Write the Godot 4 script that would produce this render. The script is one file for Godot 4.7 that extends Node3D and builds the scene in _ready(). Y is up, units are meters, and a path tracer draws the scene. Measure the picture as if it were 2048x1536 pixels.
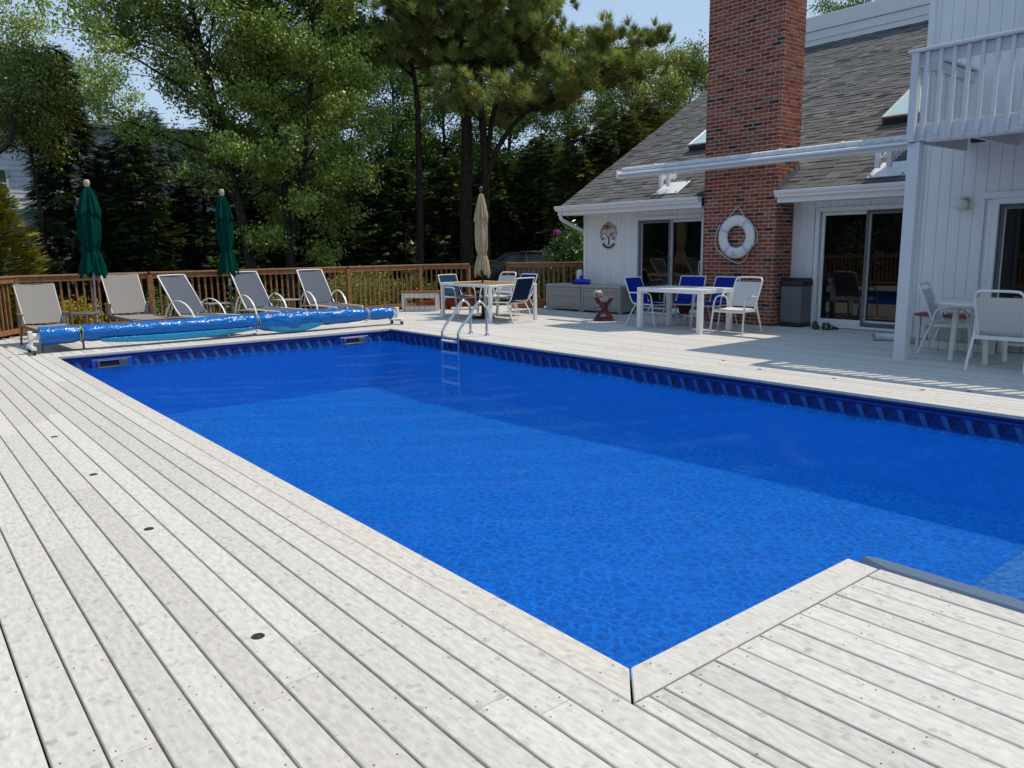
extends Node3D

# ---------------------------------------------------------------- mesh builder
class MB:
	var v := PackedVector3Array()
	var n := PackedVector3Array()
	var k := PackedColorArray()
	var u := PackedVector2Array()
	var col := Color(1, 1, 1)
	var xf := Transform3D()

	func put(a: Vector3, b: Vector3, c: Vector3, na: Vector3, nb: Vector3, nc: Vector3, ua := Vector2(), ub := Vector2(), uc := Vector2()) -> void:
		# corners run counter-clockwise seen from outside; Godot wants clockwise
		v.append(a); v.append(c); v.append(b)
		n.append(na); n.append(nc); n.append(nb)
		u.append(ua); u.append(uc); u.append(ub)
		k.append(col); k.append(col); k.append(col)

	func tri(a: Vector3, b: Vector3, c: Vector3, out := Vector3.ZERO, ua := Vector2(), ub := Vector2(), uc := Vector2()) -> void:
		a = xf * a; b = xf * b; c = xf * c
		var m := (b - a).cross(c - a)
		if m.length_squared() < 1e-18:
			return
		m = m.normalized()
		if out != Vector3.ZERO and m.dot(xf.basis * out) < 0.0:
			put(a, c, b, -m, -m, -m, ua, uc, ub)
		else:
			put(a, b, c, m, m, m, ua, ub, uc)

	func quad(a: Vector3, b: Vector3, c: Vector3, d: Vector3, out := Vector3.ZERO, ua := Vector2(), ub := Vector2(), uc := Vector2(), ud := Vector2()) -> void:
		tri(a, b, c, out, ua, ub, uc)
		tri(a, c, d, out, ua, uc, ud)

	func squad(p: Array, q: Array, uv := []) -> void:
		# smooth quad: four points, four normals
		var w := []
		var m := []
		for i in 4:
			w.append(xf * (p[i] as Vector3))
			m.append((xf.basis * (q[i] as Vector3)).normalized())
		var g: Vector3 = (w[2] - w[0]).cross(w[3] - w[1])
		var uu := uv if uv.size() == 4 else [Vector2(), Vector2(), Vector2(), Vector2()]
		if g.dot(m[0] + m[1] + m[2] + m[3]) >= 0.0:
			put(w[0], w[1], w[2], m[0], m[1], m[2], uu[0], uu[1], uu[2])
			put(w[0], w[2], w[3], m[0], m[2], m[3], uu[0], uu[2], uu[3])
		else:
			put(w[0], w[2], w[1], m[0], m[2], m[1], uu[0], uu[2], uu[1])
			put(w[0], w[3], w[2], m[0], m[3], m[2], uu[0], uu[3], uu[2])

	func box(c: Vector3, s: Vector3, ch := 0.0, b := Basis()) -> void:
		var keep := xf
		xf = xf * Transform3D(b, c)
		var h := s * 0.5
		var e := minf(ch, minf(h.x, minf(h.y, h.z)) * 0.9)
		var ax := [Vector3(1, 0, 0), Vector3(0, 1, 0), Vector3(0, 0, 1)]
		for a in 3:
			var i := (a + 1) % 3
			var j := (a + 2) % 3
			for sa: int in [-1, 1]:
				var o: Vector3 = ax[a] * sa
				var f: Vector3 = o * h[a]
				var pi: Vector3 = ax[i] * (h[i] - e)
				var pj: Vector3 = ax[j] * (h[j] - e)
				quad(f - pi - pj, f + pi - pj, f + pi + pj, f - pi + pj, o)
				if e > 0.0:
					for sb: int in [-1, 1]:
						var o2: Vector3 = ax[i] * sb
						var fa: Vector3 = f + o2 * (h[i] - e)
						var fb: Vector3 = ax[a] * sa * (h[a] - e) + o2 * h[i]
						quad(fa - pj, fa + pj, fb + pj, fb - pj, o + o2)
		if e > 0.0:
			for sx: int in [-1, 1]:
				for sy: int in [-1, 1]:
					for sz: int in [-1, 1]:
						var g := Vector3(sx, sy, sz)
						var q := Vector3(h.x - e, h.y - e, h.z - e)
						tri(g * Vector3(h.x, q.y, q.z), g * Vector3(q.x, h.y, q.z), g * Vector3(q.x, q.y, h.z), g)
		xf = keep

	func beam(a: Vector3, b: Vector3, w: float, t: float, ch := 0.0, up := Vector3.UP) -> void:
		# bar from a to b: t along up, w across
		var d := (b - a).normalized()
		if absf(d.dot(up)) > 0.98:
			up = Vector3(0, 0, 1) if absf(d.z) < 0.9 else Vector3(1, 0, 0)
		var r := d.cross(up).normalized()
		var y := r.cross(d).normalized()
		box((a + b) * 0.5, Vector3(w, t, a.distance_to(b)), ch, Basis(r, y, -d))

	func slab(p: PackedVector2Array, y0: float, y1: float, ch := 0.0) -> void:
		# convex plan polygon (x, z) between two heights, top edge chamfered
		var m := p.size()
		var mid := Vector2()
		for q in p:
			mid += q / m
		var en := []
		for i in m:
			var d := (p[(i + 1) % m] - p[i]).normalized()
			var o := Vector2(d.y, -d.x)
			if o.dot((p[i] + p[(i + 1) % m]) * 0.5 - mid) < 0.0:
				o = -o
			en.append(o)
		var t := PackedVector2Array()
		for i in m:
			var a: Vector2 = en[(i + m - 1) % m]
			var b: Vector2 = en[i]
			t.append(p[i] - (a + b) * (ch / maxf(0.2, 1.0 + a.dot(b))))
		for i in m:
			var j := (i + 1) % m
			var o3 := Vector3(en[i].x, 0, en[i].y)
			quad(Vector3(p[i].x, y0, p[i].y), Vector3(p[j].x, y0, p[j].y), Vector3(p[j].x, y1 - ch, p[j].y), Vector3(p[i].x, y1 - ch, p[i].y), o3)
			if ch > 0.0:
				quad(Vector3(p[i].x, y1 - ch, p[i].y), Vector3(p[j].x, y1 - ch, p[j].y), Vector3(t[j].x, y1, t[j].y), Vector3(t[i].x, y1, t[i].y), o3 + Vector3.UP)
			if i > 0 and i < m - 1:
				tri(Vector3(t[0].x, y1, t[0].y), Vector3(t[i].x, y1, t[i].y), Vector3(t[j].x, y1, t[j].y), Vector3.UP)
				tri(Vector3(p[0].x, y0, p[0].y), Vector3(p[i].x, y0, p[i].y), Vector3(p[j].x, y0, p[j].y), Vector3.DOWN)

	func tube(p: Array, r, sides := 8, caps := true) -> void:
		# r: one radius, or one per point
		var m := p.size()
		var rings := []
		var up := Vector3.UP
		for i in m:
			var d: Vector3 = ((p[mini(i + 1, m - 1)] as Vector3) - (p[maxi(i - 1, 0)] as Vector3)).normalized()
			if i == 0:
				up = Vector3.UP if absf(d.y) < 0.9 else Vector3(1, 0, 0)
			var s := d.cross(up).normalized()
			up = s.cross(d).normalized()
			var rad: float = r[i] if r is Array else r
			var ring := []
			for j in sides:
				var a := TAU * j / sides
				var o := s * cos(a) + up * sin(a)
				ring.append([(p[i] as Vector3) + o * rad, o])
			rings.append(ring)
		for i in m - 1:
			for j in sides:
				var j2 := (j + 1) % sides
				var a: Array = rings[i][j]
				var b: Array = rings[i][j2]
				var c: Array = rings[i + 1][j2]
				var d: Array = rings[i + 1][j]
				squad([a[0], b[0], c[0], d[0]], [a[1], b[1], c[1], d[1]])
		if caps:
			for e in [[0, 1], [m - 1, m - 2]]:
				var o: Vector3 = (p[e[0]] as Vector3) - (p[e[1]] as Vector3)
				for j in range(1, sides - 1):
					tri(rings[e[0]][0][0], rings[e[0]][j][0], rings[e[0]][j + 1][0], o)

	func lathe(prof: Array, sides := 16, wob := 0.0, fold := 0) -> void:
		# profile of Vector2(radius, height) turned about y; wob/fold: pleats
		var rings := []
		for q in prof:
			var ring := PackedVector3Array()
			for j in sides:
				var a := TAU * j / sides
				var rr: float = q.x * (1.0 + wob * cos(a * fold + sin(q.y * 5.0) * 0.7) + wob * 0.5 * sin(a * (fold * 2 + 1) + q.y * 9.0))
				ring.append(Vector3(cos(a) * rr, q.y, sin(a) * rr))
			rings.append(ring)
		surface(rings, true)

	func surface(rings: Array, closed := true, uvs := 1.0) -> void:
		# smooth skin through rings of points (equal counts)
		var m := rings.size()
		var s: int = rings[0].size()
		var nn := []
		for i in m:
			var row := PackedVector3Array()
			for j in s:
				var pa: Vector3 = rings[mini(i + 1, m - 1)][j]
				var pb: Vector3 = rings[maxi(i - 1, 0)][j]
				var qa: Vector3 = rings[i][(j + 1) % s if closed else mini(j + 1, s - 1)]
				var qb: Vector3 = rings[i][(j + s - 1) % s if closed else maxi(j - 1, 0)]
				row.append((pa - pb).cross(qa - qb).normalized())
			nn.append(row)
		var last := s if closed else s - 1
		# decide side: outward from the axis for closed skins
		var flip := 1.0
		if closed:
			var mid := Vector3()
			var h := m / 2
			for q: Vector3 in rings[h]:
				mid += q / s
			if nn[h][0].dot(rings[h][0] - mid) < 0.0:
				flip = -1.0
		for i in m - 1:
			for j in last:
				var j2 := (j + 1) % s
				squad([rings[i][j], rings[i][j2], rings[i + 1][j2], rings[i + 1][j]], [nn[i][j] * flip, nn[i][j2] * flip, nn[i + 1][j2] * flip, nn[i + 1][j] * flip],
					[Vector2(float(j) / last, float(i) / m) * uvs, Vector2(float(j + 1) / last, float(i) / m) * uvs, Vector2(float(j + 1) / last, float(i + 1) / m) * uvs, Vector2(float(j) / last, float(i + 1) / m) * uvs])

	func ball(c: Vector3, r: Vector3, sides := 12, rows := 8) -> void:
		var rings := []
		for i in rows + 1:
			var t := PI * i / rows
			var ring := PackedVector3Array()
			for j in sides:
				var a := TAU * j / sides
				ring.append(c + r * Vector3(sin(t) * cos(a) + 1e-4 * cos(a), cos(t), sin(t) * sin(a) + 1e-4 * sin(a)))
			rings.append(ring)
		surface(rings, true)

	func torus(c: Vector3, b: Basis, rr: float, r: Vector2, sides := 36, rows := 14, a0 := 0.0, a1 := TAU) -> void:
		for i in sides:
			for j in rows:
				var p := []
				var q := []
				for e in [[i, j], [i + 1, j], [i + 1, j + 1], [i, j + 1]]:
					var a: float = lerpf(a0, a1, float(e[0]) / sides)
					var t: float = TAU * e[1] / rows
					var o := Vector3(cos(a), sin(a), 0)
					p.append(c + b * (o * (rr + r.x * cos(t)) + Vector3(0, 0, r.y * sin(t))))
					q.append(b * (o * cos(t) / r.x + Vector3(0, 0, sin(t) / r.y)).normalized())
				squad(p, q)

	func disc(c: Vector3, r: float, up := Vector3.UP, sides := 12) -> void:
		var s := up.cross(Vector3(0.31, 0.2, 0.93)).normalized()
		var t := up.cross(s)
		for j in sides:
			var a := TAU * j / sides
			var b := TAU * (j + 1) / sides
			tri(c, c + (s * cos(a) + t * sin(a)) * r, c + (s * cos(b) + t * sin(b)) * r, up)

	func mesh() -> ArrayMesh:
		var arr := []
		arr.resize(Mesh.ARRAY_MAX)
		arr[Mesh.ARRAY_VERTEX] = v
		arr[Mesh.ARRAY_NORMAL] = n
		arr[Mesh.ARRAY_COLOR] = k
		arr[Mesh.ARRAY_TEX_UV] = u
		var m := ArrayMesh.new()
		m.add_surface_from_arrays(Mesh.PRIMITIVE_TRIANGLES, arr)
		return m

# ---------------------------------------------------------------- scene helpers
var mt := {}
var rng := RandomNumberGenerator.new()

func lin(r: float, g: float, b: float, a := 1.0) -> Color:
	return Color(r, g, b, a)

func mb(c := Color(1, 1, 1)) -> MB:
	var m := MB.new()
	m.col = c
	return m

func part(called: String, m: MB, mat: Material, parent: Node3D, kind := "") -> MeshInstance3D:
	return put_mesh(called, m.mesh(), mat, parent, kind)

func put_mesh(called: String, m: Mesh, mat: Material, parent: Node3D, kind := "") -> MeshInstance3D:
	var o := MeshInstance3D.new()
	o.name = called
	o.mesh = m
	o.material_override = mat
	if kind != "":
		o.set_meta("kind", kind)
	parent.add_child(o, true)
	return o

func tag(o: Node3D, label: String, category: String, group := "") -> Node3D:
	o.set_meta("label", label)
	o.set_meta("category", category)
	if group != "":
		o.set_meta("group", group)
	return o

func thing(called: String, label: String, category: String, at := Vector3.ZERO, turn := 0.0, group := "") -> Node3D:
	var o := Node3D.new()
	o.name = called
	add_child(o, true)
	o.position = at
	o.rotation.y = turn
	return tag(o, label, category, group)

func single(called: String, m: MB, mat: Material, label: String, category: String, at := Vector3.ZERO, turn := 0.0, group := "") -> MeshInstance3D:
	var o := part(called, m, mat, self)
	o.position = at
	o.rotation.y = turn
	tag(o, label, category, group)
	return o

func struct(called: String) -> Node3D:
	var o := Node3D.new()
	o.name = called
	o.set_meta("kind", "structure")
	add_child(o, true)
	return o

func dup(o: Node3D, label: String, at: Vector3, turn: float) -> Node3D:
	var c := o.duplicate()
	c.name = o.name
	add_child(c, true)
	c.position = at
	c.rotation.y = turn
	c.set_meta("label", label)
	return c

func noise_tex(seed_: int, freq: float, octaves: int, lo: Color, hi: Color, kind := FastNoiseLite.TYPE_SIMPLEX_SMOOTH, px := 512, stops := []) -> NoiseTexture2D:
	var f := FastNoiseLite.new()
	f.seed = seed_
	f.noise_type = kind
	f.frequency = freq
	f.fractal_type = FastNoiseLite.FRACTAL_FBM
	f.fractal_octaves = octaves
	var t := NoiseTexture2D.new()
	t.width = px
	t.height = px
	t.seamless = true
	t.noise = f
	var g := Gradient.new()
	g.set_color(0, lo)
	g.set_color(1, hi)
	for s in stops:
		g.add_point(s[0], s[1])
	t.color_ramp = g
	return t

func bump_tex(seed_: int, freq: float, octaves: int, strength: float, kind := FastNoiseLite.TYPE_SIMPLEX_SMOOTH, px := 512) -> NoiseTexture2D:
	var t := noise_tex(seed_, freq, octaves, Color.BLACK, Color.WHITE, kind, px)
	t.color_ramp = null
	t.as_normal_map = true
	t.bump_strength = strength
	return t

func mat(called: String, rough: float, metal := 0.0, tex: Texture2D = null, bump: Texture2D = null, scale := Vector3.ONE, world := false, bump_scale := 1.0) -> StandardMaterial3D:
	var m := StandardMaterial3D.new()
	m.resource_name = called
	m.vertex_color_use_as_albedo = true
	m.roughness = rough
	m.metallic = metal
	if tex or bump:
		m.uv1_triplanar = true
		m.uv1_world_triplanar = world
		m.uv1_scale = scale
		m.uv1_triplanar_sharpness = 4.0
	if tex:
		m.albedo_texture = tex
	if bump:
		m.normal_enabled = true
		m.normal_texture = bump
		m.normal_scale = bump_scale
	mt[called] = m
	return m

func glass(called: String, tint: Color, a: float, rough := 0.0) -> StandardMaterial3D:
	var m := StandardMaterial3D.new()
	m.resource_name = called
	m.albedo_color = Color(tint.linear_to_srgb(), a)
	m.transparency = BaseMaterial3D.TRANSPARENCY_ALPHA
	m.roughness = rough
	mt[called] = m
	return m

func jit(c: Color, amount: float, r: RandomNumberGenerator = null) -> Color:
	var q := r if r else rng
	var f := 1.0 + q.randf_range(-amount, amount)
	return Color(c.r * f * (1.0 + q.randf_range(-amount, amount) * 0.12), c.g * f, c.b * f * (1.0 + q.randf_range(-amount, amount) * 0.12))

func bez(a: Vector3, b: Vector3, c: Vector3, d: Vector3, k := 8) -> Array:
	var o := []
	for i in k + 1:
		o.append(a.bezier_interpolate(b, c, d, float(i) / k))
	return o

func smooth_path(p: Array, k := 4) -> Array:
	var o := []
	for i in p.size() - 1:
		var a: Vector3 = p[maxi(i - 1, 0)]
		var b: Vector3 = p[i]
		var c: Vector3 = p[i + 1]
		var d: Vector3 = p[mini(i + 2, p.size() - 1)]
		for j in k:
			o.append(b.cubic_interpolate(c, a, d, float(j) / k))
	o.append(p[-1])
	return o

# ---------------------------------------------------------------- the scene
func _ready() -> void:
	rng.seed = 7
	var cam := Camera3D.new()
	cam.name = "camera"
	cam.position = Vector3(0, 1.46, 0)
	cam.rotation_order = EULER_ORDER_YXZ
	cam.rotation_degrees = Vector3(-9.9205, -38.905, -0.774)
	cam.fov = 52.46
	cam.near = 0.05
	cam.far = 400.0
	add_child(cam)
	var env := Environment.new()
	env.background_mode = Environment.BG_SKY
	env.tonemap_mode = Environment.TONE_MAPPER_LINEAR
	env.tonemap_exposure = 1.0
	env.sdfgi_enabled = true
	env.ssao_enabled = true
	env.ssil_enabled = true
	var sm := ProceduralSkyMaterial.new()
	sm.sky_top_color = lin(0.31, 0.475, 0.74).linear_to_srgb()
	sm.sky_horizon_color = lin(0.61, 0.78, 0.94).linear_to_srgb()
	sm.sky_curve = 0.22
	sm.ground_bottom_color = lin(0.10, 0.11, 0.08).linear_to_srgb()
	sm.ground_horizon_color = lin(0.45, 0.52, 0.55).linear_to_srgb()
	sm.sun_angle_max = 25.0
	var sky := Sky.new()
	sky.sky_material = sm
	env.sky = sky
	var we := WorldEnvironment.new()
	we.name = "environment"
	we.environment = env
	add_child(we)
	var sun := DirectionalLight3D.new()
	sun.name = "sun"
	sun.light_energy = 1.18
	sun.light_color = Color(1.0, 0.95, 0.87)
	sun.light_angular_distance = 0.5
	sun.shadow_enabled = true
	add_child(sun)
	sun.look_at_from_position(Vector3(40.2, 88.9, 21.9), Vector3.ZERO)

	materials()
	ground()
	deck()
	pool()
	water()
	house()
	wing()
	chimney()
	railings()
	loungers()
	umbrellas()
	tan_table_group()
	white_table_group()
	round_table_group()
	deck_things()
	cover_reel()
	ladder()
	neighbour()
	car()
	plants()
	trees()

func materials() -> void:
	var W := Color(1, 1, 1)
	# weathered composite boards: long grain with round water stains over it
	var grain := noise_tex(11, 0.02, 4, Color(0.87, 0.87, 0.86), Color(1, 1, 1), FastNoiseLite.TYPE_SIMPLEX_SMOOTH, 1024)
	var d := mat("deck_board", 0.8, 0.0, grain, bump_tex(12, 0.09, 4, 1.5, FastNoiseLite.TYPE_SIMPLEX_SMOOTH, 1024), Vector3(1.6, 1.6, 0.55), true, 0.12)
	d.detail_enabled = true
	d.detail_blend_mode = BaseMaterial3D.BLEND_MODE_MUL
	d.detail_uv_layer = BaseMaterial3D.DETAIL_UV_2
	d.uv2_triplanar = true
	d.uv2_world_triplanar = true
	d.uv2_scale = Vector3(0.55, 0.55, 0.55)
	d.detail_albedo = spots_tex()
	d.metallic_specular = 0.2
	mat("screw", 0.5, 0.3)
	var cedar := noise_tex(21, 0.012, 3, Color(0.74, 0.72, 0.70), Color(1, 1, 1))
	mat("cedar", 0.62, 0.0, cedar, bump_tex(22, 0.05, 3, 1.2), Vector3(2.2, 0.9, 2.2), false, 0.3)
	mat("paint", 0.55, 0.0, noise_tex(23, 0.008, 4, Color(0.97, 0.97, 0.965), Color(1, 1, 1)), bump_tex(24, 0.06, 3, 0.8), Vector3(0.9, 0.5, 0.9), false, 0.05)
	mat("metal_paint", 0.32, 0.0, noise_tex(25, 0.01, 3, Color(0.95, 0.95, 0.95), Color(1, 1, 1)))
	mat("plastic", 0.42, 0.0, noise_tex(26, 0.02, 3, Color(0.92, 0.92, 0.92), Color(1, 1, 1)), bump_tex(27, 0.12, 2, 0.6), Vector3(2, 2, 2), false, 0.2)
	mat("rubber", 0.75)
	mat("steel", 0.16, 1.0)
	mat("galvanised", 0.42, 0.85, noise_tex(28, 0.03, 3, Color(0.75, 0.76, 0.78), Color(1, 1, 1)))
	mat("brick", 0.88, 0.0, noise_tex(31, 0.018, 5, Color(0.72, 0.70, 0.70), Color(1, 1, 1)), bump_tex(32, 0.05, 4, 3.0), Vector3(1.6, 1.6, 1.6), true, 0.7)
	mat("mortar", 0.95, 0.0, noise_tex(33, 0.04, 4, Color(0.8, 0.8, 0.8), Color(1, 1, 1)), bump_tex(34, 0.1, 3, 2.5), Vector3(2, 2, 2), true, 0.5)
	mat("shingle", 0.95, 0.0, noise_tex(35, 0.16, 3, Color(0.72, 0.72, 0.72), Color(1, 1, 1)), bump_tex(36, 0.2, 3, 3.5), Vector3(1.1, 1.1, 1.1), true, 0.6)
	mat("sling", 0.82, 0.0, weave_tex(), null, Vector3(22, 22, 22), false)
	mat("canvas", 0.85, 0.0, noise_tex(37, 0.015, 3, Color(0.86, 0.86, 0.86), Color(1, 1, 1)), bump_tex(38, 0.2, 2, 0.8), Vector3(1.4, 1.4, 1.4), false, 0.25)
	mt.canvas.backlight_enabled = true
	mt.canvas.backlight = Color(0.12, 0.12, 0.12)
	mat("terracotta", 0.85, 0.0, noise_tex(39, 0.03, 3, Color(0.82, 0.82, 0.82), Color(1, 1, 1)))
	mat("soil", 0.95, 0.0, noise_tex(40, 0.03, 5, Color(0.45, 0.42, 0.36), Color(1, 1, 1)), bump_tex(41, 0.06, 4, 4.0), Vector3(0.25, 0.25, 0.25), true)
	mat("bark", 0.95, 0.0, noise_tex(42, 0.02, 4, Color(0.5, 0.48, 0.46), Color(1, 1, 1)), bump_tex(43, 0.03, 4, 6.0), Vector3(1.6, 0.35, 1.6), true, 1.0)
	for nm in ["leaf", "needle", "leaf_gloss"]:
		var f := mat(nm, 0.36 if nm != "leaf_gloss" else 0.28)
		f.backlight_enabled = true
		f.backlight = Color(0.42, 0.46, 0.2) if nm != "needle" else Color(0.6, 0.6, 0.25)
	mat("petal", 0.6)
	mt.petal.backlight_enabled = true
	mt.petal.backlight = Color(0.3, 0.3, 0.3)
	# pool
	# vinyl liner: caustic veins and ripple light painted into the blue
	var ln := mat("liner", 0.5, 0.0, caustic_tex(51, 0.016, 0.66), null, Vector3(0.66, 0.66, 0.66), true)
	mat("liner_wall", 0.5, 0.0, noise_tex(58, 0.02, 3, Color(0.84, 0.86, 0.88), Color(1, 1, 1)), null, Vector3(0.8, 0.8, 0.8), true)
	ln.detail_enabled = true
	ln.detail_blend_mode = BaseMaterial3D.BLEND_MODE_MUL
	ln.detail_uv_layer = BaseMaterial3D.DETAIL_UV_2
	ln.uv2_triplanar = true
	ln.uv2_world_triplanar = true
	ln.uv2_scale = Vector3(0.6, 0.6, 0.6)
	ln.detail_albedo = ripple_light_tex(57)
	mat("fibreglass", 0.45, 0.0, noise_tex(52, 0.2, 2, Color(0.82, 0.84, 0.86), Color(1.05, 1.05, 1.05)), bump_tex(53, 0.25, 2, 1.2), Vector3(3, 3, 3), false, 0.3)
	var t := StandardMaterial3D.new()
	t.resource_name = "tile_print"
	t.albedo_texture = band_tex()
	t.roughness = 0.4
	mt["tile_print"] = t
	var w := StandardMaterial3D.new()
	w.resource_name = "pool_water"
	w.albedo_color = Color(lin(0.0, 0.16, 0.86).linear_to_srgb(), 0.38)
	w.transparency = BaseMaterial3D.TRANSPARENCY_ALPHA
	w.roughness = 0.03
	w.uv1_triplanar = true
	w.uv1_world_triplanar = true
	w.uv1_scale = Vector3(0.55, 0.55, 0.55)
	w.metallic_specular = 0.18
	w.normal_enabled = true
	w.normal_texture = bump_tex(54, 0.028, 4, 7.0, FastNoiseLite.TYPE_SIMPLEX_SMOOTH, 1024)
	w.normal_scale = 3.6
	mt["water"] = w
	var cv := mat("bubble_cover", 0.20, 0.0, null, bump_tex(55, 0.02, 4, 8.0), Vector3(1.6, 1.6, 1.6), false, 0.7)
	cv.backlight_enabled = true
	cv.backlight = Color(0.2, 0.3, 0.4)
	# glass and screens
	glass("pane", lin(0.008, 0.01, 0.01), 0.35, 0.0)
	glass("globe", lin(0.75, 0.74, 0.68), 0.75, 0.2)
	glass("skylight_pane", lin(0.55, 0.75, 0.72), 0.75, 0.05)
	for nm in ["brick", "mortar", "shingle", "cedar", "canvas", "sling", "soil", "bark", "terracotta"]:
		mt[nm].metallic_specular = 0.15
	mat("dark_room", 0.9)
	mat("car_paint", 0.15)
	mt.car_paint.clearcoat_enabled = true
	mt.car_paint.clearcoat = 1.0
	mat("iron", 0.5, 0.4)

func caustic_tex(seed_: int, freq: float, low: float) -> NoiseTexture2D:  # pale veins imitate caustics as colour
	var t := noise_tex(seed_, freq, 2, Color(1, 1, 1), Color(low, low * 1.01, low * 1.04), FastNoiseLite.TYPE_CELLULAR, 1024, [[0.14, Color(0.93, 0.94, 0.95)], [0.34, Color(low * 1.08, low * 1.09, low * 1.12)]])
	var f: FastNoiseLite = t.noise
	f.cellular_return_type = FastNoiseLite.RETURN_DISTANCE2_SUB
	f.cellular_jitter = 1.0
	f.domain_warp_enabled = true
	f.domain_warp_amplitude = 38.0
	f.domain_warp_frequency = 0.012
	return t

func ripple_light_tex(seed_: int) -> NoiseTexture2D:  # light and dark of water ripples put into the colour
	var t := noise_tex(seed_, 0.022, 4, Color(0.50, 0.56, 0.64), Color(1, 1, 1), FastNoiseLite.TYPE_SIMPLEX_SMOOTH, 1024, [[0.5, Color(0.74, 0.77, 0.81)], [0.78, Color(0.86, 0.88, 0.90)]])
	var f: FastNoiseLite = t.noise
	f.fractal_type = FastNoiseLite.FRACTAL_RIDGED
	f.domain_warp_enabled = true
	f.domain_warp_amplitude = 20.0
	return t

func spots_tex() -> ImageTexture:
	# round water stains and smudges that have dried on the boards
	var s := 1024
	var im := Image.create(s, s, false, Image.FORMAT_RGB8)
	im.fill(Color(1, 1, 1))
	var r := RandomNumberGenerator.new()
	r.seed = 99
	for q in 1100:
		var rad := r.randf_range(2.0, 5.0) if r.randf() < 0.6 else r.randf_range(5.0, 12.0)
		var cx := r.randf() * s
		var cy := r.randf() * s
		var dark := r.randf_range(0.02, 0.10)
		var ph := r.randf() * TAU
		for y in range(int(cy - rad * 1.3), int(cy + rad * 1.3) + 1):
			for x in range(int(cx - rad * 1.3), int(cx + rad * 1.3) + 1):
				var dd := Vector2(x - cx, y - cy)
				var e := rad * (0.93 + 0.07 * sin(dd.angle() * 2.0 + ph) + 0.06 * sin(dd.angle() * 5.0 + ph * 2.0))
				var l := dd.length() / e
				if l < 1.0:
					var px := posmod(x, s)
					var py := posmod(y, s)
					var c := im.get_pixel(px, py)
					var f := 1.0 - dark * smoothstep(0.0, 0.35, 1.0 - l)
					im.set_pixel(px, py, Color(c.r * f, c.g * f, c.b * f))
	return ImageTexture.create_from_image(im)

func weave_tex() -> ImageTexture:
	var im := Image.create(64, 64, false, Image.FORMAT_RGB8)
	var r := RandomNumberGenerator.new()
	r.seed = 5
	var ra := []
	for i in 64:
		ra.append(r.randf_range(-0.05, 0.05))
	for y in 64:
		for x in 64:
			var over := ((x / 4) + (y / 4)) % 2 == 0
			var v := 0.93 if over else 0.84
			if x % 4 == 0 or y % 4 == 0:
				v -= 0.12
			v += ra[x] + ra[(y * 7) % 64]
			im.set_pixel(x, y, Color(v, v, v))
	return ImageTexture.create_from_image(im)

func band_tex() -> ImageTexture:
	# printed border of the vinyl liner: woven ribbons with small light triangles over a tile grid
	var w := 256
	var h := 192
	var im := Image.create(w, h, false, Image.FORMAT_RGB8)
	var r := RandomNumberGenerator.new()
	r.seed = 3
	for y in h:
		for x in w:
			var fx := float(x) / w
			var fy := float(y) / h
			var c := lin(0.006, 0.03, 0.20)
			var m := r.randf_range(0.85, 1.15)
			if (x * 8) % w < 8 or (y * 6) % h < 6:
				c = lin(0.02, 0.035, 0.19)
			var a := fposmod(fx - 0.42 * fy, 1.0)
			var b := fposmod(fx + 0.55 * fy, 1.0)
			if (b > 0.60 and b < 0.74) or (b > 0.80 and b < 0.94):
				c = lin(0.006, 0.012, 0.07)
			if a > 0.05 and a < 0.33 and fy > 0.06 and fy < 0.86:
				c = lin(0.028, 0.145, 0.40)
				if a < 0.07 or a > 0.31:
					c = lin(0.03, 0.07, 0.25)
			var tx := absf(fposmod(fx - 0.78, 1.0) - 0.5 + 0.0)
			if fy > 0.70 and tx < (fy - 0.70) * 0.55:
				c = lin(0.035, 0.17, 0.42)
			if fy > 0.95 or fy < 0.03:
				c = lin(0.02, 0.03, 0.18)
			im.set_pixel(x, y, Color(c.r * m, c.g * m, c.b * m).linear_to_srgb())
	return ImageTexture.create_from_image(im)

func ground() -> void:
	var g := mb(lin(0.075, 0.07, 0.045))
	var y := -0.62
	var xs := [-180.0, 1.6, 7.7, 180.0]
	var zs := [-180.0, -13.1, 1.3, 180.0]
	for i in 3:
		for j in 3:
			if i == 1 and j == 1:
				continue
			g.quad(Vector3(xs[i], y, zs[j]), Vector3(xs[i + 1], y, zs[j]), Vector3(xs[i + 1], y, zs[j + 1]), Vector3(xs[i], y, zs[j + 1]), Vector3.UP)
	part("ground", g, mt.soil, self, "structure")

const XL := 1.894
const XR := 7.378
const ZF := -12.771
const ZN := -1.714
const XS := 3.387
const PITCH := 0.1382

func z_far(x: float) -> float:
	if x < -1.2:
		return -12.24 + (-1.2 - x) * 1.75
	if x < 1.95:
		return -16.62 + (1.95 - x) * 1.39
	if x < 10.45:
		return -16.62
	if x < 12.7:
		return -16.62 + (x - 10.45) * 0.31
	return -15.9 + (x - 12.7) * 1.2

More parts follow.
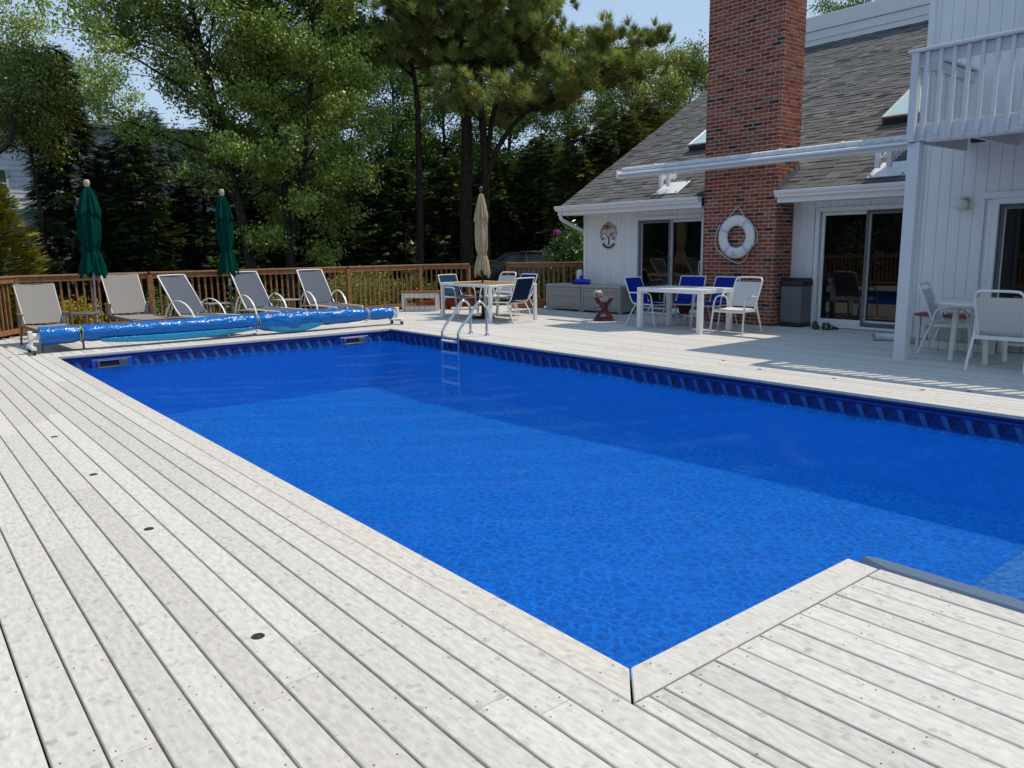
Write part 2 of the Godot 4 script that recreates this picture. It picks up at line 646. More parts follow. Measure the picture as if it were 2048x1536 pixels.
func deck() -> void:
	var root := struct("deck")
	var r := RandomNumberGenerator.new()
	r.seed = 21
	var list := []     # [distance, polygon]
	var ends := []
	var x := 1.742
	# rows as [x0, x1, z near, z far near-limit]
	var rows := []
	while x > -3.3:
		rows.append([x - PITCH + 0.0078, x, 2.2, 0.0])
		x -= PITCH
	x = 1.748
	for wd in [0.066, 0.066]:
		rows.append([x, x + wd, 2.2, ZN + 0.155])
		x += wd + 0.0075
	while x < XS - 0.05:
		rows.append([x, minf(x + PITCH - 0.0078, XS), 2.2, ZN + 0.155])
		x += PITCH
	x = 1.748
	while x < XR - 0.02:
		rows.append([x, x + PITCH - 0.006, ZF - 0.153, 0.0])
		x += PITCH
	x = XR
	while x < 12.95:
		rows.append([x, x + PITCH - 0.0075, 1.6, 0.0])
		x += PITCH
	for row: Array in rows:
		var z0: float = row[2]
		var far: float = row[3] if row[3] < -0.001 else minf(z_far(row[0]), z_far(row[1]))
		if row[0] > 11.6:
			z0 = -5.3
		var z := z0
		var first := true
		while z > far + 0.02:
			var len := r.randf_range(0.8, 2.6) if first else (2.44 if r.randf() < 0.6 else 3.05)
			first = false
			var ze := maxf(z - len, far)
			if ze - far < 0.5:
				ze = far
			var slope := PackedVector2Array([Vector2(row[0], z), Vector2(row[1], z), Vector2(row[1], ze + 0.003), Vector2(row[0], ze + 0.003)])
			var near := Vector2(clampf(0.0, row[0], row[1]), clampf(0.0, ze, z)).length()
			list.append([near, slope, ze])
			z = ze
	list.sort_custom(func(p, q): return p[0] < q[0])
	var rest := mb()
	var screws := []
	for i in list.size():
		var c := jit(lin(0.655, 0.632, 0.598), 0.08, r)
		var p: PackedVector2Array = list[i][1]
		var dy := r.randf_range(-0.0012, 0.0012)
		var m := rest
		if i < 285:
			m = mb()
		m.col = c
		m.slab(p, -0.028, dy, 0.0035)
		if i < 285:
			part("plank", m, mt.deck_board, root)
		if list[i][0] < 7.5:
			var zz := p[0].y - 0.03
			while zz > p[2].y:
				for e in [0.17, 0.83]:
					if p[1].x - p[0].x > 0.1 or e < 0.5:
						screws.append(Vector3(lerpf(p[0].x, p[1].x, e) + r.randf_range(-0.006, 0.006), dy + 0.001, zz + r.randf_range(-0.008, 0.008)))
				var nx := zz - 0.61
				if nx < p[2].y and zz > p[2].y + 0.08:
					nx = p[2].y + 0.03
				zz = nx
	part("far_planks", rest, mt.deck_board, root, "stuff")
	# edge boards round the water, mitred at the near corner where the joint has opened
	var e := 0.15
	var cuts := [ZN + 0.146, -4.9, -8.6, ZF - e]
	for i in 3:
		var m := mb(jit(lin(0.66, 0.625, 0.575), 0.05, r))
		var za: float = cuts[i]
		var zb: float = cuts[i + 1] + 0.003
		var q := PackedVector2Array([Vector2(XL - e, za), Vector2(XL, za - 0.146 if i == 0 else za), Vector2(XL, zb + (0.147 if i == 2 else 0.0)), Vector2(XL - e, zb)])
		m.slab(q, -0.03, 0.001, 0.004)
		part("edge_board", m, mt.deck_board, root)
	var nb := mb(lin(0.67, 0.64, 0.60))
	nb.slab(PackedVector2Array([Vector2(XL + 0.008, ZN + 0.001), Vector2(XS + 0.01, ZN + 0.001), Vector2(XS - 0.004, ZN + 0.15), Vector2(XL - 0.139, ZN + 0.15)]), -0.03, 0.001, 0.004)
	part("edge_board", nb, mt.deck_board, root)
	var cf := [XL - e, 4.6, XR + 0.04]
	for i in 2:
		var m := mb(jit(lin(0.67, 0.64, 0.60), 0.04, r))
		m.slab(PackedVector2Array([Vector2(cf[i] + (0.147 if i == 0 else 0.002), ZF), Vector2(cf[i + 1], ZF), Vector2(cf[i + 1], ZF - e + 0.003), Vector2(cf[i] + 0.003, ZF - e + 0.003)]), -0.03, 0.001, 0.004)
		part("edge_board", m, mt.deck_board, root)
	for q in [XL - 0.1, XL - 0.03]:
		for zz in range(8):
			screws.append(Vector3(q, 0.0022, ZN - 0.05 - zz * 0.61 + 0.08 * (XL - q)))
	for xx in range(4):
		for q in [0.03, 0.12]:
			screws.append(Vector3(XL + 0.08 + xx * 0.45, 0.0022, ZN + q))
	var mm := MultiMesh.new()
	mm.transform_format = MultiMesh.TRANSFORM_3D
	var dm := mb(lin(0.05, 0.045, 0.04))
	dm.disc(Vector3.ZERO, 0.0032, Vector3.UP, 7)
	mm.mesh = dm.mesh()
	mm.instance_count = screws.size()
	for i in screws.size():
		mm.set_instance_transform(i, Transform3D(Basis(), screws[i]))
	var sc := MultiMeshInstance3D.new()
	sc.name = "screws"
	sc.multimesh = mm
	sc.material_override = mt.screw
	sc.set_meta("kind", "stuff")
	root.add_child(sc)
	# joists, and a black sheet added below the boards to keep gaps dark
	var jo := mb(lin(0.2, 0.17, 0.13))
	for zz in range(-16, 3):
		if zz > -13 and zz < -1:
			jo.box(Vector3(0.12, -0.11, zz), Vector3(3.3, 0.15, 0.04))
			jo.box(Vector3(10.2, -0.11, zz), Vector3(5.5, 0.15, 0.04))
		elif zz <= -13:
			jo.box(Vector3(7.0, -0.11, zz), Vector3(9.9, 0.15, 0.04))
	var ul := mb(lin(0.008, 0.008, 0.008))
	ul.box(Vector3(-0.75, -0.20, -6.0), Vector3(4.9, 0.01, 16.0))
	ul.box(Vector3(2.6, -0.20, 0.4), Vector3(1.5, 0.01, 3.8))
	part("added_dark_sheet", ul, mt.rubber, root)  # unseen sheet added to make the gaps between boards look black
	part("joists", jo, mt.cedar, root, "stuff")
	var bl := mb(lin(0.03, 0.028, 0.025))  # dark block added so the open mitre reads as a black gap
	bl.box(Vector3(XL - 0.07, -0.05, ZN + 0.07), Vector3(0.13, 0.03, 0.13), 0.004)
	part("corner_block", bl, mt.cedar, root)
	# brass cover anchors let into the boards
	var a0 := anchor(Vector3(0.98, 0.0015, -2.79), "dark round cover anchor set in the nearest left deck board")
	dup(a0, "dark round cover anchor, second from the camera in the left deck boards", Vector3(0.98, 0.0015, -4.33), 0.4)
	dup(a0, "dark round cover anchor, third from the camera in the left deck boards", Vector3(0.98, 0.0015, -5.69), 0.9)
	dup(a0, "dark round cover anchor, fourth from the camera in the left deck boards", Vector3(0.975, 0.0015, -7.12), 1.4)
	dup(a0, "small dark cover anchor at the far end of the left deck boards", Vector3(1.37, 0.0015, -13.19), 0.0)
	dup(a0, "dark cover anchor on the sunny pool edge before the balcony shadow", Vector3(8.32, 0.0015, -5.99), 0.0)
	dup(a0, "dark cover anchor beside the tip of the balcony shadow", Vector3(8.01, 0.0015, -5.25), 0.0)
	dup(a0, "dark cover anchor below the first stripes of the balcony shadow", Vector3(8.04, 0.0015, -4.34), 0.0)
	dup(a0, "dark cover anchor in the sun in front of the striped shadow", Vector3(8.02, 0.0015, -3.39), 0.0)
	dup(a0, "dark cover anchor at the right end of the striped shadow", Vector3(8.24, 0.0015, -3.04), 0.0)

func anchor(at: Vector3, label: String) -> Node3D:
	var t := thing("cover_anchor", label, "anchor", at, 0.0, "pool cover anchors let into the deck")
	var m := mb(lin(0.05, 0.045, 0.035))
	m.lathe([Vector2(0.026, -0.012), Vector2(0.026, 0.0), Vector2(0.024, 0.002), Vector2(0.018, 0.002), Vector2(0.017, 0.0008), Vector2(0.001, 0.0008)], 18)
	part("collar", m, mt.iron, t)
	var p := mb(lin(0.07, 0.06, 0.045))
	p.lathe([Vector2(0.008, 0.0), Vector2(0.008, 0.0025), Vector2(0.003, 0.0025), Vector2(0.0005, 0.0015)], 10)
	part("plug", p, mt.iron, t)
	return t

func pool() -> void:
	var root := struct("pool")
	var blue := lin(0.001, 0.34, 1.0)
	# walls (each a sheet with thickness) and hopper floor
	var zs := 1.15
	var xe := 7.25
	var deep := -1.9
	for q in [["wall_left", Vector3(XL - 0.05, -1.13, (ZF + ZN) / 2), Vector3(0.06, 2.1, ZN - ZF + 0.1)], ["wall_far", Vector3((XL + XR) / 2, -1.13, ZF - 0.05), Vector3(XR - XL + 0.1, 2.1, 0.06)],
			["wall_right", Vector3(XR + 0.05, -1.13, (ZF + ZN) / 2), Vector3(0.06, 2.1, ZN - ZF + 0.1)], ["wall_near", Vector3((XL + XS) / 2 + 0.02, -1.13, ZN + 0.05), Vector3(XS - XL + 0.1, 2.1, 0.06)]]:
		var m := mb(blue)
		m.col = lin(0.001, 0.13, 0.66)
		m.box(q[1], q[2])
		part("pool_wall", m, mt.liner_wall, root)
	var f := mb(blue)
	var depth := func(x: float, z: float) -> float:
		var d := 0.96 + 0.10 * smoothstep(-4.0, -9.6, z)
		var edge := smoothstep(0.0, 0.25, minf(x - XL, XR - x))
		return -lerpf(0.9, d, edge)
	var rows := []
	for i in 90:
		var row := PackedVector3Array()
		for j in 46:
			var z := lerpf(ZN + 0.06, ZF - 0.04, i / 89.0)
			var x := lerpf(XL - 0.03, XR + 0.03, j / 45.0)
			row.append(Vector3(x, depth.call(x, z), z))
		rows.append(row)
	f.surface(rows, false)
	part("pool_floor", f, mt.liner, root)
	# coping track and printed border of the liner, just proud of the walls
	for s in [[Vector3(XL, 0, ZN), Vector3(XL, 0, ZF), Vector3(1, 0, 0)], [Vector3(XL, 0, ZF), Vector3(XR, 0, ZF), Vector3(0, 0, 1)], [Vector3(XR, 0, ZF), Vector3(XR, 0, 1.2), Vector3(-1, 0, 0)], [Vector3(XS, 0, ZN), Vector3(XL, 0, ZN), Vector3(0, 0, -1)]]:
		var a: Vector3 = s[0]
		var b: Vector3 = s[1]
		var o: Vector3 = s[2]
		var ln := a.distance_to(b)
		var t := mb(lin(0.004, 0.02, 0.16))
		var mid := (a + b) * 0.5
		var along := (b - a).normalized()
		var bs := Basis(along, Vector3.UP, along.cross(Vector3.UP))
		t.box(mid + Vector3(0, -0.045, 0) - o * 0.012, Vector3(ln - 0.02, 0.032, 0.03), 0.008, bs)
		t.col = lin(0.008, 0.06, 0.34)
		t.box(mid + Vector3(0, -0.079, 0) - o * 0.016, Vector3(ln - 0.02, 0.026, 0.02), 0.004, bs)
		part("coping_track", t, mt.plastic, root)
		var d := mb()
		var aa := a - o * 0.0175
		var bb := b - o * 0.0175
		var rep := ln / 0.20
		d.quad(aa + Vector3(0, -0.275, 0), bb + Vector3(0, -0.275, 0), bb + Vector3(0, -0.092, 0), aa + Vector3(0, -0.092, 0), o, Vector2(0, 1), Vector2(rep, 1), Vector2(rep, 0), Vector2(0, 0))
		part("liner_border", d, mt.tile_print, root)
	# two skimmer mouths in the far wall
	for sx in [2.61, 6.63]:
		var face := mb(lin(0.02, 0.09, 0.42))
		face.box(Vector3(sx, -0.165, ZF + 0.001), Vector3(0.56, 0.15, 0.03), 0.006)
		var k := part("skimmer", face, mt.plastic, root)
		var plate := mb(lin(0.08, 0.12, 0.16))
		for q in [[Vector3(0, 0.049, 0), Vector3(0.42, 0.018, 0.02)], [Vector3(0, -0.049, 0), Vector3(0.42, 0.018, 0.02)], [Vector3(-0.19, 0, 0), Vector3(0.04, 0.08, 0.02)], [Vector3(0.15, 0, 0), Vector3(0.12, 0.08, 0.02)]]:
			plate.box(Vector3(sx, -0.165, ZF + 0.02) + q[0], q[1], 0.004)
		part("frame", plate, mt.plastic, k)
		var hole := mb(lin(0.01, 0.012, 0.015))
		hole.box(Vector3(sx - 0.04, -0.165, ZF + 0.0175), Vector3(0.262, 0.081, 0.006))
		part("mouth", hole, mt.rubber, k)
	# moulded step section that opens off the near right side
	var teal := lin(0.12, 0.46, 0.62)
	var hs := [[-0.66, ZN - 0.08], [-0.50, -1.2], [-0.36, -0.7]]
	for i in 3:
		var y: float = hs[i][0]
		var z0: float = hs[i][1]
		var pl := PackedVector2Array([Vector2(XS + 0.15, z0 + 0.16), Vector2(XS + 0.40, z0 + 0.04)])
		for j in 7:
			pl.append(Vector2(lerpf(XS + 0.8, xe - 0.75, j / 6.0), z0))
		pl.append(Vector2(xe - 0.4, z0 + 0.08))
		pl.append(Vector2(xe, z0 + 0.3))
		pl.append(Vector2(xe, zs))
		pl.append(Vector2(XS + 0.15, zs))
		var m := mb(teal)
		m.slab(pl, -1.3, y, 0.03)
		part("step", m, mt.liner, root)  # steps carry the same painted caustic veins as the floor
	var sw := mb(teal)
	sw.box(Vector3(XS + 0.10, -0.70, (ZN + zs) / 2 + 0.03), Vector3(0.06, 1.2, zs - ZN))
	sw.box(Vector3(xe + 0.06, -0.70, (ZN + zs) / 2 + 0.06), Vector3(0.06, 1.2, zs - ZN - 0.02))
	sw.box(Vector3((XS + xe) / 2, -0.70, zs + 0.03), Vector3(xe - XS - 0.3, 1.2, 0.06))
	part("step_wall", sw, mt.fibreglass, root)
	# rounded blue-grey rim of the step section
	var rim := mb(lin(0.115, 0.165, 0.25))
	rim.slab(PackedVector2Array([Vector2(XS + 0.045, ZN + 0.10), Vector2(XS + 0.075, ZN + 0.03), Vector2(XS + 0.105, ZN + 0.015), Vector2(XS + 0.135, ZN + 0.03), Vector2(XS + 0.155, ZN + 0.09), Vector2(XS + 0.155, zs), Vector2(XS + 0.025, zs), Vector2(XS + 0.025, ZN + 0.17)]), -0.2, -0.004, 0.022)
	part("step_rim", rim, mt.fibreglass, root)

func water() -> void:
	var y := -0.212
	var m := mb()
	var nx := 96
	var nz := 220
	var z1 := 1.1
	var wave := func(x: float, z: float) -> float:
		return 2.6 * (0.0026 * sin(x * 5.1 + z * 2.3) + 0.0020 * sin(x * -3.7 + z * 6.9 + 1.0) + 0.0015 * sin(x * 11.0 + z * 5.0 + 2.0 * sin(z * 0.9)) + 0.0012 * sin(-x * 7.0 + z * 13.0 + 2.0 * sin(x * 1.1)) + 0.003 * sin(x * 1.1 - z * 1.7))
	var hgt := []
	var nor := []
	for j in nz + 1:
		var a := PackedVector3Array()
		var b := PackedVector3Array()
		for i in nx + 1:
			var x := lerpf(XL - 0.02, XR + 0.02, float(i) / nx)
			var z := lerpf(ZF - 0.02, z1, float(j) / nz)
			a.append(Vector3(x, y + wave.call(x, z), z))
			b.append(Vector3(-(wave.call(x + 0.01, z) - wave.call(x - 0.01, z)) / 0.02, 1.0, -(wave.call(x, z + 0.01) - wave.call(x, z - 0.01)) / 0.02).normalized())
		hgt.append(a)
		nor.append(b)
	for j in nz:
		for i in nx:
			var p: Vector3 = hgt[j][i]
			if p.z > ZN + 0.03 and p.x < XS + 0.07:
				continue
			m.squad([hgt[j][i], hgt[j][i + 1], hgt[j + 1][i + 1], hgt[j + 1][i]], [nor[j][i], nor[j][i + 1], nor[j + 1][i + 1], nor[j + 1][i]])
	part("water", m, mt.water, self, "structure")

# ---------------------------------------------------------------- house
var home: Node3D
const HX := 13.0       # pool-side wall of the low part
const WX := 11.65      # pool-side wall of the two-storey wing
const WZ := -5.2
const SLOPE := 0.594
const WHITE := Color(0.80, 0.805, 0.81)

func roof_y(x: float) -> float:
	return 2.42 + SLOPE * (x - 12.58)

func siding(parent: Node3D, x: float, z0: float, z1: float, y0: float, y1: float, holes: Array, pitch: float, tone: Color) -> void:
	# upright boards with v-grooves, each its own piece
	var z := z0
	var r := RandomNumberGenerator.new()
	r.seed = int(absf(x * 100.0 + z0 * 10.0))
	while z < z1 - 0.01:
		var w := minf(pitch, z1 - z)
		var mid := z + w * 0.5
		var runs := [[y0, y1]]
		for h: Array in holes:
			if mid > h[0] and mid < h[1]:
				var nr := []
				for q: Array in runs:
					if h[2] > q[0] + 0.01:
						nr.append([q[0], minf(q[1], h[2])])
					if h[3] < q[1] - 0.01:
						nr.append([maxf(q[0], h[3]), q[1]])
				runs = nr
		for q: Array in runs:
			if q[1] - q[0] < 0.03:
				continue
			var m := mb(jit(tone, 0.02, r))
			m.box(Vector3(x - 0.011, (q[0] + q[1]) * 0.5, mid), Vector3(0.02, q[1] - q[0], w - 0.0025), 0.006)
			part("siding_board", m, mt.paint, parent)
		z += pitch

func slider(parent: Node3D, x: float, z0: float, z1: float, y0: float, y1: float, screen_first: bool, handle_z: float) -> void:
	# sliding glass door facing the pool: casing, two leaves, one behind a dark screen frame
	var cas := mb(WHITE)
	var t := 0.075
	for q in [[Vector3(x - 0.03, (y0 + y1) / 2, z0 - t / 2), Vector3(0.05, y1 - y0 + 2 * t, t)], [Vector3(x - 0.03, (y0 + y1) / 2, z1 + t / 2), Vector3(0.05, y1 - y0 + 2 * t, t)],
			[Vector3(x - 0.032, y1 + t / 2, (z0 + z1) / 2), Vector3(0.05, t, z1 - z0)], [Vector3(x - 0.045, y0 - 0.02, (z0 + z1) / 2), Vector3(0.11, 0.04, z1 - z0)]]:
		cas.box(q[0], q[1], 0.005)
	var door := part("sliding_door", cas, mt.paint, parent)
	var zm := (z0 + z1) / 2
	for i in 2:
		var a := z0 + 0.004 if i == 0 else zm - 0.03
		var b := zm + 0.03 if i == 0 else z1 - 0.004
		var dark := (i == 0) == screen_first
		var fx := x + (0.035 if i == 0 else 0.075)
		var fw := 0.062
		var f := mb(WHITE)
		f.box(Vector3(fx, (y0 + y1) / 2, a + fw / 2), Vector3(0.036, y1 - y0, fw), 0.004)
		f.box(Vector3(fx, (y0 + y1) / 2, b - fw / 2), Vector3(0.036, y1 - y0, fw), 0.004)
		f.box(Vector3(fx, y1 - fw / 2, (a + b) / 2), Vector3(0.034, fw, b - a - 2 * fw), 0.004)
		f.box(Vector3(fx, y0 + 0.05, (a + b) / 2), Vector3(0.034, 0.10, b - a - 2 * fw), 0.004)
		part("leaf_frame", f, mt.metal_paint, door)
		var g := mb()
		g.box(Vector3(fx, (y0 + y1) / 2 + 0.02, (a + b) / 2), Vector3(0.006, y1 - y0 - fw - 0.10, b - a - 2 * fw))
		var gm := MB.new()
		gm.quad(Vector3(fx, y0 + 0.10, a + fw), Vector3(fx, y0 + 0.10, b - fw), Vector3(fx, y1 - fw, b - fw), Vector3(fx, y1 - fw, a + fw), Vector3(-1, 0, 0))
		part("pane", gm, mt.pane, door)
		if dark:
			var s := mb(lin(0.12, 0.13, 0.14))
			var sx := x + 0.008
			for q in [[Vector3(sx, (y0 + y1) / 2, a + 0.03), Vector3(0.016, y1 - y0 - 0.02, 0.05)], [Vector3(sx, (y0 + y1) / 2, b - 0.035), Vector3(0.016, y1 - y0 - 0.02, 0.05)],
					[Vector3(sx, y1 - 0.035, (a + b) / 2), Vector3(0.015, 0.05, b - a - 0.115)], [Vector3(sx, y0 + 0.04, (a + b) / 2), Vector3(0.015, 0.06, b - a - 0.115)]]:
				s.box(q[0], q[1], 0.003)
			part("screen_frame", s, mt.metal_paint, door)
	var h := mb(lin(0.78, 0.78, 0.77))
	h.tube(smooth_path([Vector3(x - 0.005, y0 + 0.82, handle_z), Vector3(x - 0.05, y0 + 0.86, handle_z), Vector3(x - 0.055, y0 + 0.96, handle_z), Vector3(x - 0.05, y0 + 1.06, handle_z), Vector3(x - 0.005, y0 + 1.10, handle_z)], 3), 0.009, 7)
	part("handle", h, mt.metal_paint, door)

func house() -> void:
	home = thing("house", "white board-sided house with a grey shingle roof, brick chimney and balcony", "house")
	# shell with real openings; rooms behind the doors are closed boxes
	var w := mb(WHITE * 0.97)
	var y1 := 2.36
	var dl := [-11.65, -9.95]
	var dr := [-7.42, -5.75]
	for q in [[-13.3, dl[0] - 0.01, -0.6, y1], [dl[1] + 0.01, dr[0] - 0.01, -0.6, y1], [dr[1] + 0.01, WZ, -0.6, y1], [dl[0], dl[1], 2.05, y1], [dr[0], dr[1], 2.05, y1], [dl[0], dl[1], -0.6, -0.02], [dr[0], dr[1], -0.6, -0.02]]:
		w.box(Vector3(HX + 0.08, (q[2] + q[3]) / 2, (q[0] + q[1]) / 2), Vector3(0.155, q[3] - q[2], q[1] - q[0]))
	part("wall", w, mt.paint, home)
	# gable wall towards the drive, back wall and the wall beside the wing
	var gw := mb(WHITE * 0.97)
	var ga := PackedVector3Array([Vector3(HX + 0.01, -0.62, -13.3), Vector3(19.4, -0.62, -13.3), Vector3(19.4, roof_y(19.4) - 0.2, -13.3), Vector3(HX + 0.01, roof_y(HX) - 0.2, -13.3)])
	for dz in [0.0, 0.14]:
		gw.quad(ga[0] + Vector3(0, 0, dz), ga[1] + Vector3(0, 0, dz), ga[2] + Vector3(0, 0, dz), ga[3] + Vector3(0, 0, dz), Vector3(0, 0, -1 if dz == 0.0 else 1))
	gw.box(Vector3(19.45, 2.6, -9.2), Vector3(0.15, 6.5, 8.3))
	part("gable_wall", gw, mt.paint, home)
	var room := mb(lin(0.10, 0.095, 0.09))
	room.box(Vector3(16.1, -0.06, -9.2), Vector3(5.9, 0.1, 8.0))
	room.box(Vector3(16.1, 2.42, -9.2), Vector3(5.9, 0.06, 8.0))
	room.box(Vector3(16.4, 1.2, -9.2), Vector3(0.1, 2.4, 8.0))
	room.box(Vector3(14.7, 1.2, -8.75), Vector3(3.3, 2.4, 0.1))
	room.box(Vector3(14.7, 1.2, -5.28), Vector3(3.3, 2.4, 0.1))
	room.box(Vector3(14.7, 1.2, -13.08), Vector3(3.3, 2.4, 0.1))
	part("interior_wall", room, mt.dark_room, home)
	siding(home, HX, -13.3, -9.53, -0.05, 2.30, [[dl[0] - 0.07, dl[1] + 0.07, -0.1, 2.07]], 0.142, WHITE)
	siding(home, HX, -7.955, WZ, -0.05, 2.30, [[dr[0] - 0.07, dr[1] + 0.07, -0.1, 2.07]], 0.142, WHITE)
	var corner := mb(WHITE)
	corner.box(Vector3(HX - 0.02, 1.12, -13.28), Vector3(0.05, 2.4, 0.09), 0.004)
	part("corner_board", corner, mt.paint, home)
	slider(home, HX, dl[0], dl[1], 0.05, 2.0, true, dl[1] - 0.035)
	slider(home, HX, dr[0], dr[1], 0.05, 2.0, false, dr[0] + 0.035)
	# roof: deck, shingle courses, gutters, parapet
	var rd := mb(lin(0.05, 0.05, 0.05))
	var x0 := 12.44
	var x1 := 19.3
	for zz in [[-13.6, -9.53], [-9.53, -7.95], [-7.95, WZ - 0.01]]:
		var xs: float = x0 if zz[0] != -9.53 else 13.1
		var a := Vector3(xs, roof_y(xs) - 0.03, zz[0])
		var b := Vector3(x1, roof_y(x1) - 0.03, zz[0])
		var dn := Vector3(0, -0.06, 0)
		var dz := Vector3(0, 0, zz[1] - zz[0])
		rd.quad(a, b, b + dz, a + dz, Vector3.UP)
		rd.quad(a + dn, b + dn, b + dn + dz, a + dn + dz, Vector3.DOWN)
		rd.quad(a, b, b + dn, a + dn, Vector3(0, 0, -1))
		rd.quad(a + dz, b + dz, b + dz + dn, a + dz + dn, Vector3(0, 0, 1))
		rd.quad(a, a + dz, a + dz + dn, a + dn, Vector3(-1, 0, 0))
	var roof := part("roof", rd, mt.shingle, home)
	var rk := mb(WHITE)
	rk.beam(Vector3(x0, roof_y(x0) - 0.09, -13.615), Vector3(x1, roof_y(x1) - 0.09, -13.615), 0.024, 0.16, 0.003)
	part("rake_board", rk, mt.paint, roof)
	shingles(roof)
	for q in [[-13.62, -9.56], [-7.93, WZ + 0.02]]:
		var g := mb(WHITE)
		var prof := [Vector2(0.0, 0.0), Vector2(-0.075, 0.0), Vector2(-0.085, 0.03), Vector2(-0.115, 0.06), Vector2(-0.12, 0.105), Vector2(-0.11, 0.11), Vector2(-0.105, 0.10), Vector2(-0.10, 0.065), Vector2(-0.07, 0.012), Vector2(-0.01, 0.012), Vector2(0.0, 0.1), Vector2(0.0, 0.0)]
		var gx := 12.412
		var gy := 2.265
		for i in prof.size() - 1:
			var p: Vector2 = prof[i]
			var p2: Vector2 = prof[i + 1]
			var e := (p2 - p)
			var o := Vector3(e.y, -e.x, 0)
			g.quad(Vector3(gx + p.x, gy + p.y, q[0]), Vector3(gx + p2.x, gy + p2.y, q[0]), Vector3(gx + p2.x, gy + p2.y, q[1]), Vector3(gx + p.x, gy + p.y, q[1]), o)
		for ez in [q[0], q[1]]:
			var so := Vector3(0, 0, -1 if ez == q[0] else 1)
			for i in range(1, 5):
				g.tri(Vector3(gx, gy, ez), Vector3(gx + prof[i].x, gy + prof[i].y, ez), Vector3(gx + prof[i + 1].x, gy + prof[i + 1].y, ez), so)
			g.tri(Vector3(gx, gy, ez), Vector3(gx - 0.12, gy + 0.105, ez), Vector3(gx, gy + 0.11, ez), so)
		part("gutter", g, mt.metal_paint, home)
		var fb := mb(WHITE)
		fb.box(Vector3(12.425, 2.255, (q[0] + q[1]) / 2), Vector3(0.022, 0.17, q[1] - q[0]), 0.003)
		fb.box(Vector3(12.71, 2.185, (q[0] + q[1]) / 2), Vector3(0.55, 0.02, q[1] - q[0] - 0.002))
		part("eave_board", fb, mt.paint, home)
	var ds := mb(WHITE * 0.95)
	ds.tube(smooth_path([Vector3(12.40, 2.27, -13.50), Vector3(12.40, 2.14, -13.50), Vector3(12.46, 2.06, -13.48), Vector3(12.90, 1.86, -13.40), Vector3(13.06, 1.76, -13.37), Vector3(13.08, 1.60, -13.37), Vector3(13.08, -0.5, -13.37)], 4), 0.042, 8)
	part("downspout", ds, mt.metal_paint, home)
	for q in [[-9.2, 6.45, 0.26, 0.02], [-9.2, 6.67, 0.215, 0.0], [-9.2, 6.955, 0.36, -0.035]]:
		var pb := mb(WHITE)
		pb.box(Vector3(x1 + 0.06 + q[3], q[1], q[0]), Vector3(0.12, q[2] - 0.006, 8.6), 0.006)
		part("parapet_board", pb, mt.paint, home)
	skylight(-11.45, -10.6, 14.4, 15.3)
	skylight(-7.15, -6.2, 14.45, 15.5)
	awning()
	var art := thing("wall_art", "oval metal tree-of-life ornament with coloured birds on the white wall", "wall art", Vector3(HX - 0.045, 1.72, -12.52))
	wall_art(art)

func shingles(roof: Node3D) -> void:
	var r := RandomNumberGenerator.new()
	r.seed = 77
	var sl := sqrt(1.0 + SLOPE * SLOPE)
	var along := Vector3(1, SLOPE, 0) / sl
	var up := Vector3(-SLOPE, 1, 0) / sl
	var list := []
	var course := 0
	var s := 0.0
	var total := (19.3 - 12.40) * sl
	while s < total:
		var x := 12.40 + s / sl
		var z := -13.62 - r.randf() * 0.2
		while z < WZ - 0.02:
			var w := r.randf_range(0.14, 0.34)
			var za := maxf(z, -13.62)
			var zb := minf(z + w, WZ - 0.012)
			z += w
			if x < 13.1:
				if za > -9.52 and zb < -7.96:
					continue
				if za < -9.52 and zb > -9.52:
					zb = -9.53
				elif za < -7.96 and zb > -7.96:
					za = -7.95
			if zb - za < 0.02:
				continue
			var thick := 0.014 if r.randf() < 0.5 else 0.008
			var c := Vector3(x, roof_y(x), (za + zb) / 2)
			list.append([c, zb - za, thick, course])
		s += 0.142
		course += 1
	# the ones that show largest: nearest to the pool's near end and left of the chimney
	var order := range(list.size())
	order.sort_custom(func(p, q): return list[p][0].distance_squared_to(Vector3(0, 1.5, 0)) < list[q][0].distance_squared_to(Vector3(0, 1.5, 0)))
	var rest := mb()
	var n := 0
	for i: int in order:
		var q: Array = list[i]
		var v := r.randf()
		var base := lin(0.20, 0.197, 0.193) if v < 0.55 else (lin(0.175, 0.173, 0.171) if v < 0.80 else (lin(0.245, 0.238, 0.228) if v < 0.94 else lin(0.115, 0.113, 0.113)))
		var m := rest if n >= 290 else mb()
		m.col = jit(base, 0.10, r)
		var b := Basis(along, up, along.cross(up))
		var t: float = q[2]
		# a strip lying on the course below: thick at its lower edge
		m.box((q[0] as Vector3) + up * (t * 0.5 + 0.004) + along * 0.085, Vector3(0.175, t, q[1] - 0.004), 0.002, b * Basis(Vector3(0, 0, 1), -0.055))
		if n < 290:
			part("shingle", m, mt.shingle, roof)
		n += 1
	part("far_shingles", rest, mt.shingle, roof, "stuff")

